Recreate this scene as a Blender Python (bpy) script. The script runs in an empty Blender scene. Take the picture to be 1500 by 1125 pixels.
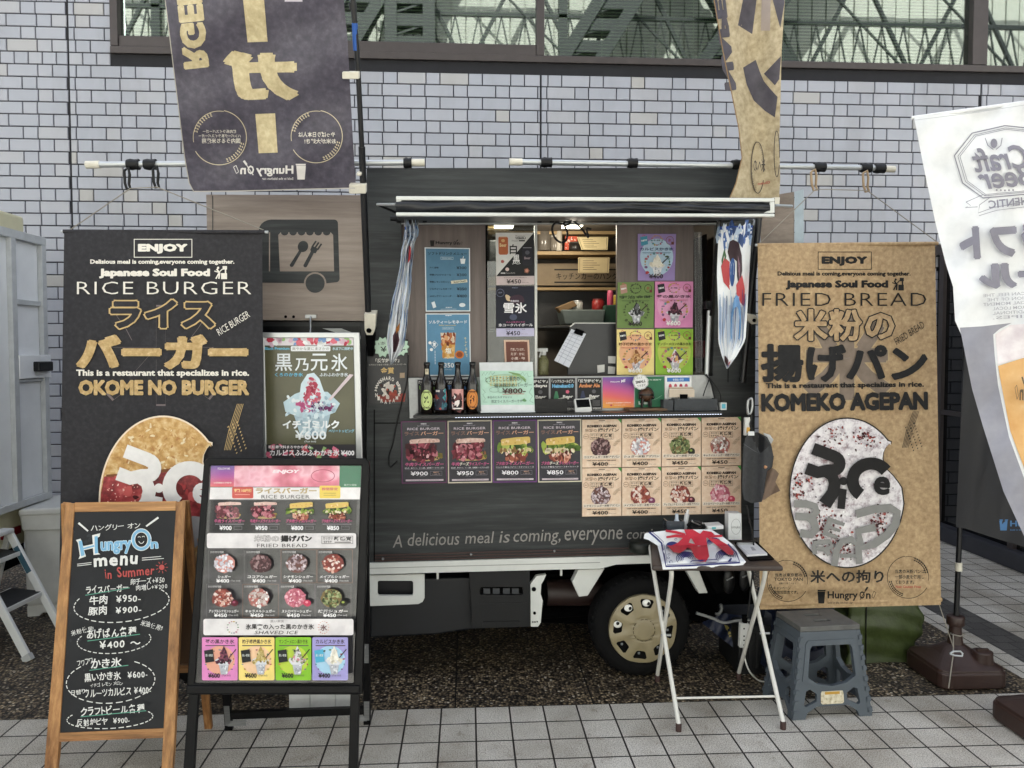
import bpy, bmesh, math, random
from mathutils import Vector, Matrix, Euler
from mathutils.geometry import tessellate_polygon
R = math.radians
rnd = random.Random(7)
sc = bpy.context.scene
COL = sc.collection
# ---------------------------------------------------------------- camera, world, sun, exposure
CAM = Vector((0, 0, 1.58)); F = 1127.0
cd = bpy.data.cameras.new("camera"); cam = bpy.data.objects.new("camera", cd); COL.objects.link(cam)
cam.location = CAM; cam.rotation_euler = (R(90 - 2.4), 0, R(-3.3))
cd.sensor_width = 36; cd.lens = F / 1500 * 36; cd.clip_start = .05; cd.clip_end = 500
sc.camera = cam
RC = Euler((R(90 - 2.4), 0, R(-3.3))).to_matrix()
SUN_EL, SUN_AZ = 50, 350          # azimuth: direction the light comes from, clockwise from +Y
w = bpy.data.worlds.new("World"); sc.world = w; w.use_nodes = True
nt = w.node_tree; bgn = nt.nodes["Background"]
sky = nt.nodes.new("ShaderNodeTexSky"); sky.sky_type = 'NISHITA'; sky.sun_disc = False
sky.sun_elevation = R(SUN_EL); sky.sun_rotation = R(SUN_AZ); sky.air_density = 1.0; sky.dust_density = 3.0; sky.ozone_density = .6
hs = nt.nodes.new("ShaderNodeHueSaturation"); hs.inputs["Saturation"].default_value = .4   # overcast
nt.links.new(sky.outputs[0], hs.inputs["Color"]); nt.links.new(hs.outputs[0], bgn.inputs[0]); bgn.inputs[1].default_value = .12
sd = bpy.data.lights.new("sun", 'SUN'); sd.energy = 3.5; sd.angle = R(.5); sd.color = (1, .97, .92)
so = bpy.data.objects.new("sun", sd); COL.objects.link(so)
_d = Vector((math.sin(R(SUN_AZ)) * math.cos(R(SUN_EL)), math.cos(R(SUN_AZ)) * math.cos(R(SUN_EL)), math.sin(R(SUN_EL))))
so.rotation_euler = _d.to_track_quat('Z', 'Y').to_euler(); so.location = (0, -3, 9)
sc.view_settings.view_transform = 'Standard'; sc.view_settings.look = 'None'
sc.view_settings.exposure = 2.2; sc.view_settings.gamma = 1
sc.cycles.max_bounces = 6; sc.cycles.transparent_max_bounces = 8; sc.cycles.use_denoising = True
sc.cycles.sample_clamp_indirect = 4
# ---------------------------------------------------------------- geometry helpers
def V(*a): return Vector(a)
def ray(x, y): return RC @ Vector(((x - 750) / F, (562.5 - y) / F, -1))
class Plane:
    def __init__(s, p, n):
        s.p = Vector(p); s.n = Vector(n).normalized()
        if s.n.dot(CAM - s.p) < 0: s.n = -s.n
    def at(s, x, y, off=0):
        r = ray(x, y); q = s.p + s.n * off
        return CAM + r * ((q - CAM).dot(s.n) / r.dot(s.n))
def PY(Y, ang=0): return Plane((0, Y, 0), (math.sin(R(ang)), -math.cos(R(ang)), 0))
def P3(a, b, c): return Plane(a, (b - a).cross(c - a))
GROUND = Plane((0, 0, 0), (0, 0, 1))
def G(x, y): return GROUND.at(x, y)
def PZ(z): return Plane((0, 0, z), (0, 0, 1))
VAN = Plane((.81, 3.62, 1), (math.sin(R(1.8)), -math.cos(R(1.8)), 0))
def sh(pl, off): return Plane(pl.p + pl.n * off, pl.n)
class MB:
    def __init__(s): s.v = []; s.f = []; s.mi = []; s.sm = []; s.mats = []
    def mat(s, m):
        if m not in s.mats: s.mats.append(m)
        return s.mats.index(m)
    def add(s, vs, fs, m, smooth=False):
        b = len(s.v); k = s.mat(m); s.v += [tuple(v) for v in vs]
        for f in fs: s.f.append([i + b for i in f]); s.mi.append(k); s.sm.append(smooth)
        return s
    def prism(s, pts, vec, m, holes=(), smooth=False):
        loops = [list(pts)] + [list(h) for h in holes]; n0 = sum(map(len, loops))
        flat = [Vector(p) for l in loops for p in l]; vec = Vector(vec)
        vs = flat + [p + vec for p in flat]
        if holes: fs = [list(t) for t in tessellate_polygon([[Vector(p) for p in l] for l in loops])]
        else: fs = [list(range(len(pts)))]
        nrm = (flat[fs[0][1]] - flat[fs[0][0]]).cross(flat[fs[0][2]] - flat[fs[0][0]])
        front = [f if nrm.dot(vec) < 0 else f[::-1] for f in fs] if not holes else fs
        F_ = front + [[i + n0 for i in f[::-1]] for f in front]; b = 0
        for l in loops:
            k = len(l)
            for i in range(k): j = (i + 1) % k; F_.append([b + i, b + j, b + j + n0, b + i + n0])
            b += k
        return s.add(vs, F_, m, smooth)
    def slab(s, px, pl, off, th, m, holes=()):
        q = [pl.at(x, y, off) for x, y in px]; hq = [[pl.at(x, y, off) for x, y in h] for h in holes]
        return s.prism(q, -pl.n * th, m, hq)
    def box(s, lo, hi, m, rot=0, piv=None):
        (a, b, c), (d, e, f) = lo, hi
        vs = [V(a, b, c), V(d, b, c), V(d, e, c), V(a, e, c), V(a, b, f), V(d, b, f), V(d, e, f), V(a, e, f)]
        if rot:
            p = Vector(piv) if piv else V((a + d) / 2, (b + e) / 2, c); M = Matrix.Rotation(rot, 3, 'Z'); vs = [M @ (v - p) + p for v in vs]
        return s.add(vs, [[3, 2, 1, 0], [4, 5, 6, 7], [0, 1, 5, 4], [1, 2, 6, 5], [2, 3, 7, 6], [3, 0, 4, 7]], m)
    def bar(s, a, b, wx, wy, m, up=(0, 0, 1)):       # rectangular bar from a to b
        a = Vector(a); b = Vector(b); d = (b - a).normalized(); u = d.cross(Vector(up))
        if u.length < 1e-4: u = d.cross(V(0, 1, 0))
        u.normalize(); t = u.cross(d).normalized(); u = u * wx / 2; t = t * wy / 2
        vs = [a - u - t, a + u - t, a + u + t, a - u + t, b - u - t, b + u - t, b + u + t, b - u + t]
        return s.add(vs, [[3, 2, 1, 0], [4, 5, 6, 7], [0, 1, 5, 4], [1, 2, 6, 5], [2, 3, 7, 6], [3, 0, 4, 7]], m)
    def tube(s, pts, r, m, n=8, cap=True):
        pts = [Vector(p) for p in pts]; rs = r if isinstance(r, (list, tuple)) else [r] * len(pts)
        vs = []; fs = []; pu = None
        for i, p in enumerate(pts):
            d = (pts[min(i + 1, len(pts) - 1)] - pts[max(i - 1, 0)]).normalized()
            if pu is None: u = d.orthogonal().normalized()
            else:
                u = pu - d * pu.dot(d); u = u.normalized() if u.length > 1e-5 else d.orthogonal().normalized()
            pu = u; t = d.cross(u)
            for k in range(n):
                a = 2 * math.pi * k / n; vs.append(p + (u * math.cos(a) + t * math.sin(a)) * rs[i])
        for i in range(len(pts) - 1):
            for k in range(n):
                j = (k + 1) % n; fs.append([i * n + k, i * n + j, (i + 1) * n + j, (i + 1) * n + k])
        s.add(vs, fs, m, True)
        if cap:
            e = (len(pts) - 1) * n
            s.add(vs[:n], [list(range(n))[::-1]], m); s.add(vs[e:], [list(range(n))], m)
        return s
    def lathe(s, prof, base, m, axis=(0, 0, 1), n=24, smooth=True, cap=True):
        base = Vector(base); ax = Vector(axis).normalized(); u = ax.orthogonal().normalized(); t = ax.cross(u); vs = []; fs = []
        for r, z in prof:
            for k in range(n):
                a = 2 * math.pi * k / n; vs.append(base + ax * z + (u * math.cos(a) + t * math.sin(a)) * max(r, 1e-4))
        for i in range(len(prof) - 1):
            for k in range(n):
                j = (k + 1) % n; fs.append([i * n + k, i * n + j, (i + 1) * n + j, (i + 1) * n + k])
        s.add(vs, fs, m, smooth); e = (len(prof) - 1) * n
        if not cap: return s
        s.add(vs[:n], [list(range(n))[::-1]], m); s.add(vs[e:], [list(range(n))], m)
        return s
    def sphere(s, c, r, m, sx=1, sy=1, sz=1, n=14):
        prof = []; c = Vector(c); vs = []; fs = []; k2 = n // 2
        for i in range(k2 + 1):
            a = math.pi * i / k2
            for k in range(n):
                b = 2 * math.pi * k / n; vs.append(c + V(math.sin(a) * math.cos(b) * r * sx, math.sin(a) * math.sin(b) * r * sy, math.cos(a) * r * sz))
        for i in range(k2):
            for k in range(n):
                j = (k + 1) % n; fs.append([i * n + k, (i + 1) * n + k, (i + 1) * n + j, i * n + j])
        return s.add(vs, fs, m, True)
    def grid(s, fn, nu, nv, m, smooth=True):
        vs = [fn(i / nu, j / nv) for j in range(nv + 1) for i in range(nu + 1)]
        fs = [[j * (nu + 1) + i, j * (nu + 1) + i + 1, (j + 1) * (nu + 1) + i + 1, (j + 1) * (nu + 1) + i] for j in range(nv) for i in range(nu)]
        return s.add(vs, fs, m, smooth)
    def build(s, name, parent=None, loc=None, bevel=0, fix=False, seg=2, sub=0):
        if loc is None:
            if parent is not None: loc = wloc(parent)
            else:
                xs, ys, zs = zip(*s.v); loc = V((min(xs) + max(xs)) / 2, (min(ys) + max(ys)) / 2, min(zs))
        loc = Vector(loc)
        me = bpy.data.meshes.new(name)
        me.from_pydata([(x - loc.x, y - loc.y, z - loc.z) for x, y, z in s.v], [], s.f)
        for m in s.mats: me.materials.append(m)
        me.polygons.foreach_set('material_index', s.mi); me.polygons.foreach_set('use_smooth', s.sm)
        if fix:
            bm = bmesh.new(); bm.from_mesh(me); bmesh.ops.remove_doubles(bm, verts=bm.verts, dist=1e-5); bmesh.ops.recalc_face_normals(bm, faces=bm.faces); bm.to_mesh(me); bm.free()
        me.update()
        o = bpy.data.objects.new(name, me); COL.objects.link(o)
        o['_w'] = tuple(loc)
        if parent is not None: o.parent = parent; o.location = loc - wloc(parent)
        else: o.location = loc
        if bevel:
            b = o.modifiers.new('edge', 'BEVEL'); b.width = bevel; b.segments = seg; b.limit_method = 'ANGLE'; b.angle_limit = R(40); b.use_clamp_overlap = True
        if sub: sm_ = o.modifiers.new('smooth', 'SUBSURF'); sm_.levels = sub; sm_.render_levels = sub
        return o
def wloc(o): return Vector(o['_w'])
def thing(name, label, cat, loc, group=None):
    o = bpy.data.objects.new(name, None); COL.objects.link(o); o.location = loc; o['_w'] = tuple(loc); o.empty_display_size = .1
    return tag(o, label, cat, group)
def tag(o, label, cat, group=None, kind=None):
    if label: o['label'] = label
    if cat: o['category'] = cat
    if group: o['group'] = group
    if kind: o['kind'] = kind
    return o
def struct(o): o['kind'] = 'structure'; return o
def arc(cx, cy, rx, ry, a0, a1, n=16): return [(cx + rx * math.cos(R(a0 + (a1 - a0) * i / n)), cy - ry * math.sin(R(a0 + (a1 - a0) * i / n))) for i in range(n + 1)]
def rrect(x0, y0, x1, y1, r, n=4):
    p = []
    for cx, cy, a in ((x1 - r, y0 + r, 90), (x0 + r, y0 + r, 180), (x0 + r, y1 - r, 270), (x1 - r, y1 - r, 360)):
        p += arc(cx, cy, r, r, a - 90 if a != 90 else 0, a if a != 90 else 90, n)
    return p
# ---------------------------------------------------------------- materials
def s2l(c):
    c /= 255; return c / 12.92 if c <= .04045 else ((c + .055) / 1.055) ** 2.4
def rgb(h):
    if isinstance(h, str): h = h.lstrip('#'); h = tuple(int(h[i:i + 2], 16) for i in (0, 2, 4))
    return tuple(s2l(c) for c in h) + (1,)
class NT:
    def __init__(s, name):
        s.m = bpy.data.materials.new(name); s.m.use_nodes = True; s.t = s.m.node_tree; s.b = s.t.nodes["Principled BSDF"]
    def n(s, typ, **k):
        o = s.t.nodes.new(typ)
        for a, v in k.items():
            if a in o.inputs.keys(): o.inputs[a].default_value = v
            else: setattr(o, a, v)
        return o
    def l(s, a, b): s.t.links.new(a, b)
    def coord(s, scale=(1, 1, 1), kind='Object', loc=(0, 0, 0)):
        t = s.n("ShaderNodeTexCoord"); mp = s.n("ShaderNodeMapping"); mp.inputs["Scale"].default_value = scale; mp.inputs["Location"].default_value = loc
        s.l(t.outputs[kind], mp.inputs[0]); return mp.outputs[0]
    def noise(s, co, scale, detail=4, rough=.6):
        n = s.n("ShaderNodeTexNoise"); n.inputs["Scale"].default_value = scale; n.inputs["Detail"].default_value = detail; n.inputs["Roughness"].default_value = rough
        s.l(co, n.inputs["Vector"]); return n.outputs["Fac"]
    def ramp(s, fac, stops, interp='LINEAR'):
        r = s.n("ShaderNodeValToRGB"); r.color_ramp.interpolation = interp; e = r.color_ramp.elements
        while len(e) < len(stops): e.new(.5)
        for i, (p, c) in enumerate(stops): e[i].position = p; e[i].color = rgb(c) if not isinstance(c, tuple) or len(c) != 4 else c
        s.l(fac, r.inputs[0]); return r.outputs[0]
    def mix(s, f, a, b, typ='MIX'):
        m = s.n("ShaderNodeMix", data_type='RGBA', blend_type=typ); 
        for i, x in ((0, f), (6, a), (7, b)):
            if hasattr(x, 'is_linked'): s.l(x, m.inputs[i])
            else: m.inputs[i].default_value = x
        return m.outputs[2]
    def bump(s, h, strength=.3, dist=.01):
        b = s.n("ShaderNodeBump"); b.inputs["Strength"].default_value = strength; b.inputs["Distance"].default_value = dist
        s.l(h, b.inputs["Height"]); s.l(b.outputs[0], s.b.inputs["Normal"])
    def base(s, c):
        if hasattr(c, 'is_linked'): s.l(c, s.b.inputs["Base Color"])
        else: s.b.inputs["Base Color"].default_value = c
    def set(s, rough=.5, metal=0, spec=None):
        s.b.inputs["Roughness"].default_value = rough; s.b.inputs["Metallic"].default_value = metal
        if spec is not None: s.b.inputs["Specular IOR Level"].default_value = spec
        return s.m
_mc = {}
def plain(name, c, rough=.5, metal=0, var=.12, scale=14, bump=0, bscale=60, stretch=(1, 1, 1), spec=None):
    if name in _mc: return _mc[name]
    n = NT(name); co = n.coord(stretch); f = n.noise(co, scale, 5); b = rgb(c)
    lo = tuple(x * (1 - var) for x in b[:3]) + (1,); hi = tuple(min(1, x * (1 + var)) for x in b[:3]) + (1,)
    n.base(n.ramp(f, [(.3, lo), (.7, hi)]))
    rr = n.n("ShaderNodeMapRange"); n.l(f, rr.inputs[0]); rr.inputs[3].default_value = max(.03, rough - .08); rr.inputs[4].default_value = min(1, rough + .1)
    n.set(rough, metal, spec); n.l(rr.outputs[0], n.b.inputs["Roughness"])
    if bump: n.bump(n.noise(n.coord(stretch), bscale, 3), bump, .004)
    _mc[name] = n.m; return n.m
def woodm(name, c1, c2, c3, scale=(1, 1, 1), rough=.5, ns=9, bump=.1):
    n = NT(name); co = n.coord(scale); f = n.noise(co, ns, 8, .68); f2 = n.noise(co, ns * .22, 3)
    a = n.ramp(f, [(.3, c1), (.52, c2), (.72, c3)]); n.base(n.mix(.35, a, n.ramp(f2, [(.35, c1), (.65, c3)]))); n.set(rough); n.bump(f, bump, .003); return n.m
def mottle(name, stops, scale, rough=.7, detail=8, bump=0, dist=0.6, stretch=(1, 1, 1)):
    n = NT(name); f = n.noise(n.coord(stretch), scale, detail, dist); n.base(n.ramp(f, stops)); n.set(rough)
    if bump: n.bump(f, bump, .003)
    return n.m
_ik = {}
def ink(c, rough=.55):
    if not isinstance(c, (str, tuple)): return c
    k = (c, rough)
    if k not in _ik:
        n = NT("ink"); b = rgb(c); f = n.noise(n.coord(), 30, 3)
        n.base(n.ramp(f, [(.3, tuple(x * .93 for x in b[:3]) + (1,)), (.7, tuple(min(1, x * 1.04) for x in b[:3]) + (1,))])); n.set(rough, spec=.35); _ik[k] = n.m
    return _ik[k]
# ---------------------------------------------------------------- lettering and print
_tc = {}
def glyphs(s, bold=0, shear=0, res=2, sp=1.0):
    k = (s, bold, shear, res, sp)
    if k not in _tc:
        c = bpy.data.curves.new('lettering', 'FONT'); c.body = s; c.resolution_u = res; c.offset = bold; c.shear = shear; c.space_character = sp; c.fill_mode = 'BOTH'
        o = bpy.data.objects.new('lettering', c); m = o.to_mesh()
        vs = [(v.co.x, v.co.y) for v in m.vertices]; fs = [list(p.vertices) for p in m.polygons]
        o.to_mesh_clear(); bpy.data.objects.remove(o); bpy.data.curves.remove(c)
        _tc[k] = (vs, fs)
    return _tc[k]
_oc = {}
def contour(s, shear, res, sp):
    k = (s, shear, res, sp)
    if k not in _oc:
        vs, fs = glyphs(s, 0, shear, res, sp); q = {}
        ids = [q.setdefault((round(x, 5), round(y, 5)), i) for i, (x, y) in enumerate(vs)]; cnt = {}
        for f in fs:
            for i in range(len(f)):
                a, b = ids[f[i]], ids[f[(i + 1) % len(f)]]
                if a != b: e = (min(a, b), max(a, b)); cnt[e] = cnt.get(e, 0) + 1
        _oc[k] = [(vs[a], vs[b]) for (a, b), c in cnt.items() if c == 1]
    return _oc[k]
def cjk(t): return any(ord(c) > 0x2E7F for c in t)
class Print:
    STEP = .00016; px = True
    def __init__(s, fmap, step=None):
        s.bm = bmesh.new(); s.k = 0; s.fmap = fmap; s.mats = []; s.T = None
        if step: s.STEP = step
    def _m(s, c):
        m = ink(c)
        if m not in s.mats: s.mats.append(m)
        return s.mats.index(m)
    def raw(s, vs, fs, c):
        k = s._m(c)
        if s.T: vs = [tuple(s.T(v[0], v[1])) + tuple(v[2:]) for v in vs]
        bv = [s.bm.verts.new((v[0], v[1], s.k + (v[2] if len(v) > 2 else 0))) for v in vs]
        for f in fs:
            if len(set(f)) < 3: continue
            try: s.bm.faces.new([bv[i] for i in f]).material_index = k
            except ValueError: pass
        s.k += 1; return s
    def poly(s, pts, c, holes=()):
        loops = [list(pts)] + [list(h) for h in holes]; flat = [p for l in loops for p in l]
        fs = tessellate_polygon([[Vector((x, y, 0)) for x, y in l] for l in loops])
        return s.raw(flat, [list(t) for t in fs], c)
    def rect(s, x0, y0, x1, y1, c): return s.raw([(x0, y0), (x1, y0), (x1, y1), (x0, y1)], [[0, 1, 2, 3]], c)
    def frame(s, x0, y0, x1, y1, w_, c, wy=None):
        wy = wy or w_
        return s.poly([(x0, y0), (x1, y0), (x1, y1), (x0, y1)], c, [[(x0 + w_, y0 + wy), (x1 - w_, y0 + wy), (x1 - w_, y1 - wy), (x0 + w_, y1 - wy)]])
    def ell(s, cx, cy, rx, ry, c, n=22, jit=0, rot=0):
        pts = []
        for i in range(n):
            a = 2 * math.pi * i / n; j = 1 + (rnd.uniform(-jit, jit) if jit else 0); x = rx * j * math.cos(a); y = ry * j * math.sin(a)
            pts.append((cx + x * math.cos(rot) - y * math.sin(rot), cy + x * math.sin(rot) + y * math.cos(rot)))
        return s.raw(pts, [list(range(n))], c)
    def ring(s, cx, cy, rx, ry, wd, c, n=36, a0=0, a1=360):
        return s.line(arc(cx, cy, rx, ry, a0, a1, n), wd, c)
    def line(s, pts, wd, c):
        ws = wd if isinstance(wd, (list, tuple)) else [wd] * len(pts); vs = []; n = len(pts)
        for i in range(n):
            a = pts[max(i - 1, 0)]; b = pts[min(i + 1, n - 1)]; dx, dy = b[0] - a[0], b[1] - a[1]; L = math.hypot(dx, dy) or 1
            ox, oy = -dy / L * ws[i] / 2, dx / L * ws[i] / 2; vs += [(pts[i][0] + ox, pts[i][1] + oy), (pts[i][0] - ox, pts[i][1] - oy)]
        return s.raw(vs, [[2 * i, 2 * i + 1, 2 * i + 3, 2 * i + 2] for i in range(n - 1)], c)
    def dash(s, pts, wd, c, on=2, off=1):
        i = 0
        while i < len(pts) - 1:
            s.line(pts[i:i + on + 1], wd, c); i += on + off
    def blobs(s, fn, n, size, cols, jit=.3, asp=.7):      # many small irregular dabs in one layer per colour
        per = {}
        for _ in range(n): per.setdefault(rnd.choice(cols), []).append(fn())
        for c, ps in per.items():
            vs = []; fs = []
            for x, y in ps:
                b = len(vs); a0 = rnd.random() * 6.28; r = size * rnd.uniform(.5, 1.3)
                for i in range(7):
                    a = 2 * math.pi * i / 7; q = r * (1 + rnd.uniform(-jit, jit)); X = q * math.cos(a); Y = q * asp * math.sin(a)
                    vs.append((x + X * math.cos(a0) - Y * math.sin(a0), y + X * math.sin(a0) + Y * math.cos(a0)))
                fs.append(list(range(b, b + 7)))
            s.raw(vs, fs, c)
    def text(s, t, x0, y0, x1, y1, c, bold=0, rot=0, shear=0, flip=False, edge=None, ew=.05, res=2, sp=1.0, inner=None):
        lay = [(bold, c)] if edge is None else [(bold + ew, edge), (bold, c)]
        rib = lay[0][0] > .02 and s.px and (y1 - y0) > (6.4 if cjk(t) else 4)
        if not rib and cjk(t): lay = [(min(b, .022), k) for b, k in lay] if edge is None else [(.03, edge), (-.004, c)]
        base = glyphs(t, 0 if rib else lay[0][0], shear, res, sp)[0]
        if not base: return s
        m = lay[0][0] if rib else 0
        ax, bx = min(v[0] for v in base) - m, max(v[0] for v in base) + m; ay, by = min(v[1] for v in base) - m, max(v[1] for v in base) + m
        cx, cy = (x0 + x1) / 2, (y0 + y1) / 2; cr, sr = math.cos(R(rot)), math.sin(R(rot))
        def put(v):
            u = (v[0] - ax) / max(bx - ax, 1e-6); w_ = (v[1] - ay) / max(by - ay, 1e-6)
            if flip: u = 1 - u
            X = x0 + u * (x1 - x0) - cx; Y = y1 - w_ * (y1 - y0) - cy
            return (cx + X * cr + Y * sr, cy - X * sr + Y * cr) + tuple(v[2:])
        for bo, cc in lay:
            if rib:
                vs, fs = glyphs(t, 0, shear, res, sp); s.raw([put(v) for v in vs], fs, cc); s.k -= 1; qv = []; qf = []
                if bo > .001:
                    for n_, (a, b) in enumerate(contour(t, shear, res, sp)):
                        dx, dy = b[0] - a[0], b[1] - a[1]; L = math.hypot(dx, dy)
                        if L < 1e-6: continue
                        dx, dy = dx / L * bo, dy / L * bo; e = .55; z = .06 + .045 * (n_ % 13); k = len(qv)
                        qv += [(a[0] - dx * e - dy, a[1] - dy * e + dx, z), (b[0] + dx * e - dy, b[1] + dy * e + dx, z), (b[0] + dx * e + dy, b[1] + dy * e - dx, z), (a[0] - dx * e + dy, a[1] - dy * e - dx, z)]; qf.append([k, k + 1, k + 2, k + 3])
                    s.raw([put(v) for v in qv], qf, cc)
                else: s.k += 1
            else:
                vs, fs = glyphs(t, bo, shear, res, sp); s.raw([put(v) for v in vs], fs, cc)
        return s
    def done(s, mb, cuts=None, smooth=False):
        bm = s.bm
        if cuts:
            xs, ys = cuts
            for x in xs: bmesh.ops.bisect_plane(bm, geom=bm.verts[:] + bm.edges[:] + bm.faces[:], plane_co=(x, 0, 0), plane_no=(1, 0, 0), dist=1e-5)
            for y in ys: bmesh.ops.bisect_plane(bm, geom=bm.verts[:] + bm.edges[:] + bm.faces[:], plane_co=(0, y, 0), plane_no=(0, 1, 0), dist=1e-5)
        bm.verts.index_update()
        vs = [s.fmap(v.co.x, v.co.y, v.co.z * s.STEP) for v in bm.verts]; b = len(mb.v); mb.v += [tuple(v) for v in vs]
        ks = [mb.mat(m) for m in s.mats]
        for f in bm.faces: mb.f.append([b + v.index for v in f.verts]); mb.mi.append(ks[f.material_index]); mb.sm.append(smooth)
        bm.free(); return mb
def fr(a, b, n): return [a + (b - a) * i / n for i in range(1, n)]
def planemap(pl, off): return lambda x, y, h: pl.at(x, y, off + h)
def quadmap(q, pl, off):                                    # unit square (u right, v down) on a px quad
    (ax, ay), (bx, by), (cx, cy), (dx, dy) = q
    def f(u, v, h):
        x = (ax * (1 - u) + bx * u) * (1 - v) + (dx * (1 - u) + cx * u) * v; y = (ay * (1 - u) + by * u) * (1 - v) + (dy * (1 - u) + cy * u) * v
        return pl.at(x, y, off + h)
    return f
def poster(name, label, cat, q, pl, off, bg, draw, group=None, th=.003, px=False, parent=None, edge=None):
    mb = MB(); mb.slab(q, pl, off, th, ink(edge or bg) if not hasattr(bg, 'node_tree') else bg)
    pr = Print(planemap(pl, off + .0004) if px else quadmap(q, pl, off + .0004))
    if not px: pr.rect(0, 0, 1, 1, bg); pr.px = False
    draw(pr); pr.done(mb); o = mb.build(name, parent)
    if parent is None: tag(o, label, cat, group)
    return o
# ================================================================ SETTING
n = NT("paving tiles")
co = n.coord(kind='Object'); br = n.n("ShaderNodeTexBrick"); br.offset = 0; br.squash = 1; n.l(co, br.inputs["Vector"])
br.inputs["Scale"].default_value = 1; br.inputs["Brick Width"].default_value = .15; br.inputs["Row Height"].default_value = .15
br.inputs["Mortar Size"].default_value = .004; br.inputs["Mortar Smooth"].default_value = .1; br.inputs["Bias"].default_value = 0
br.inputs["Color1"].default_value = rgb("#e2dfd8"); br.inputs["Color2"].default_value = rgb("#d2cfc7"); br.inputs["Mortar"].default_value = rgb("#2f2b29")
sp = n.ramp(n.noise(co, 210, 2, .9), [(.34, "#4a4540"), (.42, "#b4b2ae"), (.5, "#e2e0dc"), (.62, "#ffffff")])
st = n.ramp(n.noise(co, 2.3, 5, .6), [(.3, "#b9b2a8"), (.6, "#ffffff")])
st2 = n.ramp(n.noise(co, 9, 6, .7), [(.28, "#a89a8a"), (.42, "#ffffff")])
c_ = n.mix(.9, br.outputs["Color"], sp, 'MULTIPLY'); c_ = n.mix(.8, c_, st, 'MULTIPLY'); n.base(n.mix(.6, c_, st2, 'MULTIPLY')); n.set(.72)
inv = n.n("ShaderNodeMath", operation='SUBTRACT'); inv.inputs[0].default_value = 1; n.l(br.outputs["Fac"], inv.inputs[1])
nb = n.n("ShaderNodeMath", operation='MULTIPLY_ADD'); n.l(n.noise(co, 330, 2), nb.inputs[0]); nb.inputs[1].default_value = .12; n.l(inv.outputs[0], nb.inputs[2]); n.bump(nb.outputs[0], .5, .004)
M_PAVE = n.m
n = NT("exposed aggregate"); co = n.coord(kind='Object')
vo = n.n("ShaderNodeTexVoronoi"); vo.inputs["Scale"].default_value = 82; vo.inputs["Randomness"].default_value = 1; n.l(co, vo.inputs["Vector"])
sep = n.n("ShaderNodeSeparateColor"); n.l(vo.outputs["Color"], sep.inputs[0])
peb = n.ramp(sep.outputs[0], [(0, "#3f3832"), (.35, "#70624f"), (.6, "#8c7a62"), (.8, "#a89678"), (.92, "#cdb996"), (.98, "#eadfca")])
dk = n.ramp(vo.outputs["Distance"], [(.3, "#ffffff"), (.68, "#38322d")])
br2 = n.n("ShaderNodeTexBrick"); br2.offset = 0; n.l(n.coord(kind='Object', loc=(.09, 1, 0)), br2.inputs["Vector"]); br2.inputs["Scale"].default_value = 1
br2.inputs["Brick Width"].default_value = .62; br2.inputs["Row Height"].default_value = 30; br2.inputs["Mortar Size"].default_value = .004; br2.inputs["Mortar Smooth"].default_value = .1
jm = n.ramp(br2.outputs["Fac"], [(.4, "#ffffff"), (.6, "#1d1a18")])
pat = n.ramp(n.noise(co, 3, 4), [(.3, "#9a9a9a"), (.65, "#ffffff")])
n.base(n.mix(1, n.mix(1, n.mix(1, peb, dk, 'MULTIPLY'), jm, 'MULTIPLY'), pat, 'MULTIPLY')); n.set(.6)
iv = n.n("ShaderNodeMath", operation='SUBTRACT'); iv.inputs[0].default_value = 1; n.l(vo.outputs["Distance"], iv.inputs[1]); n.bump(iv.outputs[0], .9, .006)
M_AGG = n.m
n = NT("dark paving"); co = n.coord(kind='Object'); br = n.n("ShaderNodeTexBrick"); br.offset = .5; n.l(co, br.inputs["Vector"]); br.inputs["Scale"].default_value = 1
br.inputs["Brick Width"].default_value = .1; br.inputs["Row Height"].default_value = .1; br.inputs["Mortar Size"].default_value = .003
br.inputs["Color1"].default_value = rgb("#5c5a58"); br.inputs["Color2"].default_value = rgb("#4d4b4a"); br.inputs["Mortar"].default_value = rgb("#2a2827")
n.base(n.mix(.7, br.outputs["Color"], n.ramp(n.noise(co, 200, 2), [(.35, "#777777"), (.6, "#ffffff")]), 'MULTIPLY')); n.set(.8); M_DARKPAVE = n.m
E_Y = G(700, 1036).y; J_X = G(696.5, 1037).x; E_X = 2.68
def sheet(name, x0, y0, x1, y1, z, m, ox=0, oy=0):
    mb = MB(); mb.add([V(x0, y0, z), V(x1, y0, z), V(x1, y1, z), V(x0, y1, z)], [[0, 1, 2, 3]], m); return struct(mb.build(name, None, (J_X, E_Y, 0)))
M_SOIL = plain("ground soil", "#6d6963", .9, var=.2, scale=3)
sheet("ground", -120, -120, 120, 120, -.012, M_SOIL)
sheet("paving_front", -9, -9, 9, E_Y, 0, M_PAVE)
sheet("aggregate_strip", -9, E_Y, E_X, 6.36, 0, M_AGG)
sheet("paving_edge", E_X, E_Y, 2.82, 6.36, 0, M_PAVE)
sheet("dark_paving_band", 2.82, E_Y, 3.05, 6.36, 0, M_DARKPAVE)
sheet("paving_side", 3.05, E_Y, 9, 6.36, 0, M_PAVE)
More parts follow.
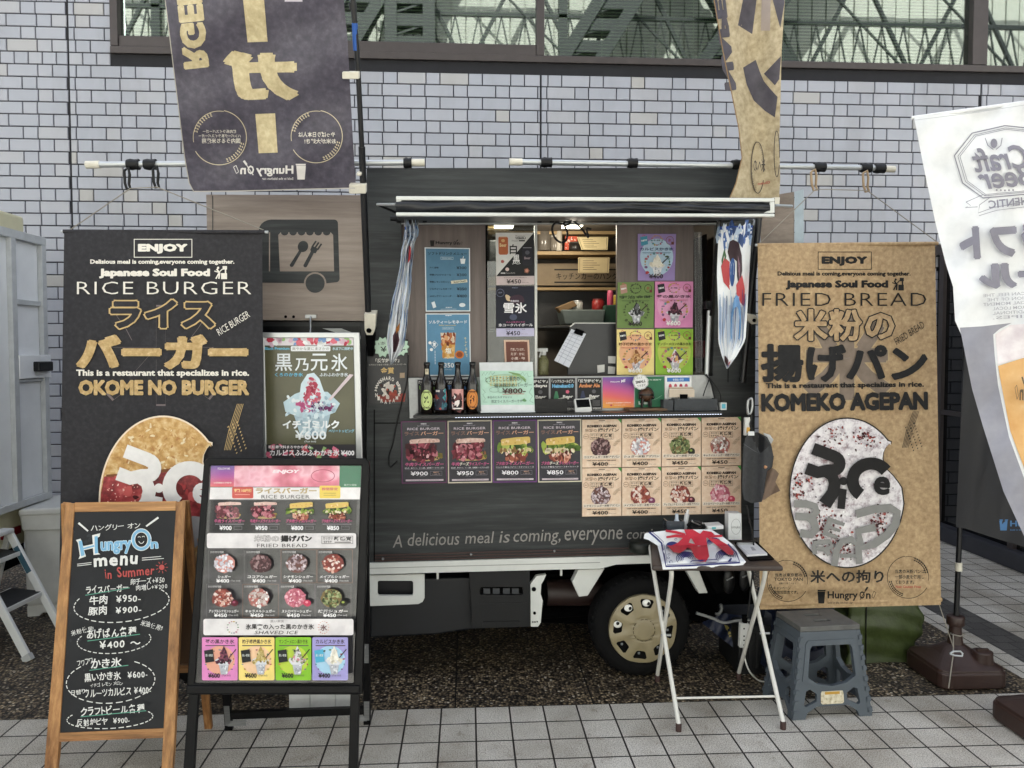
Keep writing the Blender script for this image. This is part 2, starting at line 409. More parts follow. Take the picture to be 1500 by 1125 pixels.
# ---- tiled building
WY = 6.4; WALL = PY(WY)
M_JOINT = plain("dark grout", "#26262a", .9, var=.2)
n = NT("glazed lavender wall tile"); gi = n.n("ShaderNodeNewGeometry")
tc = n.ramp(gi.outputs["Random Per Island"], [(0, "#a3a6b0"), (.4, "#a7aab4"), (.8, "#aaacb5"), (.95, "#acadb3"), (.99, "#afadab")])
co = n.coord(); n.base(n.mix(.5, tc, n.ramp(n.noise(n.coord((1, 1, .35)), 1.6, 6, .65), [(.28, "#cbc8c3"), (.52, "#ffffff")]), 'MULTIPLY')); n.set(.33, spec=.5)
n.bump(n.noise(co, 25, 3), .08, .003); M_TILE = n.m
bld = thing("tiled_building", "building faced in lavender grey glazed tiles with dark framed windows", "building", (0, WY, 0))
win_l = WALL.at(163, 60).x; win_b = WALL.at(540, 86.5).z; shop_l = WALL.at(1374, 392).x; shop_t = WALL.at(1374, 392).z; win_r = WALL.at(1430, 100).x
zt = WALL.at(792, 92.5).z
mb = MB(); X0, X1 = -10.5, 12.5
seams = [WALL.at(103, 200).x, WALL.at(792, 200).x, WALL.at(1437, 130).x]; seams = [seams[0] - 7.5, seams[0] - 3.75] + seams + [seams[2] + 3.75, seams[2] + 7.5]
def tilebox(x0, x1, z0, z1):
    if x1 - x0 < .012: return
    y0 = WY - .007 - rnd.uniform(0, .0012); b = .0035
    mb.add([V(x0, WY, z0), V(x1, WY, z0), V(x1, WY, z1), V(x0, WY, z1), V(x0 + b, y0, z0 + b), V(x1 - b, y0, z0 + b), V(x1 - b, y0, z1 - b), V(x0 + b, y0, z1 - b)],
           [[4, 5, 6, 7], [0, 1, 5, 4], [1, 2, 6, 5], [2, 3, 7, 6], [3, 0, 4, 7]], M_TILE)
def span(a, b, x0, x1, holes):                       # clip a tile to [x0,x1] outside openings
    segs = [(max(a, x0), min(b, x1))]
    for h0, h1 in holes:
        o = []
        for p, q in segs:
            if q <= h0 or p >= h1: o.append((p, q))
            else:
                if p < h0: o.append((p, h0))
                if q > h1: o.append((h1, q))
        segs = o
    return [s_ for s_ in segs if s_[1] - s_[0] > .012]
row = -1; z = zt
rows = []
k = 0
while z > .02: rows.append((z - .0915, z, k)); z -= .0975; k += 1
z = zt; k = -1
while z < 7.2: rows.append((z + .006, z + .0975, k)); z += .0975; k -= 1
for z0, z1, k in rows:
    holes = []
    if z1 > win_b - .01: holes.append((win_l, 99))
    if z0 < shop_t: holes.append((shop_l, 99))
    if z1 > shop_t > z0: z0 = shop_t
    for a, b in zip(seams[:-1], seams[1:]):
        a += .007; b -= .007
        if k == 0:
            x = a
            while x < b:
                for p, q in span(x, x + .1015, a, b, holes): tilebox(p, q, z0, z1)
                x += .1075
            continue
        x = a - .35 + (.173 if k % 2 else .05); lg = True
        while x < b:
            L = .2265 if lg else .107
            for p, q in span(x, x + L, a, b, holes): tilebox(p, q, z0, z1)
            x += L + .006; lg = not lg
tiles = mb.build("wall_tiles", bld)
mb = MB()
mb.add([V(X0, WY + .001, 0), V(shop_l, WY + .001, 0), V(shop_l, WY + .001, win_b), V(X0, WY + .001, win_b)], [[0, 1, 2, 3]], M_JOINT)
mb.add([V(shop_l, WY + .001, shop_t), V(X1, WY + .001, shop_t), V(X1, WY + .001, win_b), V(shop_l, WY + .001, win_b)], [[0, 1, 2, 3]], M_JOINT)
mb.add([V(X0, WY + .001, win_b), V(win_l, WY + .001, win_b), V(win_l, WY + .001, 7.3), V(X0, WY + .001, 7.3)], [[0, 1, 2, 3]], M_JOINT)
mb.add([V(X0, WY + .6, 7.3), V(X1, WY + .6, 7.3), V(X1, WY, 7.3), V(X0, WY, 7.3)], [[0, 1, 2, 3]], M_JOINT)
mb.build("wall_backing", bld)
M_FRAME = plain("bronze window frame", "#4b4544", .4, .4, var=.08)
n = NT("reflective window glass"); n.t.nodes.remove(n.b)
gl = n.n("ShaderNodeBsdfGlossy"); gl.inputs["Roughness"].default_value = .015; gl.inputs["Color"].default_value = (.9, .95, .9, 1)
tr = n.n("ShaderNodeBsdfTransparent"); tr.inputs["Color"].default_value = (.6, .68, .62, 1); mx = n.n("ShaderNodeMixShader"); mx.inputs[0].default_value = .22
n.l(tr.outputs[0], mx.inputs[1]); n.l(gl.outputs[0], mx.inputs[2]); n.l(mx.outputs[0], n.t.nodes["Material Output"].inputs[0]); M_GLASS = n.m
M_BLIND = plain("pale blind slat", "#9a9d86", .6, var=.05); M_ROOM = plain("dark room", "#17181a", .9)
wt = 6.6
mb = MB(); fd = .1
midx = WALL.at(791, 60).x
mb.box((win_l, WY - .03, win_b - .005), (X1, WY + fd, win_b + .05), M_FRAME)
mb.box((win_l, WY - .025, win_b + .055), (win_l + .06, WY + fd, wt), M_FRAME)
mb.box((win_l + .06, WY - .01, win_b + .055), (midx - .03, WY + fd, win_b + .14), M_FRAME)
mb.box((midx - .03, WY - .02, win_b + .055), (midx + .035, WY + fd, wt), M_FRAME)
mb.box((win_r - .05, WY - .025, win_b + .055), (win_r + .08, WY + fd, wt), M_FRAME)
mb.build("window_frame", bld, bevel=.004, fix=True)
for nm, x0, x1, zb in (("window_pane", win_l + .06, midx - .03, win_b + .14), ("window_pane", midx + .035, win_r - .05, win_b + .055), ("window_pane", win_r + .08, X1, win_b + .055)):
    mb = MB(); mb.box((x0, WY + .035, zb), (x1, WY + .041, wt), M_GLASS); mb.build(nm, bld)
    if x0 < 4.0:
        mb = MB(); z = zb + .01
        while z < wt - .03:
            mb.add([V(x0, WY + .13, z), V(x1, WY + .13, z), V(x1, WY + .148, z + .021), V(x0, WY + .148, z + .021)], [[0, 1, 2, 3]], M_BLIND); z += .027
        x = x0 + .5
        while x < x1: mb.box((x - .004, WY + .128, zb), (x + .004, WY + .1285, wt), M_BLIND); x += .78
        mb.build("window_blind", bld)
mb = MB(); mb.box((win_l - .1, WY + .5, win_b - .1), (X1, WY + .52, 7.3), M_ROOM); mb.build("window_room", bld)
mb = MB(); mb.box((-16, WY + .05, 6.6), (18, WY + .5, 12), M_JOINT); mb.box((win_l, WY - .02, 6.61), (X1, WY + .05, 7.3), M_TILE); mb.box((-16, WY - .02, 7.31), (18, WY + .05, 12), M_TILE); mb.build("unseen_shading_wall", bld)  # upper wall out of view, raised and widened to keep sun off the van
# shop front, dark, running along the right side
M_SHOP = plain("dark shop interior", "#08080a", .5, var=.3)
n = NT("dark shop glass"); n.base(rgb("#07080a")); n.set(.04, spec=.6); M_SHOPGL = n.m
M_KERB = plain("dark shop kerb", "#33343a", .5, var=.15)
shop = thing("shop_front", "dark glazed shop front under the tiled wall at the right", "shop front", (4.3, 5, 0))
mb = MB(); mb.box((shop_l, WY + .02, 0), (X1, WY + .05, shop_t), M_SHOP); mb.box((shop_l, WY - .02, shop_t - .03), (4.0, WY + .05, shop_t + .004), M_SHOP); mb.build("back_wall", shop)
mb = MB(); mb.box((4.02, 2.2, .13), (4.04, WY, 2.4), M_SHOPGL); mb.build("glass_wall", shop)
mb = MB(); mb.box((3.94, 2.2, 0), (4.1, WY, .13), M_KERB); mb.build("kerb", shop, bevel=.01, fix=True)
mb = MB()
for y in (2.25, 3.3, 4.35, 5.4, 6.3): mb.box((3.99, y - .03, .13), (4.045, y + .03, 2.4), M_FRAME)
mb.box((3.985, 2.2, 2.4), (4.05, WY, 2.48), M_FRAME); mb.box((3.995, 2.2, 1.05), (4.046, WY, 1.09), M_FRAME); mb.build("glazing_bars", shop, fix=True)
# building across the street (seen mirrored in the windows)
M_PALE = plain("pale corrugated cladding", "#b4b6b0", .7, var=.05); M_STEEL = plain("dark painted steel", "#2c3032", .5, .3)
opp = thing("steel_stair_building", "pale ribbed building with dark steel stair trusses mirrored in the upper windows", "building", (0, -7, 0))
mb = MB(); x = -24
while x < 26: mb.box((x, -8.5, 5.5), (x + .36, -8.42 + rnd.uniform(0, .02), 13), M_PALE); x += .4
mb.box((-24, -8.7, 0), (26, -8.51, 13), M_PALE); mb.build("ribbed_facade", opp)
mb = MB()
for z in (8.9, 10.3, 11.8): mb.box((-24, -7.6, z), (26, -7.5, z + .1), M_STEEL)
for x in (-8, -5.2, 2.4, 7.2): mb.box((x, -7.7, 0), (x + .22, -7.5, 13), M_STEEL)
for x in range(-24, 25, 3):
    for k in range(5): mb.bar((x + k * .6, -7.52, 8.9), (x + k * .6 + .3, -7.52, 10.3), .035, .035, M_STEEL); mb.bar((x + k * .6 + .6, -7.52, 8.9), (x + k * .6 + .3, -7.52, 10.3), .035, .035, M_STEEL)
   
    mb.bar((x, -7.55, 8.9), (x + 1.5, -7.55, 11.8), .09, .09, M_STEEL); mb.bar((x + 3, -7.55, 8.9), (x + 1.5, -7.55, 11.8), .09, .09, M_STEEL)
    mb.bar((x, -7.5, 11.8), (x + 3, -7.5, 8.9), .05, .05, M_STEEL)
mb.build("trusses", opp)
mb = MB()
for x0, sl in ((-5.2, 1.2), (-1.9, 0), (1.2, 1.2), (4.6, 1.4), (8.6, -1.2)):
    for i in range(16):
        z = 7 + i * .55; xx = x0 + sl * i * .28
        mb.box((xx, -7.4, z), (xx + .95, -6.9, z + .3), M_STEEL); mb.bar((xx, -6.95, z + .3), (xx + .9, -6.95, z + .62), .05, .05, M_STEEL)
    mb.bar((x0, -7, 7), (x0 + sl * 4.2, -7, 15.2), .3, .3, M_STEEL); mb.bar((x0 + .95, -7, 7), (x0 + .95 + sl * 4.2, -7, 15.2), .3, .3, M_STEEL)
mb.build("stair_flights", opp)
# ================================================================ FOOD VAN
M_BODY = woodm("charcoal wood grain body film", "#1c1e20", "#2f3233", "#484b4b", (.5, 6, 9), .48, 5, .06); M_BODY.node_tree.nodes["Principled BSDF"].inputs["Specular IOR Level"].default_value = .3
M_LWOOD = woodm("light ash wood film", "#75685e", "#8f8277", "#a3968b", (.55, 6, 8), .45, 5, .05)
M_LWOODV = woodm("grey brown vertical wood panel", "#564c49", "#6a5f5b", "#7b706b", (9, 6, .6), .5, 4, .05)
M_WHITE = plain("white van paint", "#cfd1cd", .3, var=.08, scale=5); M_BLACKP = plain("black plastic", "#101113", .5, var=.25, spec=.35)
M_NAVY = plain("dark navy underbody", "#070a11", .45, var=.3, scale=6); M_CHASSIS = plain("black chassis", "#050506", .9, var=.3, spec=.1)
M_CHROME = plain("brushed steel", "#9b9d9e", .35, .8, var=.15, stretch=(1, 8, 8)); M_BROWNTRIM = plain("brown plastic trim", "#35201d", .45, var=.15)
M_ALU = plain("aluminium", "#c3c7c9", .35, .6, var=.06); M_RUBBER = plain("tyre rubber", "#0b0b0c", .85, var=.4, scale=30, bump=.2, spec=.2)
M_BEIGE = plain("beige painted hubcap", "#8f8468", .38, var=.08); M_BLACKCLOTH = plain("black vinyl awning", "#1a1c21", .38, var=.25, scale=5)
M_PLATE = plain("stainless backsplash", "#a1a3a4", .4, .35, var=.12, scale=40); M_CREAMW = plain("cream plastic", "#d8d3c4", .4)
van = thing("food_van", "dark wood grain food truck with its serving hatch open", "food truck", (.3, 4.3, 0))
LOW = 826
mb = MB()
mb.slab([(537, 246), (1109, 246), (1104, 806), (545, 824), (537, 824)], VAN, 0, .045, M_BODY, [[(588, 327), (1051, 327), (1044, 551), (592, 553)]])
q = [VAN.at(*p, -.045) for p in ((537, 246), (1109, 246), (1104, 806), (537, 824))]
nb = -VAN.n; D = 1.42
tl, tr_, br_, bl = q
mb.add([tl, tr_, tr_ + nb * D, tl + nb * D], [[0, 1, 2, 3]], M_WHITE); mb.add([tl, bl, bl + nb * D, tl + nb * D], [[0, 1, 2, 3]], M_BODY); mb.add([tr_, br_, br_ + nb * D, tr_ + nb * D], [[0, 1, 2, 3]], M_BODY)
mb.add([tl + nb * D, tr_ + nb * D, br_ + nb * D, bl + nb * D], [[0, 1, 2, 3]], M_BODY); mb.add([bl, br_, br_ + nb * D, bl + nb * D], [[0, 1, 2, 3]], M_CHASSIS)
# handwriting on the body
pr = Print(planemap(VAN, .0008))
for wd, x0, x1, y0, y1 in (("A", 575, 589, 784, 802), ("delicious", 597, 673, 780, 799), ("meal", 681, 724, 779, 796), ("is", 731, 747, 778, 795), ("coming,", 752, 821, 776, 799), ("everyone", 827, 912, 776, 798), ("coming", 918, 975, 775, 794)):
    pr.text(wd, x0, y0, x1, y1, "#8d8985", 0.002, 1.5, .18)
pr.done(mb)
mb.build("body", van)
for y in (0, 4, 8):
    mb = MB(); mb.slab([(549, 812.5 + y), (960, 801 + y), (960, 803 + y), (549, 814.8 + y)], VAN, .004 + .001 * (y % 3), .0039, M_BROWNTRIM); mb.build("trim_strip", van)
mb = MB()
mb.slab([(547.5, 600), (549, 600), (549, 823), (547.5, 823)], VAN, .0016, .0015, M_CHASSIS)
mb.slab([(548, 619), (600, 619), (600, 620.5), (548, 620.5)], VAN, .0022, .0021, M_CHASSIS); mb.build("panel_seam", van); mb = MB(); mb.slab([(1068, 336), (1069, 336), (1067, 560), (1066, 560)], VAN, .0016, .0015, M_CHASSIS); mb.build("panel_seam", van)
# luton panel over the cab, with the van pictogram
mb = MB(); mb.slab([(302, 285), (536, 286), (536, 470), (306, 468)], VAN, -.02, .9, M_LWOOD)
pr = Print(planemap(VAN, -.0196))
out = arc(396, 339, 19, 17, 180, 90, 6)[::1]
body = [(379, 414), (379, 338)] + arc(398, 338, 19, 16.4, 175, 92, 5) + arc(489.5, 327, 5.5, 5.4, 90, 0, 5) + arc(492, 408, 5.5, 5.6, 0, -90, 5) + arc(461.6, 415, 16.5, 16.5, 0, 180, 12)
wn = [(407.6, 344)]
for i in range(6):
    cx = 417 + i * 12.3; wn += arc(cx, 340, 5.6, 5, 180, 360, 6) if True else []
wn += [(488, 344), (489.4, 397.5), (410, 397.5)]
pr.poly(body, M_BODY, [wn]); pr.rect(394, 340, 395.6, 397.5, M_LWOOD)
pr.ell(461.6, 415, 14, 14, M_BODY, 30); pr.ell(443.8, 361, 7.6, 8.4, M_BODY, 24, 0, .4); pr.line([(441, 366), (427, 389)], [4.2, 5.4], M_BODY)
pr.ell(427.2, 388.4, 2.7, 2.7, M_BODY, 14)
pr.line([(458.5, 367.5), (447, 389.5)], [5, 5.4], M_BODY); pr.ell(447.2, 389, 2.7, 2.7, M_BODY, 14); pr.poly([(457, 360), (466, 364.5), (462.5, 371), (456, 370), (454.5, 366)], M_BODY)
for dx in (0, 4, 8): pr.line([(457 + dx, 362 + dx * .5), (463 + dx, 353 + dx * .5)], 2.4, M_BODY)
pr.rect(311, 286.5, 312, 467, M_BODY); pr.ell(418.4, 464, 2.2, 2.2, M_CHASSIS, 14); pr.ell(430, 464, 2.2, 2.2, M_CHASSIS, 14)
pr.done(mb); mb.build("cab_top_panel", van)
mb = MB(); mb.slab([(447, 461), (463, 461), (463, 466), (447, 466)], VAN, -.005, .012, M_CHROME); mb.tube([VAN.at(455, 464, .0), VAN.at(455, 474, .02), VAN.at(455, 480, .02)], .004, M_CHROME); mb.build("hook_plate", van)
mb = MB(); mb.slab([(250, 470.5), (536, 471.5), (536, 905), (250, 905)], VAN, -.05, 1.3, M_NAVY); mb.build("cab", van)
mb = MB(); mb.slab([(380, 478), (528, 478), (528, 640), (360, 640)], VAN, -.044, .005, plain("dark cab glass", "#0c0e11", .3, spec=.2)); mb.build("cab_window", van)
mb = MB(); mb.slab([(472, 481), (500, 481), (528, 492), (528, 497), (508, 492)], VAN, -.0395, .004, ink("#aeb1b0")); mb.build("painted_window_reflection", van)  # pale slash standing in for the reflection on the cab glass
# rear door swung open at the right
hp = VAN.at(1111, 560, -.02); rd = Plane(hp, V(-.42, -.9, 0))
mb = MB(); mb.slab([(1114, 289), (1163, 281), (1163, 842), (1114, 822)], rd, 0, .03, M_LWOOD); mb.build("rear_door", van)
mb = MB(); mb.slab([(1164, 281), (1177, 277), (1177, 846), (1164, 842)], rd, .006, .04, plain("pale blue door edge", "#a9b8c2", .4)); mb.build("rear_door_edge", van)
# serving hatch (opens upward, projects to the street)
HY = 2.95; HP = Plane((.5, HY, 1), (math.sin(R(.6)), -1, 0))
ft, fb = 288, 316
A = [HP.at(580, 287), HP.at(1135, 290), HP.at(1135, 317), HP.at(580, 315)]; B = [VAN.at(586, 318, .004), VAN.at(1056, 318, .004), VAN.at(1056, 327, .004), VAN.at(586, 327, .004)]
mb = MB(); M_HUNDER = plain("grey hatch underside", "#3c3e40", .5)
mb.add(A + B, [[0, 1, 5, 4], [1, 2, 6, 5], [3, 0, 4, 7]], M_BODY); mb.add(A + B, [[2, 3, 7, 6]], M_HUNDER); mb.add(A, [[0, 1, 2, 3]], M_CHASSIS); mb.build("serving_hatch", van)
mb = MB(); mb.slab([(580, 287), (1135, 290), (1135, 295.5), (580, 293)], HP, .02, .019, M_WHITE); mb.slab([(580, 310.8), (1135, 313), (1135, 317.5), (580, 316)], HP, .024, .023, M_WHITE)
mb.slab([(580, 293), (589, 293), (581, 303)], HP, .018, .017, M_WHITE); mb.slab([(1128, 295.5), (1135, 295.5), (1135, 312), (1119, 312), (1128, 307)], HP, .018, .017, M_WHITE); mb.build("hatch_rails", van, bevel=.003, fix=True)
mb = MB()                                      # rolled black vinyl with creases between the rails
def vin(u, v):
    x = 580 + (1128 - 580) * u; y = 293 + 2.6 * u + 17.4 * v; b = math.sin(v * math.pi) ** .6
    cr = .005 * math.sin(v * 11 + u * 9) * max(0, (u - .5) * 2) + .003 * math.sin(v * 5 + u * 40) + .004 * math.sin(v * 17 - u * 23) * (u > .62)
    return HP.at(x, y, .003 + .022 * b + cr)
mb.grid(vin, 90, 12, M_BLACKCLOTH); mb.build("rolled_awning", van)
mb = MB(); a = sh(VAN, .22)
mb.tube([a.at(572, 320), a.at(1056, 322)], .011, M_BLACKP); mb.slab([(588, 325.5), (1052, 326), (1052, 328.5), (588, 328)], VAN, .03, .03, M_ALU)
for x in (584, 622, 790, 808, 902, 1030): mb.tube([a.at(x - 3, 320.6), a.at(x + 3, 320.6)], .017, M_BLACKP)
mb.build("hatch_crossbar", van)
for p, q_ in (((1054, 330), (1041, 462)), ((600, 330), (584, 440))):
    s0 = HP.at(p[0], 316, -.35); s1 = VAN.at(q_[0], q_[1], .02); mid = s0.lerp(s1, .55); mb = MB(); mb.tube([s0, mid], .011, M_BLACKP); mb.tube([mid, s1], .0065, M_BLACKP); mb.build("gas_strut", van)
mb = MB(); mb.slab([(1034, 441), (1044, 441), (1044, 452), (1034, 452)], VAN, .03, .04, M_BLACKP); mb.build("strut_bracket", van)
# triangular bracket at the left end of the hatch
mb = MB(); mb.tube([HP.at(553, 299.5, -.25), HP.at(580, 299.5, -.1)], .006, M_ALU); mb.tube([HP.at(556, 301, -.25), HP.at(582, 312, -.1)], .005, M_CHASSIS); mb.build("hatch_bracket", van); mb = MB(); mb.tube([HP.at(1135, 301, -.1), HP.at(1160, 302, -.25)], .006, M_ALU); mb.build("hatch_pin", van)
# window: panels, glass, frame post, vinyl curtain
mb = MB(); mb.slab([(588, 327), (711, 327), (713, 553), (588, 553)], VAN, -.05, .02, M_LWOODV); mb.build("window_panel", van)
mb = MB(); mb.slab([(903.5, 327), (1016, 327), (1015, 551), (903.5, 551)], VAN, -.05, .02, M_LWOODV); mb.build("window_panel", van)
n = NT("dim kitchen glass"); n.t.nodes.remove(n.b); g_ = n.n("ShaderNodeBsdfGlossy"); g_.inputs["Roughness"].default_value = .02; t_ = n.n("ShaderNodeBsdfTransparent"); t_.inputs["Color"].default_value = (.5, .53, .53, 1)
m_ = n.n("ShaderNodeMixShader"); m_.inputs[0].default_value = .08; n.l(t_.outputs[0], m_.inputs[1]); n.l(g_.outputs[0], m_.inputs[2]); n.l(m_.outputs[0], n.t.nodes["Material Output"].inputs[0]); M_KGLASS = n.m
mb = MB(); mb.slab([(711.5, 327), (783, 327), (784, 553), (713.5, 553)], VAN, -.056, .004, M_KGLASS); mb.build("sliding_glass", van)
mb = MB(); mb.slab([(783, 327), (787, 327), (787, 553), (783.5, 553)], VAN, -.046, .03, M_WHITE); mb.slab([(711, 327), (713.5, 327), (714.5, 553), (712.5, 553)], VAN, -.048, .02, M_CHASSIS); mb.build("window_frame", van, fix=True)
n = NT("clear vinyl curtain"); n.b.inputs["Alpha"].default_value = .45; n.base(rgb("#8f9294")); n.set(.2); M_VINYL = n.m
mb = MB(); mb.grid(lambda u, v: VAN.at(1016 + 12 * u + 3 * v, 340 + 210 * v, -.05 + .01 * math.sin(u * 9 + v)), 14, 10, M_VINYL); mb.build("vinyl_curtain", van)
mb = MB(); mb.tube([VAN.at(1039, 455, -.02), VAN.at(1035, 552, -.02)], .012, M_ALU); mb.build("window_post", van)
# kitchen interior
M_INT = plain("kitchen lining", "#57514a", .6, var=.1); M_SHELF = woodm("pine shelf", "#7d664a", "#998058", "#ad9569", (1, 5, 8), .55, 5)
q0 = [VAN.at(560, 300, -.05), VAN.at(1080, 300, -.05), VAN.at(1080, 590, -.05), VAN.at(560, 590, -.05)]; q1 = [p + nb * 1.05 for p in q0]; q0 = [p + nb * .002 for p in q0]
mb = MB(); mb.add(q0 + q1, [[0, 1, 5, 4], [1, 2, 6, 5], [2, 3, 7, 6], [3, 0, 4, 7], [4, 5, 6, 7]], M_INT); mb.build("kitchen_room", van)
KP = sh(VAN, -.85)
mb = MB()
for ya, yb in ((338.5, 343), (368, 373), (421, 425)): mb.slab([(716, ya), (905, ya), (905, yb), (716, yb)], KP, 0, .2, M_SHELF)
mb.build("kitchen_shelves", van)
mb = MB(); mb.slab([(716, 386), (905, 386), (905, 418), (716, 418)], KP, -.15, .02, M_SHELF if False else plain("brown board", "#8a7a62", .6))
pr = Print(planemap(KP, -.149)); pr.rect(812, 394, 905, 396, "#141414"); pr.rect(812, 412.5, 905, 414.5, "#141414"); pr.text("キッチンカーのハング", 815, 399.5, 905, 409.5, "#171717", .004); pr.done(mb); mb.build("lettered_board", van)
# counter: backsplash and shelf
mb = MB(); mb.slab([(598, 553.5), (1038, 549), (1055, 606), (600, 613)], VAN, .012, .011, M_PLATE); mb.build("backsplash", van, bevel=.002, fix=True)
CP = Plane(VAN.at(830, 609, .15), VAN.n)
s0, s1 = CP.at(605, 608.3), CP.at(1060, 602.6); b0 = s0 - VAN.n * .139; b1 = s1 - VAN.n * .139; dz = V(0, 0, -.012)
mb = MB(); mb.prism([s0, s1, b1 + V(-.01, 0, 0), b0 + V(.01, 0, 0)], dz, plain("black counter top", "#1b1b1c", .35, var=.2)); mb.build("counter_shelf", van, bevel=.003, fix=True)
def on_shelf(x, y, back=.075):
    p = sh(CP, -back).at(x, y); k = (p.x - s0.x) / (s1.x - s0.x); p.z = s0.z + (s1.z - s0.z) * k; return p
n = NT("led strip light"); n.b.inputs["Emission Color"].default_value = (.75, .82, 1, 1); n.b.inputs["Emission Strength"].default_value = .45; n.base(rgb("#dde4ff")); M_LED = n.m
mb = MB()
for i in range(100):
    p = s0.lerp(s1, .13 + .868 * (i + .5) / 100) + V(0, 0, -.0138) - VAN.n * .012; mb.box((p.x - .0036, p.y - .002, p.z - .001), (p.x + .0036, p.y + .002, p.z + .001), M_LED)
mb.build("led_strip", van)
for x, y in ((561, 818.5), (690, 812), (812, 807)):
    mb = MB(); mb.lathe([(.006, 0), (.006, .003), (.003, .005)], VAN.at(x, y, .006), M_CHROME, VAN.n, 10); mb.build("trim_screw", van)
# under the body
mb = MB(); mb.slab([(541, 825), (759, 818.7), (903, 815), (1104, 808), (1104, 821), (930, 826), (903, 827), (879, 833), (791, 835), (541, 841.5)], VAN, .012, .35, M_WHITE)
mb.slab([(541, 832), (879, 823.5), (879, 824.5), (541, 833)], VAN, .0132, .001, plain("paint groove", "#8f918e")); mb.build("bed_sill", van, bevel=.004, fix=True)
mb = MB(); mb.slab([(540, 843), (622, 841)] + [(622, 876), (619, 882), (613, 885), (541, 888)], VAN, -.005, .02, M_WHITE, [rrect(553, 851, 605, 872.5, 3, 3)]); mb.build("tow_bracket", van, bevel=.003, fix=True)
for q in ([(847, 834.7), (886, 833), (861, 873), (848, 874.5), (838, 853)], [(1000, 827), (1021, 827), (1037, 869), (1024, 869.5)]): mb = MB(); mb.slab(q, VAN, -.01, .05, M_WHITE); mb.build("fender_stay", van, bevel=.004, fix=True)
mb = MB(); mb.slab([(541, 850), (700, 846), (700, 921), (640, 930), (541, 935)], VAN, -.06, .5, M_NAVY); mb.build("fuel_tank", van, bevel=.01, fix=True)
mb = MB(); mb.slab([(687, 836), (776, 833), (777, 918), (692, 921)], VAN, .0, .3, M_BLACKP, [rrect(703, 860, 766, 871.5, 3, 3)]); mb.slab([(702, 859), (767, 859), (767, 872), (702, 872)], VAN, -.02, .02, M_CHASSIS)
for x in (708, 722, 737, 750): mb.slab([(x, 862), (x + 10, 862), (x + 10, 870), (x, 870)], VAN, -.012, .006, plain("grey vent", "#33363a", .5))
mb.slab([(707, 911), (762, 910), (762, 917), (707, 918.5)], VAN, .006, .006, M_BLACKP); mb.slab([(700, 884), (772, 882), (772, 883.2), (700, 885.2)], VAN, .002, .002, M_NAVY); mb.build("battery_box", van, bevel=.006, fix=True)
mb = MB(); mb.slab([(777, 856), (786, 844), (800, 842), (797, 849), (793, 856), (792, 870), (795, 880), (792, 912), (788, 918), (777.5, 918)], VAN, -.006, .03, M_WHITE); 
for x, y, r_ in ((782, 863, 3.2), (783, 898, 2.2), (780.5, 911, 1), (783.6, 911, 1), (786.8, 910.6, 1)): mb.lathe([(r_ / 300, 0), (r_ / 300, .003)], VAN.at(x, y, -.004), M_CHASSIS, VAN.n, 12)
mb.build("side_plate", van, fix=True)
mb = MB(); a = VAN.at(800, 868, -.25); b = VAN.at(880, 868, -.25); mb.tube([a, b], .07, plain("rusty exhaust", "#2a1b18", .5)); mb.tube([VAN.at(700, 905, -.5), VAN.at(880, 893, -.5)], .03, M_CHASSIS); mb.build("exhaust", van)
for p in ((641, 838), (822, 833)): mb = MB(); mb.tube([VAN.at(p[0], p[1], -.02), VAN.at(p[0], p[1] + 10, -.02)], .006, M_WHITE); mb.build("sill_bolt", van)
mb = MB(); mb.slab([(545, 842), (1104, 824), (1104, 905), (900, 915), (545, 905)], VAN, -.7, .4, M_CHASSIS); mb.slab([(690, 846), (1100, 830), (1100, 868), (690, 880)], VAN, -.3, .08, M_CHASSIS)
mb.slab([(1030, 832), (1104, 826), (1104, 862), (1050, 870)], VAN, -.04, .3, M_CHASSIS); mb.build("chassis", van)
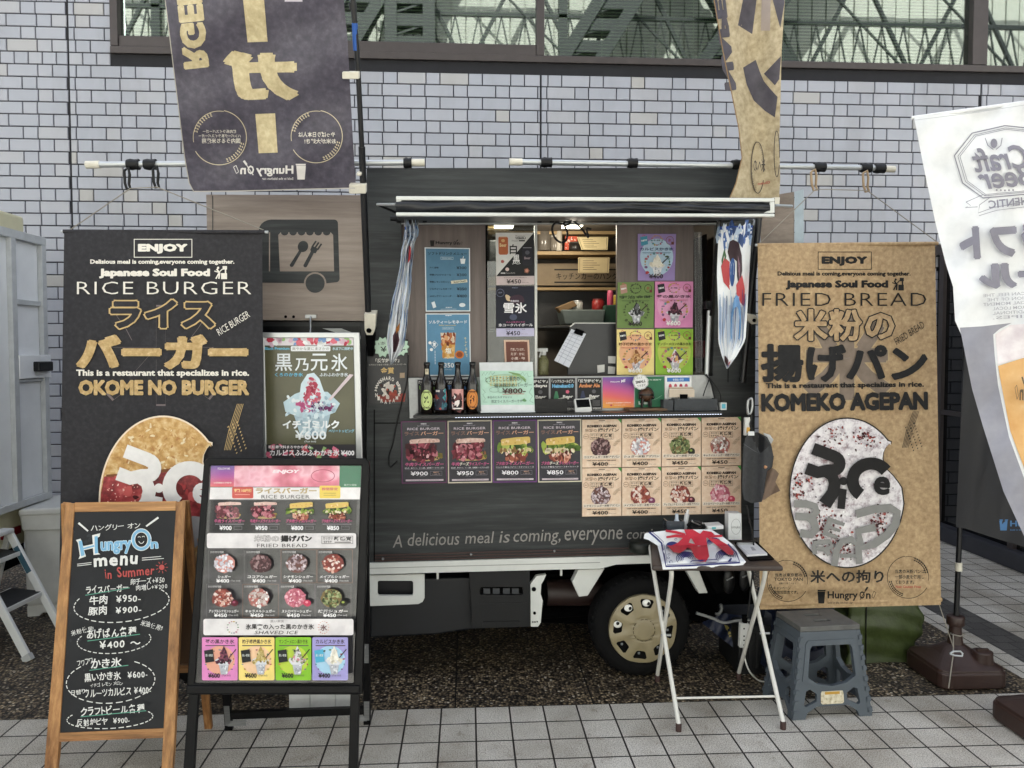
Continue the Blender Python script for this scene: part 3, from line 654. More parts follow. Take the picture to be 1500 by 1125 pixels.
# rear wheel (the cab's front wheel stands behind the signs)
WP = sh(VAN, .0); WC = WP.at(941, 924); WR = .245; ax = VAN.n
WC.z = WR + .002
def wheel(C):
    mb = MB(); mb.lathe([(.155, -.005), (.172, .004), (.2, .008), (.225, .0), (.238, -.015), (WR, -.04), (WR, -.12), (.235, -.145), (.17, -.15)], C, M_RUBBER, ax, 56)
    for i in range(44):
        a = 2 * math.pi * i / 44; u = ax.orthogonal().normalized(); t = ax.cross(u); d = u * math.cos(a) + t * math.sin(a)
        mb.bar(C + d * (WR - .003) - ax * .02, C + d * (WR - .003) - ax * .075, .012, .01, M_RUBBER, d)
    w_ = mb.build("wheel", van)
    u = V(ax.y, -ax.x, 0).normalized() * -1; u = u if u.x > 0 else -u; up = V(0, 0, 1)
    def dome(x, y, h):
        r = math.hypot(x, y); z_ = .012 + .02 * (1 - (r / .165) ** 2) - (.012 if .056 < r < .060 else 0) + (.006 if r < .05 else 0)
        rib = 0.005 * math.cos(8 * (math.atan2(-y, x) - R(105))) * min(1, max(0, (r - .06) / .05))
        return C + u * x - up * y + ax * (z_ + rib + h)
    pr = Print(dome); holes = []
    for k in range(8):
        a0 = R(83 + 45 * k); h = []
        for dr, da in ((-.02, -.15), (-.016, -.2), (.014, -.24), (.021, -.19), (.022, .19), (.014, .24), (-.016, .2), (-.02, .15)): r = .126 + dr; h.append((r * math.cos(a0 + da), -r * math.sin(a0 + da)))
        holes.append(h)
    pr.poly([(.166 * math.cos(2 * math.pi * i / 64), .166 * math.sin(2 * math.pi * i / 64)) for i in range(64)], M_BEIGE, holes)
    for k in range(16): pr.line(arc(0, 0, .0525, .0525, k * 22.5 + 3, k * 22.5 + 19, 3), .0022, M_CHASSIS)
    mb = MB(); g_ = [(-.165 + i * .33 / 26) for i in range(27)]; pr.done(mb, (g_, g_), True); hc = mb.build("hubcap", w_)
    mb = MB(); mb.lathe([(.01, -.02), (.168, -.02), (.168, -.035), (.01, -.035)], C, M_CHASSIS, ax, 32); mb.lathe([(.1655, .012), (.168, .002), (.162, -.01)], C, M_BEIGE, ax, 48, True, False)
    for k in range(8):
        a = R(83 + 45 * k); p = C + u * (.126 * math.cos(a)) + up * (.126 * math.sin(a)); mb.sphere(p - ax * .012, .014, plain("steel disc grey", "#84888c", .4, .5), 1, .6, 1, 10)
    mb.build("steel_disc", w_); return w_, u
w1, wu = wheel(WC)
M_EYEW = ink("#f2f2ee", .25); M_EYEB = ink("#0b0b0b", .2)
for a, dx, dy in ((125, .006, .0), (83, .008, -.002), (168, -.001, .006)):
    r = .127; p = WC + wu * (r * math.cos(R(a))) + V(0, 0, r * math.sin(R(a))) + ax * .012
    mb = MB(); mb.sphere(p, .0205, M_EYEW, 1, .4, .85, 18); mb.sphere(p + wu * dx + V(0, 0, dy) + ax * .006, .0085, M_EYEB, 1, .45, 1, 14); e = mb.build("eye_sticker", w1)
wheel(WC - wu * 2.0)
# roof lamp inside the kitchen
n = NT("lit kitchen lamp"); n.b.inputs["Emission Color"].default_value = (1, .9, .68, 1); n.b.inputs["Emission Strength"].default_value = 3; M_LAMP = n.m
lp = VAN.at(838, 331, -.5); lp2 = VAN.at(738, 331, -.5)
for k in (lp, lp2): mb = MB(); mb.box((k.x - .05, k.y - .05, k.z - .006), (k.x + .05, k.y + .05, k.z + .012), M_LAMP); mb.build("ceiling_lamp", van)
for p in (lp, lp2):
    ld = bpy.data.lights.new("kitchen lamp", 'POINT'); ld.energy = 1.1; ld.color = (1, .9, .74); ld.shadow_soft_size = .06; lo = bpy.data.objects.new("kitchen_lamp", ld); COL.objects.link(lo); lo.location = p + V(0, 0, -.04)
# ================================================================ BANNERS
M_SLATE = mottle("black slate banner cloth", [(.25, "#1a1a1d"), (.5, "#252428"), (.75, "#343338")], 60, .75)
M_KRAFT = mottle("kraft paper banner cloth", [(.25, "#93795a"), (.5, "#b09571"), (.75, "#c7ae88")], 55, .75)
M_GOLD = mottle("mottled gold print", [(.3, "#a98a55"), (.55, "#c3a571"), (.7, "#d8bf92")], 60, .6)
M_COAL = mottle("mottled black print", [(.3, "#0e0e0f"), (.7, "#1d1d1f")], 60, .75)
M_SUGAR = mottle("sugared bread print", [(.3, "#7b2a2a"), (.36, "#8d7378"), (.43, "#bdb5bb"), (.52, "#e3dfe2"), (.7, "#f3f1f1")], 30, .6, 10, 0, .75)
M_PATTY = mottle("meat sauce print", [(.3, "#4a1a1e"), (.45, "#8a2a2e"), (.6, "#b8474a"), (.74, "#d98880")], 22, .5, 6)
M_RICEBUN = mottle("toasted bun print", [(.3, "#a9793f"), (.5, "#cfa566"), (.7, "#ead3a3")], 34, .6, 8)
def wheat(pr, cx, cy, r, c, sx=1, w_=.9):
    pr.ring(cx, cy, r * sx, r, w_, c, 40, 100, 330 if sx else 330); pr.ring(cx, cy, r * sx * .95, r * .97, w_ * .8, c, 30, -10, 100)
    for a0, a1 in ((15, 70), (195, 250)):
        for k in range(9):
            a = R(a0 + (a1 - a0) * k / 8)
            for d in (.84, .92): pr.ell(cx + r * sx * d * math.cos(a), cy - r * d * math.sin(a), .9 * sx, 1.7, c, 7, 0, -a)
def logo(pr, x0, y0, x1, y1, c, flip=False, sub=True):
    W, H = x1 - x0, y1 - y0
    X = (lambda u: x1 - u * W) if flip else (lambda u: x0 + u * W); Y = lambda v: y0 + v * H
    pr.poly([(X(0), Y(.12)), (X(.13), Y(.12)), (X(.115), Y(1)), (X(.015), Y(1))], c); pr.poly([(X(0), Y(0)), (X(.14), Y(0)), (X(.135), Y(.1)), (X(.005), Y(.1))], c)
    a, b = sorted((X(.17), X(.68))); pr.text("Hungry", a, Y(.1), b, Y(.8), c, .03, flip=flip); a, b = sorted((X(.71), X(.8))); pr.text("O", a, Y(.1), b, Y(.66), c, .03, flip=flip); a, b = sorted((X(.82), X(.9))); pr.text("n", a, Y(.25), b, Y(.66), c, .03, flip=flip)
    pr.line([(X(.72), Y(.72)), (X(.84), Y(-.12))], W * .012, c); pr.line([(X(.81), Y(.06)), (X(.85), Y(-.2))], W * .03, c)
    for p, q_ in (((.92, .5), (.95, .62)), ((.95, .62), (.99, .2)), ((.99, .2), (.955, .1)), ((.955, .1), (.92, .5))): pr.line([(X(p[0]), Y(p[1])), (X(q_[0]), Y(q_[1]))], W * .008, c)
    if sub: a, b = sorted((X(.17), X(.6))); pr.text("Sold in the kitchen car", a, Y(.86), b, Y(1.02), c, .01, flip=flip)
def oval(n=70):
    p = []
    for i in range(n + 1):
        a = R(40 + (360 - 40 - 8) * i / n); y_ = 722 - 110.5 * math.sin(a); x_ = 1241 + 85 * math.cos(a); p.append((x_, y_))
    return p + [(1322, 714), (1316, 705), (1309, 696), (1301, 688), (1296.5, 680), (1294, 671), (1295, 662), (1299, 654), (1306.4, 646)]
OV = oval()
def riceletters(pr, c, c2, bread):
    pr.line([(1191, 657), (1210, 664), (1222, 668.5)] + arc(1221, 679, 9, 10, 80, -80, 8) + [(1213, 689), (1198, 692), (1181, 686)], 17.5, c)
    pr.line([(1208, 690), (1219, 697), (1223, 708), (1220, 722), (1208, 739)][::1], [16, 17, 18, 18, 20], c)
    pr.ell(1235.5, 704.8, 6.2, 6, c, 24); pr.poly([(1229, 715), (1240.5, 717), (1237.5, 746), (1226.5, 745)], c)
    pr.line(arc(1276, 704, 27, 25, 35, 235, 18), 18, c); pr.text("e", 1280, 698, 1304, 725, c, .04, -6, res=4)
    if bread:
        pr.line([(1163, 738), (1180, 738), (1194, 742), (1196, 750), (1190, 757), (1176, 757), (1165, 756)], 11, c2); pr.line([(1184, 757), (1192, 764), (1195, 776), (1188, 783), (1172, 781)], 12, c2)
        pr.poly([(1213, 757), (1238, 766), (1236, 771), (1219, 766), (1217, 770), (1232, 776), (1230, 780), (1215, 775), (1213, 779), (1228, 785), (1226, 790), (1204, 783)], c2)
        pr.line([(1254, 753), (1280, 746), (1304, 744), (1314, 750), (1312, 768), (1300, 783), (1280, 797), (1262, 802), (1257, 778), (1283, 772)], 12, c2)
        pr.line([(1191, 796), (1215, 793), (1219, 800), (1210, 805), (1197, 803)], 7, c2); pr.line([(1192, 797), (1194, 812)], 7, c2); pr.line([(1208, 804), (1215, 813)], 7, c2)
        pr.line([(1222, 829), (1226, 805), (1234, 793), (1247, 790), (1257, 798), (1259, 826)], 10, c2); pr.line([(1230, 814), (1256, 814)], 6, c2)
    else:
        for t, x0, y0, x1, y1, rt in (("B", 1165, 740, 1195, 785, -8), ("U", 1203, 752, 1228, 785, 10), ("R", 1190, 788, 1215, 815, 0), ("G", 1226, 784, 1258, 826, 0), ("E", 1262, 778, 1282, 808, 12), ("R", 1268, 740, 1310, 780, 8)): pr.text(t, x0, y0, x1, y1, c2, .09, rt)
def headtext(pr, c):
    pr.frame(1198, 368.6, 1277, 395, 1, c); pr.text("ENJOY", 1203.5, 375.5, 1270.5, 389.5, c, .075, sp=1.08)
    pr.text("Delisious meal is coming,everyone coming together.", 1139, 397.6, 1334, 405.6, c, .04)
    pr.text("Japanese Soul Food", 1151, 410.5, 1301, 424.5, c, .06)
    pr.line([(1310, 411), (1314, 417), (1313, 425)], 2.2, c); pr.line([(1307, 414), (1313, 416), (1318, 411)], 1.4, c); pr.line([(1309, 425), (1313, 417)], 1.8, c); pr.ell(1312, 409.5, 1.6, 1.8, c, 10); pr.rect(1316, 417, 1324, 425.5, c); pr.rect(1318, 407, 1324, 412, c); pr.rect(1321, 412, 1323, 418, c)
def ears(pr, c):
    for k in range(5): pr.line([(1322 + k * 2, 656), (1328 + k * 2.2, 630), (1338 + k * 2, 602)], .7, c)
    for k in range(3):
        for j in range(9): pr.ell(1329 + k * 6 + j * 1.4 - 2, 626 + j * 4.2 - k * 3, .8, 1.5, c, 6, 0, .5)
BANX = [1108 + i * 14 for i in range(20)]; BANY = [354 + i * 20 for i in range(28)]
def banner(name, label, dark, pl, quad, Tf, cyc, cpl, cord):
    tl, tr_, br_, bl = quad
    t = thing(name, label, "banner", pl.at((bl[0] + br_[0]) / 2, (bl[1] + br_[1]) / 2), "hanging banners with large lettering")
    bg = M_SLATE if dark else M_KRAFT; c = "#e9e4da" if dark else "#121111"; big = M_GOLD if dark else M_COAL; ol = "#c9ac78" if dark else "#202022"
    x0, x1 = tl[0], tr_[0]; y0, y1 = tl[1], bl[1]
    def fm(x, y, h):
        u = (x - x0) / (x1 - x0); v = (y - y0) / (y1 - y0)
        d = .009 * math.sin(u * 5 + v * 3) + .004 * math.sin(u * 13 + v * 2.5) * (.4 + v) + .003 * math.sin(v * 9 - u * 4) + .004 * math.sin(v * 16) * (1 if v < .15 else .25) + .012 * v * math.sin(u * 3.1) + (.012 * math.exp(-((v - .94) / .018) ** 2))
        return pl.at(x, y, d + h)
    pr = Print(fm, .0004); pr.poly([tl, tr_, br_, bl], bg); pr.T = Tf
    mk = (1246, 470, 1310, 580)
    fz = mottle("faint print", [(.3, "#77695c"), (.7, "#8c7d70")], 20) if not dark else mottle("faint print dark", [(.3, "#4a4545"), (.7, "#5a5351")], 20)
    if dark:
        pr.text("米", 1160, 462, 1310, 605, "#75696a", .0); pr.text("米", 1162.5, 464.5, 1307.5, 602.5, bg, .0)
    else: pr.text("米", 1176, 462, 1306, 588, "#b8a27e", .06); pr.text("米", 1178, 464, 1304, 586, fz, .05)
    headtext(pr, c)
    if dark: pr.text("RICE BURGER", 1121, 429, 1357, 447, c, -.01, sp=1.1)
    else: pr.text("FRIED BREAD", 1116.7, 429, 1357, 448, c, -.012, sp=1.1)
    if dark:
        pr.text("ライス", 1164, 453, 1309, 497, bg, .05, edge=ol, ew=.045, sp=1.05); pr.text("バーガー", 1120, 504, 1353, 553, big, .07, res=3)
        pr.text("This is a restaurant that specializes in rice.", 1120, 553.5, 1354, 565, c, .04); pr.text("OKOME NO BURGER", 1123, 568, 1354, 590, big, .058)
    else:
        pr.text("米粉の", 1162, 451, 1312, 501, M_KRAFT, .035, edge=ol, ew=.035, sp=1.08); pr.text("揚げパン", 1114.5, 503.6, 1358.6, 560, big, .042, res=3)
        pr.text("This is a restaurant that specializes in rice.", 1121.7, 560, 1353.6, 570, c, .04, .6); pr.text("KOMEKO AGEPAN", 1115, 575, 1359.4, 602, big, .058, .7)
    pr.text(cyc, 1307, 483, 1357, 493, c, -.004, 33, .2); ears(pr, "#c9ac78" if dark else "#2a2623")
    cxs = sum(p[0] for p in OV) / len(OV); cys = sum(p[1] for p in OV) / len(OV)
    if dark:
        pr.poly(OV, "#f0dfc8"); inn = [(cxs + (x - cxs) * .975, cys + (y - cys) * .98) for x, y in OV]; pr.poly(inn, M_RICEBUN)
        pr.poly([(x, y) for x, y in inn if y > 692] + [(1180, 688), (1220, 686), (1250, 683), (1275, 680), (1291, 676)][::-1] if False else [(1163, 690), (1180, 687), (1205, 689), (1250, 683), (1270, 678), (1289, 675), (1291, 684), (1300, 696), (1312, 706), (1320, 716), (1322, 740), (1318, 760), (1162, 760), (1158, 730), (1159, 712)], M_PATTY)
        pr.poly([(1160, 756), (1320, 756), (1308, 790), (1285, 815), (1241, 830), (1200, 815), (1175, 785)], M_RICEBUN)
        def bt():
            while True:
                x, y = rnd.uniform(1165, 1315), rnd.uniform(618, 684)
                if ((x - 1240) / 72) ** 2 + ((y - 718) / 98) ** 2 < 1 and not (x > 1285 and y > 640): return x, y
        pr.blobs(bt, 90, 3.2, ["#b98550", "#ead9b4", "#c99c62", "#dcbd88"], .4, .45); pr.line([(1166, 689), (1205, 687), (1250, 681.5), (1288, 674)], [3, 4, 4, 2], "#7d4a28")
        pr.blobs(lambda: (rnd.uniform(1168, 1215), rnd.uniform(700, 745)), 50, 1.3, ["#e9a79c", "#f3d2c8"])
        pr.blobs(lambda: (rnd.uniform(1165, 1310), rnd.uniform(690, 752)), 24, 7, ["#6b1f22", "#a8393c", "#c65a58", "#4d191d"])
    else:
        pr.poly(OV, "#1a1818"); inn = [(cxs + (x - cxs) * .978, cys + (y - cys) * .982) for x, y in OV]; pr.poly(inn, M_SUGAR)
        ok = lambda x, y: ((x - 1238) / 76) ** 2 + ((y - 722) / 100) ** 2 < 1
        def pt(a, b, sx, sy):
            while True:
                x, y = rnd.gauss(a, sx), rnd.gauss(b, sy)
                if ok(x, y): return x, y
        for a, b, sx, sy, nn in ((1208, 768, 12, 18, 90), (1225, 800, 22, 12, 120), (1270, 640, 10, 7, 40), (1170, 715, 8, 14, 40), (1290, 765, 8, 12, 70), (1215, 640, 14, 8, 30)):
            pr.blobs(lambda: pt(a, b, sx, sy), nn, 1.9, ["#7d2c2b", "#a24a43", "#5b2225", "#3a2224"])
        pr.blobs(lambda: pt(1240, 720, 45, 60), 160, 1.5, ["#98949a", "#6d6a70", "#ffffff", "#c9c3c6"])
    riceletters(pr, "#f0eeec" if dark else "#171617", "#868684" if not dark else "#a9a8a6", not dark)
    if not dark:
        pr.text("米への拘り", 1187, 835, 1294.6, 854, c, .025)
        wheat(pr, 1154, 850.6, 30.5, c); wheat(pr, 1330.8, 845.4, 31, c)
        for s_, a, b, x0_, x1_ in (("当店は東京都の", 839.5, 845, 1135, 1175), ("TOKYO PAN", 846, 851, 1134, 1176), ("米粉パンを食べよう", 853, 856, 1141, 1166), ("キャンペーン", 859, 864, 1133, 1158), ("参加加盟店です。", 865, 870, 1133, 1169)): pr.text(s_, x0_, a, x1_, b, c, .02)
        for s_, a, b, x0_, x1_, cc in (("当店の米粉パンは", 834, 840, 1311, 1355, c), ("一部小麦を使用し", 842, 848, 1311, 1354, c), ("ております。", 850, 855.5, 1311, 1339, c), ("Not Gluten Free", 857.5, 861.5, 1312, 1349, "#a33b35")): pr.text(s_, x0_, a, x1_, b, cc, .02)
        logo(pr, 1197.5, 864, 1284, 884, c)
    mb = MB(); pr.T = None
    cx_ = [x0 - 6 + (x1 - x0 + 18) * i / 30 for i in range(31)]; cy_ = [y0 - 4 + (y1 - y0 + 10) * i / 96 for i in range(97)]
    pr.done(mb, (cx_, cy_), True); mb.build("banner_cloth", t)
    mb = MB(); mb.tube([pl.at(tl[0] - 1, tl[1] + 2, -.004), pl.at(tr_[0] + 4, tr_[1] + 2, -.004)], .0085, bg, 10); mb.tube([pl.at(tr_[0] + 2, tr_[1] + 2, -.004), pl.at(tr_[0] + 9, tr_[1] + 2, -.004)], .006, M_ALU); mb.tube([pl.at(tl[0] - 4, tl[1] + 2, -.004), pl.at(tl[0], tl[1] + 2, -.004)], .006, M_ALU); mb.build("top_rod", t)
    mb = MB(); mb.tube([pl.at(bl[0], bl[1] - 8, -.002), pl.at(br_[0], br_[1] - 8, -.002)], .011, bg, 10); mb.build("bottom_rod", t)
    mb = MB(); mb.tube([cpl.at(x, y) for x, y in cord], .0022, M_CORD, 6); mb.build("hanging_cord", t)
    return t
M_CORD = plain("grey cord", "#8f8a80", .8)
RP = Plane(VAN.at(1240, 620, .22), V(.03, -1, -.02)); LP = Plane(V(-1.4, 3.22, 1.5), V(.03, -1, 0))
banner("hanging_banner", "kraft brown banner with black FRIED BREAD lettering hanging right of the food truck", False, RP, ((1110, 357), (1369.5, 354.5), (1378.5, 886), (1113, 893)), None, "FRIED BREAD", sh(RP, -.01), [(1112, 357), (1195, 277), (1270, 279), (1372, 354)])
def TL_(x, y):
    yy = 350 + (y - 368.6) * 1.035 if y < 610 else 610 + (y - 612.7) * 1.14
    return (108 + (x - 1116.7) * 1.083, yy) if y < 610 else (145.6 + (x - 1157) * 1.11, yy)
banner("hanging_banner", "black slate banner with white and gold RICE BURGER lettering hanging left of the truck", True, LP, ((94, 337), (384, 338), (388, 915), (86, 912)), TL_, "RICE BURGER", Plane(V(-1.4, 3.235, 1.5), V(.03, -1, 0)), [(102, 337), (191, 276), (230, 274), (386, 337)])
# ---- poles across the roof, ties and cords
M_BROWNCORD = plain("tan cord", "#a58f73", .8)
def pole(label, pl, a, b, ties, ends, ring):
    t = thing("banner_pole", label, "pole", pl.at((a[0] + b[0]) / 2, (a[1] + b[1]) / 2), "white telescopic poles tied along the truck roof")
    mb = MB(); mb.tube([pl.at(*a), pl.at(*b)], .0125, M_ALU, 12); mb.build("pole_tube", t)
    for p, q_ in ends: mb = MB(); mb.tube([pl.at(*p), pl.at(*q_)], .0155, M_CREAMW, 12); mb.build("end_cap", t)
    for x, y, w_ in ties:
        mb = MB(); mb.tube([pl.at(x - w_, y), pl.at(x - w_ * .3, y), pl.at(x + w_ * .3, y), pl.at(x + w_, y)], [.02, .024, .021, .023], M_BLACKP, 10); mb.build("tie_wrap", t)
    for x, y, y2 in ring:
        mb = MB(); mb.tube([pl.at(x, y2 - 26, .02), pl.at(x + 6, y2 - 30, .03), pl.at(x + 8, y2 - 20, .02), pl.at(x + 7, y2 - 6, .015), pl.at(x + 9, y2, .012), pl.at(x + 4, y2 + 1, .02), pl.at(x + 1, y2 - 8, .02), pl.at(x, y2 - 26, .02)], .0055, M_BLACKP if x < 700 else M_BROWNCORD, 8); mb.build("carabiner", t)
    return t
PL1 = Plane(V(-.8, 3.3, 2.3), V(.05, -1, 0)); PL2 = Plane(VAN.at(1000, 242, .14), V(.06, -1, 0))
pole("white pole tied to the left end of the truck roof above the black banner", PL1, (134, 241), (614, 238), [(195, 241, 9), (220, 241, 9), (597, 239, 6)], [((126, 241.5), (146, 241)), ((602, 238.5), (622, 238.5))], [(182, 236, 276), (224, 236, 274)])
pole("aluminium pole tied to the right end of the truck roof above the kraft banner", PL2, (752, 237), (1300, 246.5), [(800, 238, 8), (926, 239, 7), (1080, 241, 8), (1200, 245, 8), (1268, 246, 7), (1288, 247, 7)], [((746, 237), (765, 237.5)), ((1290, 247), (1310, 248))], [(1188, 240, 278), (1264, 242, 280)])
# ================================================================ FLAGS
M_FDARK = mottle("dark violet flag cloth", [(.3, "#3f3c47"), (.5, "#4b4754"), (.7, "#5b5764")], 40, .5)
M_FTAN = mottle("tan flag cloth", [(.3, "#998a6e"), (.5, "#b3a486"), (.72, "#c7ba9c")], 40, .7)
M_FGOLD = mottle("pale gold flag print", [(.3, "#b3a27c"), (.55, "#cbbc95"), (.7, "#d9cda9")], 40, .6)
M_FINK = mottle("faded black flag print", [(.3, "#3f3c45"), (.7, "#514d57")], 30, .6)
M_FWHITE = mottle("white flag cloth", [(.3, "#d6d8da"), (.7, "#eeeff0")], 8, .6); M_FBLACK = plain("black flag cloth", "#191a20", .5, var=.25, scale=6)
def clothmap(pl, off, fn): return lambda x, y, h: pl.at(x, y, off + fn(x, y) + h)
FP = P3(VAN.at(543, 505, .05), VAN.at(522, 200, .42), VAN.at(260, 200, .38))
fl = thing("dark_flag", "dark violet flag with mirrored gold lettering on a pole left of the hatch", "flag", FP.at(540, 470), "advertising flags on poles")
def wave1(x, y): return .016 * math.sin((x - 240) * .03 + y * .006) * min(1, max(0, (525 - x) / 120)) + .010 * math.sin(y * .05 + x * .02) + .006 * math.sin(x * .07 - y * .03)
pr = Print(clothmap(FP, 0, wave1), .0005)
pr.poly([(239, -14), (242, 0), (257.5, 127), (270.5, 231), (277, 268), (284, 281), (340, 280.5), (430, 278), (520.5, 276), (521, 268), (517, 205), (509, 56), (502, -14)], M_FDARK)
pr.rect(417, -10, 443, 2.5, "#c9c4cc")
pr.text("BURGER", 202, -1, 362, 22, M_FGOLD, .07) if False else None
pr.text("RGER", 218, 18, 345, 56, M_FGOLD, .06, -84, 0, True, res=3)
pr.poly([(355, -10), (386, -10), (392, 61), (362.7, 62)], M_FGOLD); pr.text("ガ", 328, 74, 437, 147, M_FGOLD, .07, 1, 0, True, res=4); pr.poly([(374, 167), (403, 166), (406.7, 223.5), (379, 224.5)], M_FGOLD)
wheat(pr, 321, 201.5, 40, "#cfc3a6", -1, 1.1); wheat(pr, 463, 200, 38.5, "#cfc3a6", -1, 1.1)
for s_, a, b, x0, x1 in (("焼肉系ライスバーガー", 190, 195, 297, 346), ("ハンバーグ系ライスバーガー", 196.5, 201.5, 291, 353), ("国内うるち米使用", 202.5, 210, 296, 352), ): pr.text(s_, x0, a, x1, b, "#d8d2c6", .02, 0, 0, True)
for s_, a, b, x0, x1 in (("やっぱり日本人は", 193, 201, 437, 491), ("お米が大好き!", 203, 210.5, 446, 492)): pr.text(s_, x0, a, x1, b, "#d8d2c6", .02, 0, 0, True)
logo(pr, 341, 240, 448, 263, "#dedad6", True); pr.line([(284, 280.5), (340, 280), (430, 277.5), (520, 275.5)], 1.6, "#b9b4ae"); pr.line([(242, 0), (257.5, 127), (270.5, 231), (277, 268), (284, 281)], 1.4, "#a9a49a")
mb = MB(); pr.done(mb, ([232 + i * 6 for i in range(50)], [-12 + i * 10 for i in range(31)]), True); mb.build("flag_cloth", fl)
PP = sh(FP, -.012)
M_POLE = plain("black flagpole", "#101114", .35, var=.2)
mb = MB(); mb.tube([PP.at(514, -40), PP.at(524, 93), PP.at(530, 215)], .0105, M_POLE, 12); mb.tube([PP.at(530, 215), PP.at(540, 470), PP.at(543, 520)], .014, M_POLE, 12); mb.tube([PP.at(516.5, 4), PP.at(517.4, 14)], .0145, M_POLE, 12); mb.build("flagpole", fl)
mb = MB(); mb.tube([PP.at(519.5, 34), PP.at(521.5, 74)], .0112, ink("#2d5aa5"), 12); mb.build("pole_sticker", fl)
for p in ((501, 105, 526, 116), (522, 253, 529, 258), (511, 270, 536, 284)): mb = MB(); mb.slab([(p[0], p[1]), (p[2], p[1]), (p[2], p[3]), (p[0], p[3])], FP, .022, .036, M_CREAMW); mb.build("pole_clip", fl, bevel=.004, fix=True)
mb = MB(); mb.slab(rrect(533, 459, 551, 492, 6) if False else [(533.5, 460), (551, 460), (549, 484), (546, 491), (537, 491), (534, 484)], FP, .02, .05, M_CREAMW); mb.lathe([(.012, 0), (.012, .004)], FP.at(540.5, 484, .021), M_CHASSIS, FP.n, 14); mb.slab([(535, 491), (549, 491), (547, 522), (538, 522)], FP, .016, .04, M_CHASSIS); mb.build("pole_holder", fl, bevel=.003, fix=True)
FP2 = P3(VAN.at(1100, 300, .17), VAN.at(1146, 0, .29), VAN.at(1050, 0, .29))
f2 = thing("tan_flag", "narrow twisted tan flag with dark mirrored lettering right of the hatch", "flag", FP2.at(1100, 470), "advertising flags on poles")
def wave2(x, y): return .03 * math.sin((x - 1046) * .085 - y * .004) + .006 * math.sin(y * .09 + x * .1)
pr = Print(clothmap(FP2, 0, wave2), .0006)
pr.poly([(1044, -14), (1046, 0), (1059, 75), (1070.6, 130.6), (1082, 186.6), (1087, 231), (1078, 269), (1069, 292), (1141, 296), (1143, 261), (1141.5, 209), (1143, 157), (1145, 75), (1149.7, 0), (1150, -14)], M_FTAN)
pr.poly([(1081, 37), (1091, -14), (1110, -14), (1102, 50)], M_FINK); pr.poly([(1128, -14), (1149.5, -14), (1149, 5), (1143, 41)], M_FINK); pr.poly([(1116, -14), (1129, -14), (1128, 45), (1114.5, 45)], "#a79a92")
pr.poly([(1088.5, 99), (1107, 87.7), (1113, 105), (1119, 119), (1129, 131), (1139, 142), (1135, 172), (1120, 162), (1104, 147), (1094, 124)], M_FINK); pr.poly([(1119, 108), (1144, 82), (1141.5, 116), (1135, 125)], M_FINK)
pr.text("NAPE", 995, 57, 1130, 74, M_FINK, .07, -83, 0, True)
wheat(pr, 1110, 245, 38, "#4a443f", .25, 1.2); wheat(pr, 1138, 225, 34, "#4a443f", .12, 1.2); pr.text("米への", 1104, 232, 1121, 252, "#4a443f", .02, 0, 0, True); pr.text("Gluten", 1110, 266, 1128, 270, "#a2423c", .02, 8, 0, True)
pr.line([(1046, 0), (1059, 75), (1070.6, 130.6), (1082, 186.6), (1087, 231), (1078, 269), (1069, 290)], 1.6, "#8a6f4e")
mb = MB(); pr.done(mb, ([1040 + i * 3 for i in range(38)], [-12 + i * 9 for i in range(36)]), True); mb.build("flag_cloth", f2)
mb = MB(); mb.tube([VAN.at(1088 + (560 - y) * .1, y, .04 + (560 - y) / 560 * .13) for y in (560, 470, 317, 130, -40)], [.0135, .0135, .0135, .0115, .0105], M_POLE, 12); mb.build("flagpole", f2)
mb = MB(); vp = sh(VAN, .06); mb.slab([(1095, 459), (1106, 461), (1111, 467), (1109, 474), (1103, 475), (1096, 470)], vp, .03, .02, M_CREAMW); mb.lathe([(.009, 0), (.009, .004)], vp.at(1104.5, 469.5, .031), M_CHASSIS, VAN.n, 14); mb.build("pole_holder", f2, bevel=.003, fix=True)
mb = MB(); mb.slab([(1134, 289), (1143, 289), (1142, 300), (1134, 300)], FP2, .06, .03, M_CREAMW); mb.build("pole_clip", f2, bevel=.003, fix=True)
b1c = PZ(.1).at(1328, 943) + V(.145, -.165, -.1); b2c = PZ(.1).at(1450, 1015) + V(.155, -.165, -.1)
# white craft beer flag (near), black flag behind it
WF = Plane(V(2.0, 2.95, 1.5), V(-.25, -1, .05))
wf = thing("white_flag", "white flag with mirrored Craft Beer lettering at the far right", "flag", (2.6, 3.0, 0), "advertising flags on poles")
WFP = [(1339, 172), (1420, 162), (1500, 150), (1580, 139), (1600, 800), (1560, 850), (1520, 812), (1500, 785), (1470, 720), (1440, 625), (1424, 570), (1408, 490), (1399, 470), (1396, 420), (1385, 385), (1370, 325), (1352, 240)]
def wave3(x, y): return .014 * math.sin(x * .05 + y * .013) + .006 * math.sin(y * .06 - x * .03) + .004 * math.sin(x * .11 + y * .09)
pr = Print(clothmap(WF, 0, wave3), .0011); pr.poly(WFP, M_FWHITE)
g_ = "#84828e"; lg = "#a7a6ae"
pr.poly([(1406, 480), (1440, 478), (1482, 473), (1464, 482), (1455, 490), (1457, 520), (1462, 565), (1478, 640), (1500, 700), (1530, 770), (1560, 848), (1520, 812), (1500, 785), (1470, 720), (1440, 625), (1424, 570)], mottle("grey flag shadow colour", [(.3, "#85858f"), (.7, "#9c9ca6")], 8))  # grey shadow area of the flag, laid on as colour
pr.poly([(1458, 490), (1480, 476), (1600, 468), (1600, 530), (1540, 520), (1500, 523), (1462, 534)], mottle("pinkish foam print", [(.3, "#d5c9cc"), (.7, "#ece6e6")], 20))
pr.poly([(1462, 536), (1500, 524), (1540, 521), (1600, 532), (1600, 830), (1560, 830), (1502, 690), (1480, 632), (1466, 560)], mottle("amber beer print", [(.3, "#d09a58"), (.6, "#dfb378"), (.8, "#ead0a2")], 9))
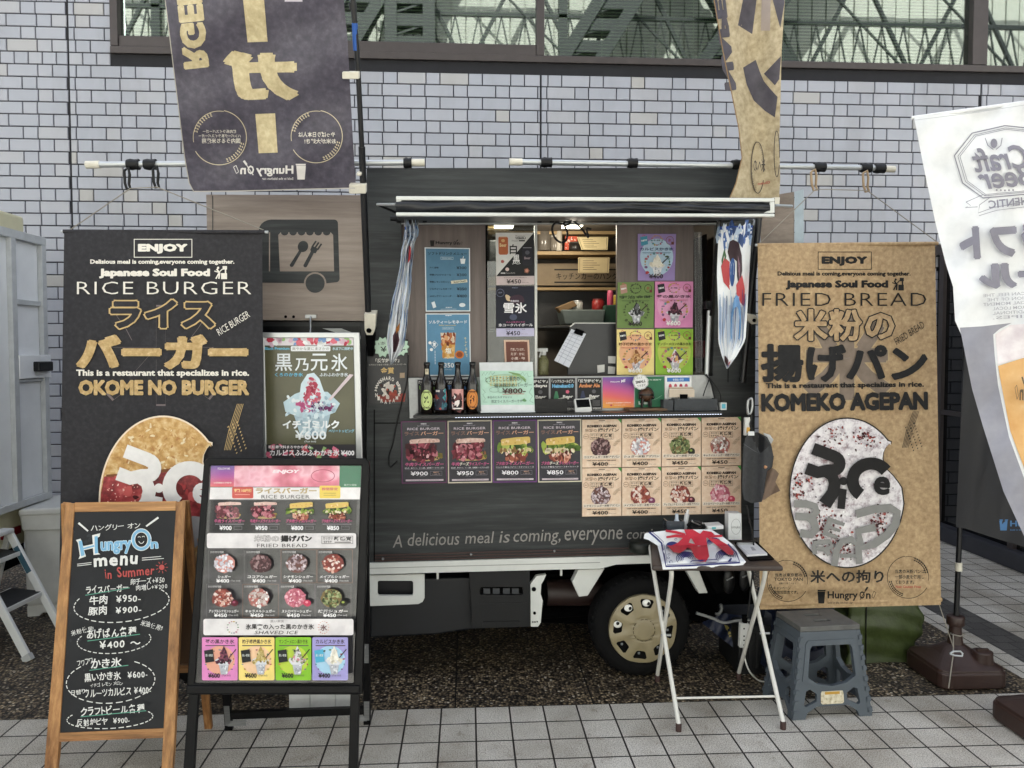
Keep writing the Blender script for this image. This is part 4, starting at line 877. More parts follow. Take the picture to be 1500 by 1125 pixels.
oc = [(1402, 250), (1422, 205), (1475, 186), (1530, 196), (1566, 240), (1552, 300), (1500, 330), (1440, 296), (1412, 280)]; oc = [(1398, 228), (1424, 195), (1472, 184), (1530, 190), (1560, 230), (1552, 280), (1440, 290), (1410, 268)]
for d, w_ in ((0, 1.5), (5, .8), (8, .8)):
    k = 1 - d / 80; pr.line([(1480 + (x - 1480) * k, 238 + (y - 238) * k) for x, y in oc] + [(1480 + (oc[0][0] - 1480) * k, 238 + (oc[0][1] - 238) * k)], w_, g_)
pr.text("Craft", 1424, 214, 1505, 250, g_, .02, 5, .25, True, res=3); pr.text("Beer", 1432, 242, 1515, 275, g_, .02, 5, .25, True, res=3)
pr.ell(1456, 210, 5, 7, g_, 14); pr.line([(1443, 202), (1447, 213), (1455, 219)], 1.2, g_); pr.line([(1468, 202), (1466, 213), (1459, 219)], 1.2, g_)
for k in range(5): pr.ell(1460 + k * 6, 279 - abs(k - 2) * .3, 1.6, 1.6, g_, 5)
pr.line([(1415, 296), (1440, 285), (1452, 288), (1435, 300), (1433, 312), (1455, 304), (1500, 296), (1560, 300)], .9, g_); pr.line([(1434, 316), (1460, 308), (1510, 302), (1560, 306)], .8, g_); pr.line([(1415, 296), (1422, 301), (1414, 304), (1432, 303)], .9, g_)
pr.text("AUTHENTIC", 1448, 289, 1540, 301, g_, .02, 6, 0, True)
pr.text("クラフト", 1405, 325, 1585, 376, g_, .07, 4, .0, True, res=3); pr.text("ビール", 1434, 380, 1590, 420, g_, .07, 3, 0, True, res=3)
for i, s_ in enumerate(("SO YOU CAN FEEL THE", "DEDICATION OF THE", "THIS SPECIAL MOMENT", "IS MADE FROM LOCAL", "AND TRADITIONAL", "RECIPES.")): pr.text(s_, 1440 + (i > 2) * 8 + (0 if i in (0, 2) else 6), 428 + i * 6.6, 1540, 432.6 + i * 6.6, lg, .005, 3, 0, True)
logo(pr, 1486, 560, 1560, 600, "#6a5a48", True, False); pr.line([(1340, 176), (1420, 166), (1500, 154), (1580, 143)], 1, "#c3c5c8"); 
mb = MB(); pr.done(mb, ([1334 + i * 6 for i in range(46)], [140 + i * 9 for i in range(80)]), True); mb.build("flag_cloth", wf)
mb = MB(); mb.tube([V(b2c.x, b2c.y, .1), WF.at(1590, 500, -.02), WF.at(1575, 100, -.02)], .012, M_POLE, 12); mb.tube([WF.at(1335, 173, -.004), WF.at(1582, 139, -.004)], .008, M_FWHITE, 10); mb.build("flagpole", wf)
BF = Plane(V(b1c.x, b1c.y, 1), V(-.3, -1, 0))
BF = Plane(V(b1c.x, b1c.y, 1), V(-.3, -1, 0)); bf = thing("black_flag", "black flag with blue logo on a black pole in a brown base", "flag", (b1c.x, b1c.y, .1), "advertising flags on poles")
pr = Print(clothmap(BF, .02, lambda x, y: .02 * math.sin((x - 1395) * .07 + y * .012)))
pr.poly([(1414, 470), (1408, 608), (1400, 772), (1413, 774), (1450, 786), (1500, 801), (1560, 815), (1560, 470)], M_FBLACK); logo(pr, 1464, 761, 1556, 777, "#4b78a8", False, True)
mb = MB(); pr.done(mb, ([1395 + i * 9 for i in range(20)], [470 + i * 25 for i in range(15)]), True); mb.build("flag_cloth", bf)
mb = MB(); mb.tube([V(b1c.x, b1c.y, .1), BF.at(1411, 640, -.012), BF.at(1420, 330, -.012)], .0125, M_POLE, 12); mb.build("flagpole", bf)
mb = MB(); mb.tube([BF.at(1404, 824, 0), BF.at(1404.5, 836, 0)], .0165, M_CREAMW, 12); mb.build("pole_collar", bf)
# ================================================================ BROWN WEIGHT BASES
M_BASE = plain("dark brown plastic weight", "#35241f", .42, var=.12, bump=.1)
def base(loc, label):
    t = thing("flag_base", label, "flag base", loc, "brown water filled flag bases"); L = Vector(loc); s = .165
    def ring(s_, z, r): return [L + V(x, y, z) for x, y in rrect(-s_, -s_, s_, s_, r, 5)]
    mb = MB(); lay = [ring(s - .006, .004, .05), ring(s, .012, .05), ring(s, .075, .05), ring(s - .006, .079, .05), ring(s - .006, .09, .05), ring(s - .03, .102, .05), ring(.125, .108, .06), ring(.09, .128, .06), ring(.055, .155, .05), ring(.04, .165, .035)]
    k = len(lay[0]); vs = [p for l in lay for p in l]; fs = [[i * k + j, i * k + (j + 1) % k, (i + 1) * k + (j + 1) % k, (i + 1) * k + j] for i in range(len(lay) - 1) for j in range(k)] + [list(range(k))[::-1], [(len(lay) - 1) * k + j for j in range(k)]]
    mb.add(vs, fs, M_BASE); mb.build("weight", t, fix=True, bevel=.006)
    mb = MB(); mb.lathe([(.04, .15), (.034, .18), (.028, .23), (.028, .262)], L, M_BASE, n=20); mb.lathe([(.038, .255), (.04, .26), (.04, .295), (.036, .3), (.015, .3)], L, M_BASE, n=20); mb.build("socket", t)
    mb = MB(); c = L + V(.08, -.085, 0); mb.lathe([(.048, .1), (.044, .15), (.044, .156), (.03, .157)], c, M_BASE, n=20); mb.box((c.x - .028, c.y - .006, .155), (c.x + .028, c.y + .006, .168), M_BASE); mb.build("filler_cap", t)
    return t
base((b1c.x, b1c.y, 0), "brown flag base holding the black pole, beside the green bag"); base(tuple(b2c), "brown flag base cut by the right edge of the photo")
mb = MB()
a = RP.at(1376, 886); c_ = V(b1c.x - .08, b1c.y - .11, .155)
mb.tube([a, c_ + V(0, 0, .03)], .0022, M_CORD, 6)
mb.tube([V(b1c.x - .03, b1c.y - .03, .22), c_, V(b1c.x - .13, b1c.y - .17, .095), V(b1c.x - .14, b1c.y - .172, .02)], .003, M_CORD, 6); mb.tube([V(b1c.x + .035, b1c.y - .02, .215), V(b1c.x, b1c.y - .04, .212), V(b1c.x - .035, b1c.y - .02, .216), V(b1c.x, b1c.y + .04, .22), V(b1c.x + .035, b1c.y - .02, .215)], .003, M_CORD, 6)
tag(mb.build("tether_cord"), "thin cord tying the kraft banner's corner down to the brown base", "cord")
mb = MB(); o_ = [(0, 0), (.02, .012), (.055, .012), (.062, 0), (.055, -.014), (.02, -.01), (0, 0)]; mb.tube([c_ + V(-.03 + x, -.02 + y * .5, -.002 + y * .7 + .012) for x, y in o_], .0042, M_ALU, 8); tag(mb.build("steel_carabiner"), "small silver carabiner lying on the brown flag base", "carabiner")
# ================================================================ POSTERS: picture helpers (unit square, v down; a = height/width)
def J(a): return rnd.uniform(-a, a)
MEAT = ["#5a1f2a", "#7d2f3f", "#a04a5c", "#c07a84", "#3a141c", "#8f3d4d", "#6b2a33"]; PORK = ["#a8604c", "#c98a72", "#7d3b30", "#dba893", "#8f4a3a", "#5d2a22"]
LEAF = ["#6f8a35", "#93a84a", "#4d6a28", "#b5bd62", "#3c5420"]
def burger(pr, x0, y0, x1, y1, pork, bun="#d9b8ae", n=46):
    W, H = x1 - x0, y1 - y0; X = lambda u: x0 + W * u; Y = lambda v: y0 + H * v
    if pork:
        pr.blobs(lambda: (X(.5 + J(.24)), Y(.78 + J(.16))), n, W * .085, PORK); pr.blobs(lambda: (X(.48 + J(.1)), Y(.93 + J(.05))), n // 3, W * .05, PORK)
        pr.blobs(lambda: (X(.5 + J(.46)), Y(.5 + J(.1))), n, W * .085, LEAF); pr.blobs(lambda: (X(.5 + J(.4)), Y(.57 + J(.04))), n // 2, W * .05, ["#e6dcbf", "#d6c79a", "#8a6a40"])
        pr.blobs(lambda: (X(.5 + J(.3)), Y(.72 + J(.1))), n // 3, W * .035, ["#f0cfc0", "#5a2018"])
    else:
        pr.ell(X(.5), Y(.93), W * .36, H * .07, "#b59a6a", 20, .05); pr.blobs(lambda: (X(.78 + J(.16)), Y(.78 + J(.12))), n // 2, W * .045, ["#7a6a35", "#a88a4a", "#55602a", "#8a5a3a"])
        pr.blobs(lambda: (X(.42 + J(.36)), Y(.58 + J(.3))), n * 2, W * .085, MEAT); pr.blobs(lambda: (X(.45 + J(.34)), Y(.6 + J(.26))), n, W * .035, MEAT + ["#e0b0b4"])
    b = bun if not pork else "#d8b96a"; yb = .2 if not pork else .32; tl = 0 if not pork else -.06
    pr.poly([(X(.1), Y(.06 + yb * .2)), (X(.14), Y(.03 + yb * .1)), (X(.5), Y(0)), (X(.86), Y(.03 + tl)), (X(.9), Y(.08 + tl)), (X(.9), Y(yb - .02 + tl)), (X(.6), Y(yb)), (X(.12), Y(yb + .03))], b)
    pr.blobs(lambda: (X(.5 + J(.36)), Y(yb * .55 + J(yb * .25))), n // 2, W * .03, [b, "#e8cfa0" if pork else "#e6cdc4", "#c79f55" if pork else "#c39c90"])
def bun(pr, cx, cy, r, cols, asp, base="#6e4a44", n=70, fruit=None, k=1):
    pr.ell(cx, cy, r, r * asp, base, 20, .05); pr.blobs(lambda: (lambda a, q: (cx + r * q * math.cos(a), cy + r * asp * q * math.sin(a)))(rnd.random() * 6.28, math.sqrt(rnd.random()) * .93), n, r * .16, cols)
    if fruit: pr.ell(cx + r * 1.15, cy + r * asp * .55, r * .36, r * asp * .36, fruit[0], 16, .04); pr.ell(cx + r * 1.1, cy + r * asp * .45, r * .14, r * asp * .12, fruit[1], 10)
def wreath(pr, cx, cy, rx, ry, s, cols, n=14, a0=0, a1=360):
    for i in range(n):
        a = R(a0 + (a1 - a0) * i / n); pr.ell(cx + rx * math.cos(a), cy - ry * math.sin(a), s * rnd.uniform(.4, 1.15), s * .7 * rnd.uniform(.4, 1.15), rnd.choice(cols), 7, .25)
FLW = ["#a84a54", "#c08a52", "#5f8f98", "#7a5a86", "#b9a05a", "#5f8a60", "#b06a7c", "#4a5a48"]
def icebowl(pr, x0, y0, x1, y1, mound, cup="#b9bcc4", leaf=True, spoon="#3a2a28"):
    W, H = x1 - x0, y1 - y0; X = lambda u: x0 + W * u; Y = lambda v: y0 + H * v
    pr.poly([(X(.28), Y(.6)), (X(.72), Y(.6)), (X(.64), Y(1)), (X(.38), Y(1))], cup); pr.poly([(X(.12), Y(.5)), (X(.3), Y(.42)), (X(.7), Y(.42)), (X(.88), Y(.5)), (X(.74), Y(.66)), (X(.26), Y(.66))], "#d6d8de")
    pr.blobs(lambda: (X(.5 + J(.3)), Y(.52 + J(.08))), 24, W * .07, mound); pr.poly([(X(.3), Y(.5)), (X(.4), Y(.2)), (X(.5), Y(.0)), (X(.62), Y(.2)), (X(.72), Y(.5))], mound[0])
    pr.blobs(lambda: (lambda v: (X(.5 + J(.22) * v), Y(.02 + .5 * v)))(rnd.uniform(.25, 1)), 26, W * .07, mound); pr.blobs(lambda: (X(.51 + J(.12)), Y(.8 + J(.14))), 14, W * .05, ["#ccd0d8", "#9ea2ac", "#e4e6ea"])
    if spoon: pr.line([(X(.72), Y(.42)), (X(1.02), Y(.12))], W * .04, spoon)
# ---- rice burger posters on the truck side
def rb(price, name, cheese, pork, fr_):
    def d(pr):
        pr.frame(0, 0, 1, 1, .026, fr_, .019); pr.rect(.43, .035, .57, .062, "#7d7a84"); pr.text("ENJOY", .445, .04, .555, .057, "#e8e4ea", .06)
        pr.text("Japanese Soul Food", .36, .072, .62, .088, "#b9b5c4", .02); pr.text("RICE BURGER", .14, .108, .86, .146, "#d5c9d6", .012, sp=1.06)
        pr.text("ライス", .08, .17, .4, .232, "#1b1a2a", .03, edge="#b98a78", ew=.05); pr.text("バーガー", .43, .168, .93, .232, "#d8a58c", .06)
        burger(pr, .1, .28, .93, .645, pork)
        y = .665; w = .22 if cheese else 0
        a, b = ("ブタ肉", "牛肉")[not pork], "ライスバーガー"
        pr.text(a, .08, y, .27, y + .058, "#c7618f", .05, 0, .2)
        if cheese: pr.text("チーズ", .27, y, .48, y + .058, "#ece6d8", .05, 0, .2); pr.text(b, .48, y + .002, .93, y + .058, "#c7618f", .05, 0, .2)
        else: pr.text(b, .28, y, .93, y + .058, "#c7618f", .05, 0, .2)
        pr.text("ニンニク香るバジリーフオイルソース" if pork else "玉ねぎ、赤ワイン、リンゴ酢、自家製ソースでさっぱり", .07, .742, .93, .766, "#d9d6dc", .015); pr.rect(.08, .775, .92, .7785, "#8d8a92")
        pr.text("¥" + price, .2, .808, .58, .876, "#eceaf0", .02); pr.text("(Tax incl)", .4, .886, .52, .898, "#a9a6ae"); pr.frame(.63, .805, .89, .878, .006, "#7a7782"); pr.text("単品価格", .7, .815, .82, .836, "#d3a58b", .03); pr.text("+ 200 円", .68, .846, .84, .866, "#b9a3a0", .01)
        pr.rect(.09, .935, .92, .962, "#c9bcc4"); pr.text("テイクアウト価格 / 店内でもお召し上がりいただけます", .2, .941, .82, .956, "#33303a", .01)
    return d
QB = [[(587, 617), (654, 616), (655, 707.6), (588.4, 708.5)], [(655.5, 616.4), (720.4, 615.2), (721, 707), (656.3, 708)], [(721.4, 615.5), (786.4, 614.6), (786.7, 706.4), (722, 707)], [(787.2, 614.9), (851.4, 613.8), (852.2, 705.8), (788.4, 706.8)]]
for i, (q, pr_, ch, pk, f_, lab) in enumerate(zip(QB, ("900", "950", "800", "850"), (0, 1, 0, 1), (0, 0, 1, 1), ("#5e3556", "#c9bfae", "#6a3d78", "#cfc9b4"), ("dark burger poster priced 900 yen, purple edge, leftmost under the counter", "dark burger poster priced 950 yen with pale edge under the counter", "dark burger poster priced 800 yen, purple edge, lettuce burger", "dark burger poster priced 850 yen, pale edge, beside the kraft posters"))):
    poster("burger_poster", lab, "poster", q, VAN, .005, mottle("navy poster paper %d" % i, [(.3, "#15141f"), (.6, "#211f2d"), (.75, "#2c2a3a")], 30, .35), rb(pr_, "", ch, pk, f_), "rice burger posters", .003)
# ---- fried bread posters
M_KP = mottle("peach kraft paper", [(.3, "#d6b79c"), (.5, "#e0c6ad"), (.7, "#e8d4c0")], 40, .4)
def kb(name, price, cols, base_, fruit):
    def d(pr):
        pr.frame(0, 0, 1, 1, .006, "#8a6f58", .005); pr.poly([(.9, 0), (.995, 0), (.995, .09)], "#4f9a4c"); pr.rect(.42, .022, .58, .036, "#4a3a30"); pr.text("Delisious meal is coming", .3, .05, .7, .062, "#6a584a", .01)
        pr.text("KOMEKO AGEPAN", .13, .112, .87, .168, "#2b211d", .07); pr.text("米粉の", .07, .19, .38, .262, "#d2b194", .02, edge="#5a453a", ew=.03); pr.text("揚げパン", .4, .185, .93, .265, "#241d1a", .06)
        pr.frame(.2, .29, .79, .42, .008, "#7d6a5c", .006); pr.text("カリカリ", .23, .305, .44, .345, "#3a2e28", .04); pr.text("モチモチ", .23, .36, .44, .4, "#3a2e28", .04); pr.text("新感覚", .46, .3, .76, .375, "#2a211d", .05); pr.text("なんだこれはの食感", .46, .385, .76, .405, "#4a3a32", .02)
        pr.ring(.1, .35, .065, .05, .007, "#8a6a50", 20); pr.text("New!", .06, .335, .14, .362, "#8a5a40", .01)
        for k in range(4): pr.line([(.78 + k * .02, .56), (.84 + k * .03, .47), (.98, .40 + k * .025)], .005, "#8f7a62")
        bun(pr, .47, .585, .25, cols, .8, base_, 80, fruit)
        pr.rect(.03, .745, .97, .815, "#e2d6c8"); n_ = len(name); pr.text(name + "米粉アゲパン", .05, .755, .95, .805, "#332a26", .035, 0, .15); pr.text("CRISPY SUGAR RICE FLOUR FRIED BREAD", .12, .845, .86, .862, "#3a2a22", .06)
        pr.text("¥" + price, .26, .885, .66, .965, "#2b211d", .02); pr.text("(Tax incl)", .69, .935, .86, .955, "#5a463a")
    return d
gx = [852.3, 910.8, 969, 1027.3, 1086]; gt = [614.4, 613.4, 612.2, 611.4, 610.4]; gm = [685.6, 684.8, 684, 683, 682]; gb = [757.2, 756.2, 755, 753.8, 752.6]
SG = ["#f0eff2", "#cfccd4", "#b9b4bd", "#e3e0e6"]; CO = ["#6b4a4c", "#8a6a6c", "#4a3234", "#a58a8a"]; CI = ["#d9d0d4", "#8d7478", "#b8a7ac", "#5f4a4c"]; ME = ["#a8584a", "#d8b0a0", "#8a4238", "#e8d8d0"]; ST = ["#d88a9c", "#f0d8dc", "#b85a70", "#e8b4bf"]; GR = ["#7d8a5a", "#5a6a40", "#a8b080", "#3a4428"]; CR = ["#f2f0ee", "#d0c4c0", "#8a6a62", "#c0aaa2"]
BR = [("ココアシュガー", "400", CO, "#4a3032", None), ("シュガー", "400", SG, "#c98a80", None), ("抹茶シュガー", "450", GR, "#7d6a44", ("#2a2a22", "#8aa04a")), ("キャラメルシュガー", "450", CR, "#b06a62", None),
      ("シナモンシュガー", "400", CI, "#6e4a44", None), ("メイプルシュガー", "400", ME, "#7a3a34", ("#7a3a5a", "#c8b0c0")), ("アップルシナモンシュガー", "450", ME, "#7a3a34", ("#4a1a24", "#c07a84")), ("ストロベリーシュガー", "450", ST, "#c0707c", ("#c0405a", "#f0a0ac"))]
LB = ["kraft poster of cocoa fried bread, upper left of the kraft grid", "kraft poster of white sugared fried bread, upper row", "kraft poster of green tea fried bread priced 450 yen", "kraft poster of caramel fried bread, upper right of the kraft grid",
      "kraft poster of cinnamon fried bread, lower left of the kraft grid", "kraft poster of maple fried bread with purple berries", "kraft poster of apple cinnamon fried bread with a dark apple", "kraft poster of strawberry fried bread, lower right of the kraft grid"]
for i, b in enumerate(BR):
    c_, r_ = i % 4, i // 4; T_, B_ = (gt, gm) if r_ == 0 else (gm, gb)
    poster("bread_poster", LB[i], "poster", [(gx[c_] + .3, T_[c_] + .3), (gx[c_ + 1] - .3, T_[c_ + 1] + .3), (gx[c_ + 1] - .3, B_[c_ + 1] - .3), (gx[c_] + .3, B_[c_] - .3)], VAN, .005, M_KP, kb(*b), "fried bread posters", .003)
# ---- posters in the serving window
WPL = sh(VAN, -.045)
def dm(pr):
    pr.frame(0, 0, 1, 1, .022, "#e6ebee", .015); pr.text("ソフトドリンクメニュー", .07, .07, .93, .115, "#142430", .03); pr.frame(.35, .145, .63, .185, .005, "#c9d8e0"); pr.text("Drink menu", .39, .155, .59, .175, "#d5e2ea")
    for i, (t, p) in enumerate((("アイコ珈琲", "300"), ("特製ジンジャエール", "300"), ("特製レモンスカッシュ", ""), ("ソルティーレモネード", "350"), ("メロンクリームソーダ", "400"))):
        y = .3 + .111 * i; pr.text(t, .1, y, .3 if i == 0 else .58, y + .03, "#182836", .022); pr.text("· ·", .61, y + .012, .66, y + .018, "#23394a")
        if p: pr.text("¥" + p, .7, y - .01, .92, y + .036, "#1b2c3a", .015)
    pr.poly([(.57, .52), (.93, .495), (.94, .54), (.58, .568)], "#d5d3bc"); pr.text("Sold Out!!", .63, .515, .9, .545, "#2b2b26", .02, 4)
    pr.poly([(.78, .17), (.9, .17), (.88, .25), (.8, .25)], "#e8eef0"); pr.line([(.84, .17), (.86, .13)], .012, "#e8eef0"); pr.poly([(.13, .86), (.2, .84), (.24, .93), (.17, .95)], "#dfe8ee"); pr.ell(.82, .9, .07, .032, "#dfe8ee", 14); pr.text("ENJOY", .45, .93, .6, .945, "#dfe8ee", .05); pr.rect(.33, .962, .69, .966, "#dfe8ee")
poster("drink_menu", "blue soft drink menu with yen prices, upper left in the window", "menu", [(622, 362.4), (688.4, 363.4), (689, 456), (623.6, 456.4)], WPL, .004, "#54809c", dm, "window posters")
def lm(pr):
    pr.frame(0, 0, 1, 1, .022, "#e6ebee", .015); pr.text("ENJOY", .45, .025, .6, .043, "#e8eef2", .05); pr.text("ソルティーレモネード", .07, .11, .93, .165, "#f0f4f6", .025); pr.text("Salty Lemonade", .3, .178, .68, .205, "#d8c070", .01); pr.frame(.37, .225, .63, .255, .004, "#c9d8e0"); pr.text("ENJOY SALTY", .4, .232, .6, .249, "#dfe8ee")
    pr.poly([(.33, .31), (.68, .31), (.63, .72), (.38, .72)], "#d8c9b4"); pr.poly([(.34, .36), (.67, .36), (.655, .5), (.355, .5)], "#a3552e"); pr.poly([(.355, .5), (.655, .5), (.63, .7), (.385, .7)], "#d9a95c"); pr.blobs(lambda: (.5 + J(.14), .42 + J(.09)), 30, .045, ["#b86a3c", "#7d3a22", "#d8a070", "#e6d2b8"]); pr.blobs(lambda: (.5 + J(.12), .6 + J(.08)), 20, .04, ["#e6c080", "#c98e44"])
    pr.ell(.75, .66, .1, .065, "#c9742e", 18); pr.ell(.75, .66, .07, .045, "#8a3f1c", 14); pr.text("塩", .43, .55, .57, .64, "#f4f0e4", .02)
    pr.ell(.09, .47, .035, .025, "#f2f5f6", 14); pr.ell(.12, .58, .035, .025, "#f2f5f6", 14); pr.poly([(.19, .44), (.27, .5), (.19, .56), (.11, .5)], "#5a87a4"); pr.line([(.19, .44), (.27, .5), (.19, .56), (.11, .5), (.19, .44)], .008, "#f2f5f6"); pr.text("夏", .15, .47, .23, .53, "#f2f5f6", .02)
    for i in range(9): pr.rect(.19, .6 + i * .025, .21, .612 + i * .025, "#dfe8ee")
    for i, ch in enumerate("キレイな塩で"): pr.text(ch, .86 + (i % 2) * .02, .38 + i * .055, .91 + (i % 2) * .02, .42 + i * .055, "#e6d9a0", .01)
    pr.text("¥350", .3, .79, .62, .87, "#eef2f4", .02); pr.text("(Tax incl)", .42, .89, .56, .91, "#dfe8ee")
poster("lemonade_poster", "blue lemonade poster behind the beer bottles", "poster", [(623.2, 459.2), (688.4, 459.2), (690, 550.5), (624.8, 550.5)], WPL, .004, "#5c8dae", lm, "window posters")
GPL = sh(VAN, -.05)
def yb(pr):
    pr.poly([(0, 0), (.99, 0), (0, .83)], "#dad9d6"); pr.rect(0, .83, 1, 1, "#cfbfbf"); pr.poly([(.08, .08), (.3, .08), (.32, .1), (.32, .39), (.29, .42), (.1, .42), (.07, .39), (.07, .1)], "#b5633c"); pr.rect(.09, .07, .3, .085, "#d8c0a0"); pr.text("Beer", .1, .2, .28, .27, "#e9cf9a", .03); pr.ell(.19, .15, .05, .03, "#d8b27a", 12)
    pr.text("Premium", .52, .05, .76, .075, "#33302e", .01); pr.text("YEBISU", .5, .085, .78, .125, "#33302e", .04); pr.text("Freeze", .42, .14, .58, .165, "#33302e"); pr.rect(.6, .14, .76, .165, "#33302e"); pr.text("白", .36, .22, .55, .41, "#1b1a1a", .02); pr.ell(.17, .55, .05, .035, "#a8605a", 5)
    pr.poly([(.7, .29), (.94, .29), (.95, .31), (.95, .6), (.92, .63), (.72, .63), (.69, .6), (.69, .31)], "#23232c"); pr.rect(.71, .28, .93, .295, "#8a8a90"); pr.ell(.82, .38, .06, .04, "#55555f", 12); pr.text("Beer", .74, .46, .9, .51, "#9a8a90", .03); pr.text("黒", .44, .42, .62, .58, "#f0eeee", .02); pr.line([(.42, .6), (.5, .585), (.56, .6), (.64, .59)], .01, "#e8e6e6")
    pr.ell(.29, .7, .05, .035, "#d8c4c0", 12); pr.rect(.12, .76, .24, .785, "#b9b6b6"); pr.text("Premium BLACK", .26, .76, .5, .783, "#b9b6b6"); pr.ell(.8, .73, .075, .055, "#8a5a48", 5); pr.ell(.8, .73, .04, .03, "#d0907a", 8)
    pr.text("どちらもプレミアムの飲み比べ。", .2, .845, .8, .868, "#5a4c4c", .01); pr.text("¥450", .27, .89, .65, .975, "#3a3232", .015); pr.text("(Tax incl)", .68, .945, .84, .968, "#5a4c4c")
poster("beer_poster", "poster split white and black with two beer cans in the window", "poster", [(726, 341), (782.4, 341), (783, 417), (727, 417.6)], GPL, .004, "#1b1b1e", yb, "window posters")
def yk(pr):
    pr.rect(0, .84, 1, 1, "#c2bfdc"); pr.ring(.11, .14, .1, .075, .01, "#6a6f88", 20); pr.text("NEW", .06, .12, .16, .15, "#8a8fa8"); pr.text("ENJOY", .42, .03, .58, .05, "#8a8fa8", .04); pr.ell(.32, .24, .09, .055, "#d0b896", 14, .1, .6); pr.ell(.55, .27, .2, .09, "#3a2434", 18, .1); pr.text("数量限定", .38, .28, .6, .32, "#c9c4d0", .02); pr.text("雪氷", .19, .33, .81, .54, "#f4f3f6", .02); pr.ell(.45, .62, .1, .06, "#4a5068", 16)
    pr.text("大人の贅沢かき氷", .26, .7, .76, .735, "#b05a86", .01); pr.text("氷コークハイボール", .06, .745, .96, .805, "#e8e6ec", .025); pr.text("自家製クラフトコーク使用", .25, .852, .75, .873, "#4a4660"); pr.text("¥450", .26, .89, .63, .98, "#2b2840", .015); pr.text("(Tax incl)", .66, .945, .82, .967, "#4a4660")
poster("ice_highball_poster", "dark navy poster with large white kanji in the window", "poster", [(726.6, 418.6), (782.6, 419), (782.6, 492.4), (727, 493)], GPL, .004, "#15172a", yk, "window posters")
def al(pr):
    pr.frame(0, 0, 1, 1, .07, "#d9b9a4", .055); pr.text("アレルゲン表示", .18, .04, .82, .13, "#7d4f40", .02)
    for i, t in enumerate(("使用しています。", "えび · かに", "小麦 · 卵", "乳 · くるみ", "落花生 · そば")): pr.text(t, .25, .25 + i * .14, .8, .34 + i * .14, "#e6d2c6", .02)
poster("allergen_notice", "small brown and pink notice above the mint sign", "notice", [(738, 498), (775, 498), (777, 545), (740, 545)], GPL, .004, "#6e4238", al, "window posters")
def ice(title, c1, price, mound, tagc, cup="#c8cad0", grad=None, tcol="#2a2626", lite=False):
    def d(pr):
        if grad: pr.ell(.5, .5, .44, .4, grad, 30); 
        pr.poly([(.06, .07), (.24, .04), (.27, .22), (.09, .26)], tagc); pr.line([(.12, .06), (.14, .02), (.2, .05)], .012, "#c7505a"); pr.text("数量限定", .09, .12, .24, .16, "#eeeeee", .02, 8)
        wreath(pr, .5, .14, .14, .1, .03, FLW if not lite else ["#2d3322", "#454f34"], 16); pr.text("黒い果実", .41, .12, .59, .155, "#3a3030", .01); pr.ring(.84, .14, .1, .085, .012, "#8a5a4a" if not lite else "#2d3322", 20); pr.text("氷", .79, .1, .88, .17, "#a0453c", .01); pr.rect(.88, .17, .95, .23, "#6a3a30")
        pr.text(title, .05, .29, .95, .36, tcol, .03); pr.rect(.12, .395, .88, .402, c1); pr.text("こだわりのフルーツソースと練乳の贅沢かき氷", .14, .41, .86, .43, c1, .005)
        wreath(pr, .52, .63, .33, .22, .042, FLW if not lite else ["#52613a", "#46542f"], 16, -40, 220); icebowl(pr, .22, .43, .82, .9, mound, cup)
        pr.ell(.25, .83, .05, .035, "#a8343c" if not lite else "#4a5a30", 8, .2)
        pr.text("¥" + price, .3, .855, .68, .955, "#f2f0ee" if not lite and price == "600" else "#2d2626", .02); pr.text("(Tax incl)", .45, .965, .6, .98, "#4a4040")
    return d
PUR = ["#4a2438", "#6b3a4c", "#2d1520", "#8a4a5c"]
poster("shaved_ice_poster", "lilac shaved ice poster with white ice, alone at the top", "poster", [(934.4, 342.6), (990.4, 342.6), (988.4, 411), (934.4, 411)], WPL, .004, "#9a86bb", ice("カルピスかき氷", "#4a6a90", "400", ["#efeadb", "#e0dac6", "#f6f3e8"], "#4a9ab4", "#e8e8ea", "#b5cfe2", "#2a3a6a"), "shaved ice posters")
poster("shaved_ice_poster", "olive green shaved ice poster with dark ice in the window", "poster", [(905, 413.6), (958, 413), (957.6, 480.4), (904, 480.4)], WPL, .004, "#6f8a4c", ice("宇治金時", "#4a5a38", "600", ["#2c2d30", "#6a6c70", "#1b1c1e", "#b0b2b6"], "#b0887a", "#a8aab0", None, "#2d3a22", True), "shaved ice posters")
poster("shaved_ice_poster", "pink shaved ice poster with dark berry ice in the window", "poster", [(959.6, 412.4), (1015.4, 412.4), (1014.6, 479.6), (959, 480)], WPL, .004, "#d98ab8", ice("苺の黒かき氷", "#a03a4a", "600", PUR, "#26222a", "#c4b4c0", "#e0a0c4", "#3a1a22"), "shaved ice posters")
poster("shaved_ice_poster", "pale yellow shaved ice poster with two tan scoops", "poster", [(903.6, 482.4), (958, 482.4), (958, 549), (903.6, 549)], WPL, .004, "#ecd890", ice("柚子檸檬の黒かき氷", "#c05a4a", "600", ["#b07a4a", "#c99a62", "#8a5530", "#d8b080"], "#26222a", "#d8c0c0", "#e8b48c", "#6a4420"), "shaved ice posters")
poster("shaved_ice_poster", "lime green shaved ice poster with fruit parfait", "poster", [(960, 482), (1015.4, 482), (1014.7, 549), (960.5, 549)], WPL, .004, "#8fba3e", ice("マンゴーメロンの黒かき氷", "#c05a4a", "600", ["#dcd8da", "#3a2630", "#c98a94", "#e0b070", "#6a4a58"], "#26222a", "#b8b4b8", "#b6c85a", "#4a4a1a"), "shaved ice posters")
mb = MB(); logo(*( [Print(quadmap([(630, 352), (680, 352), (680, 362), (630, 362)], WPL, .0006))] + [0, 0.05, 1, .95, "#1d1a19", False, False])) if False else None
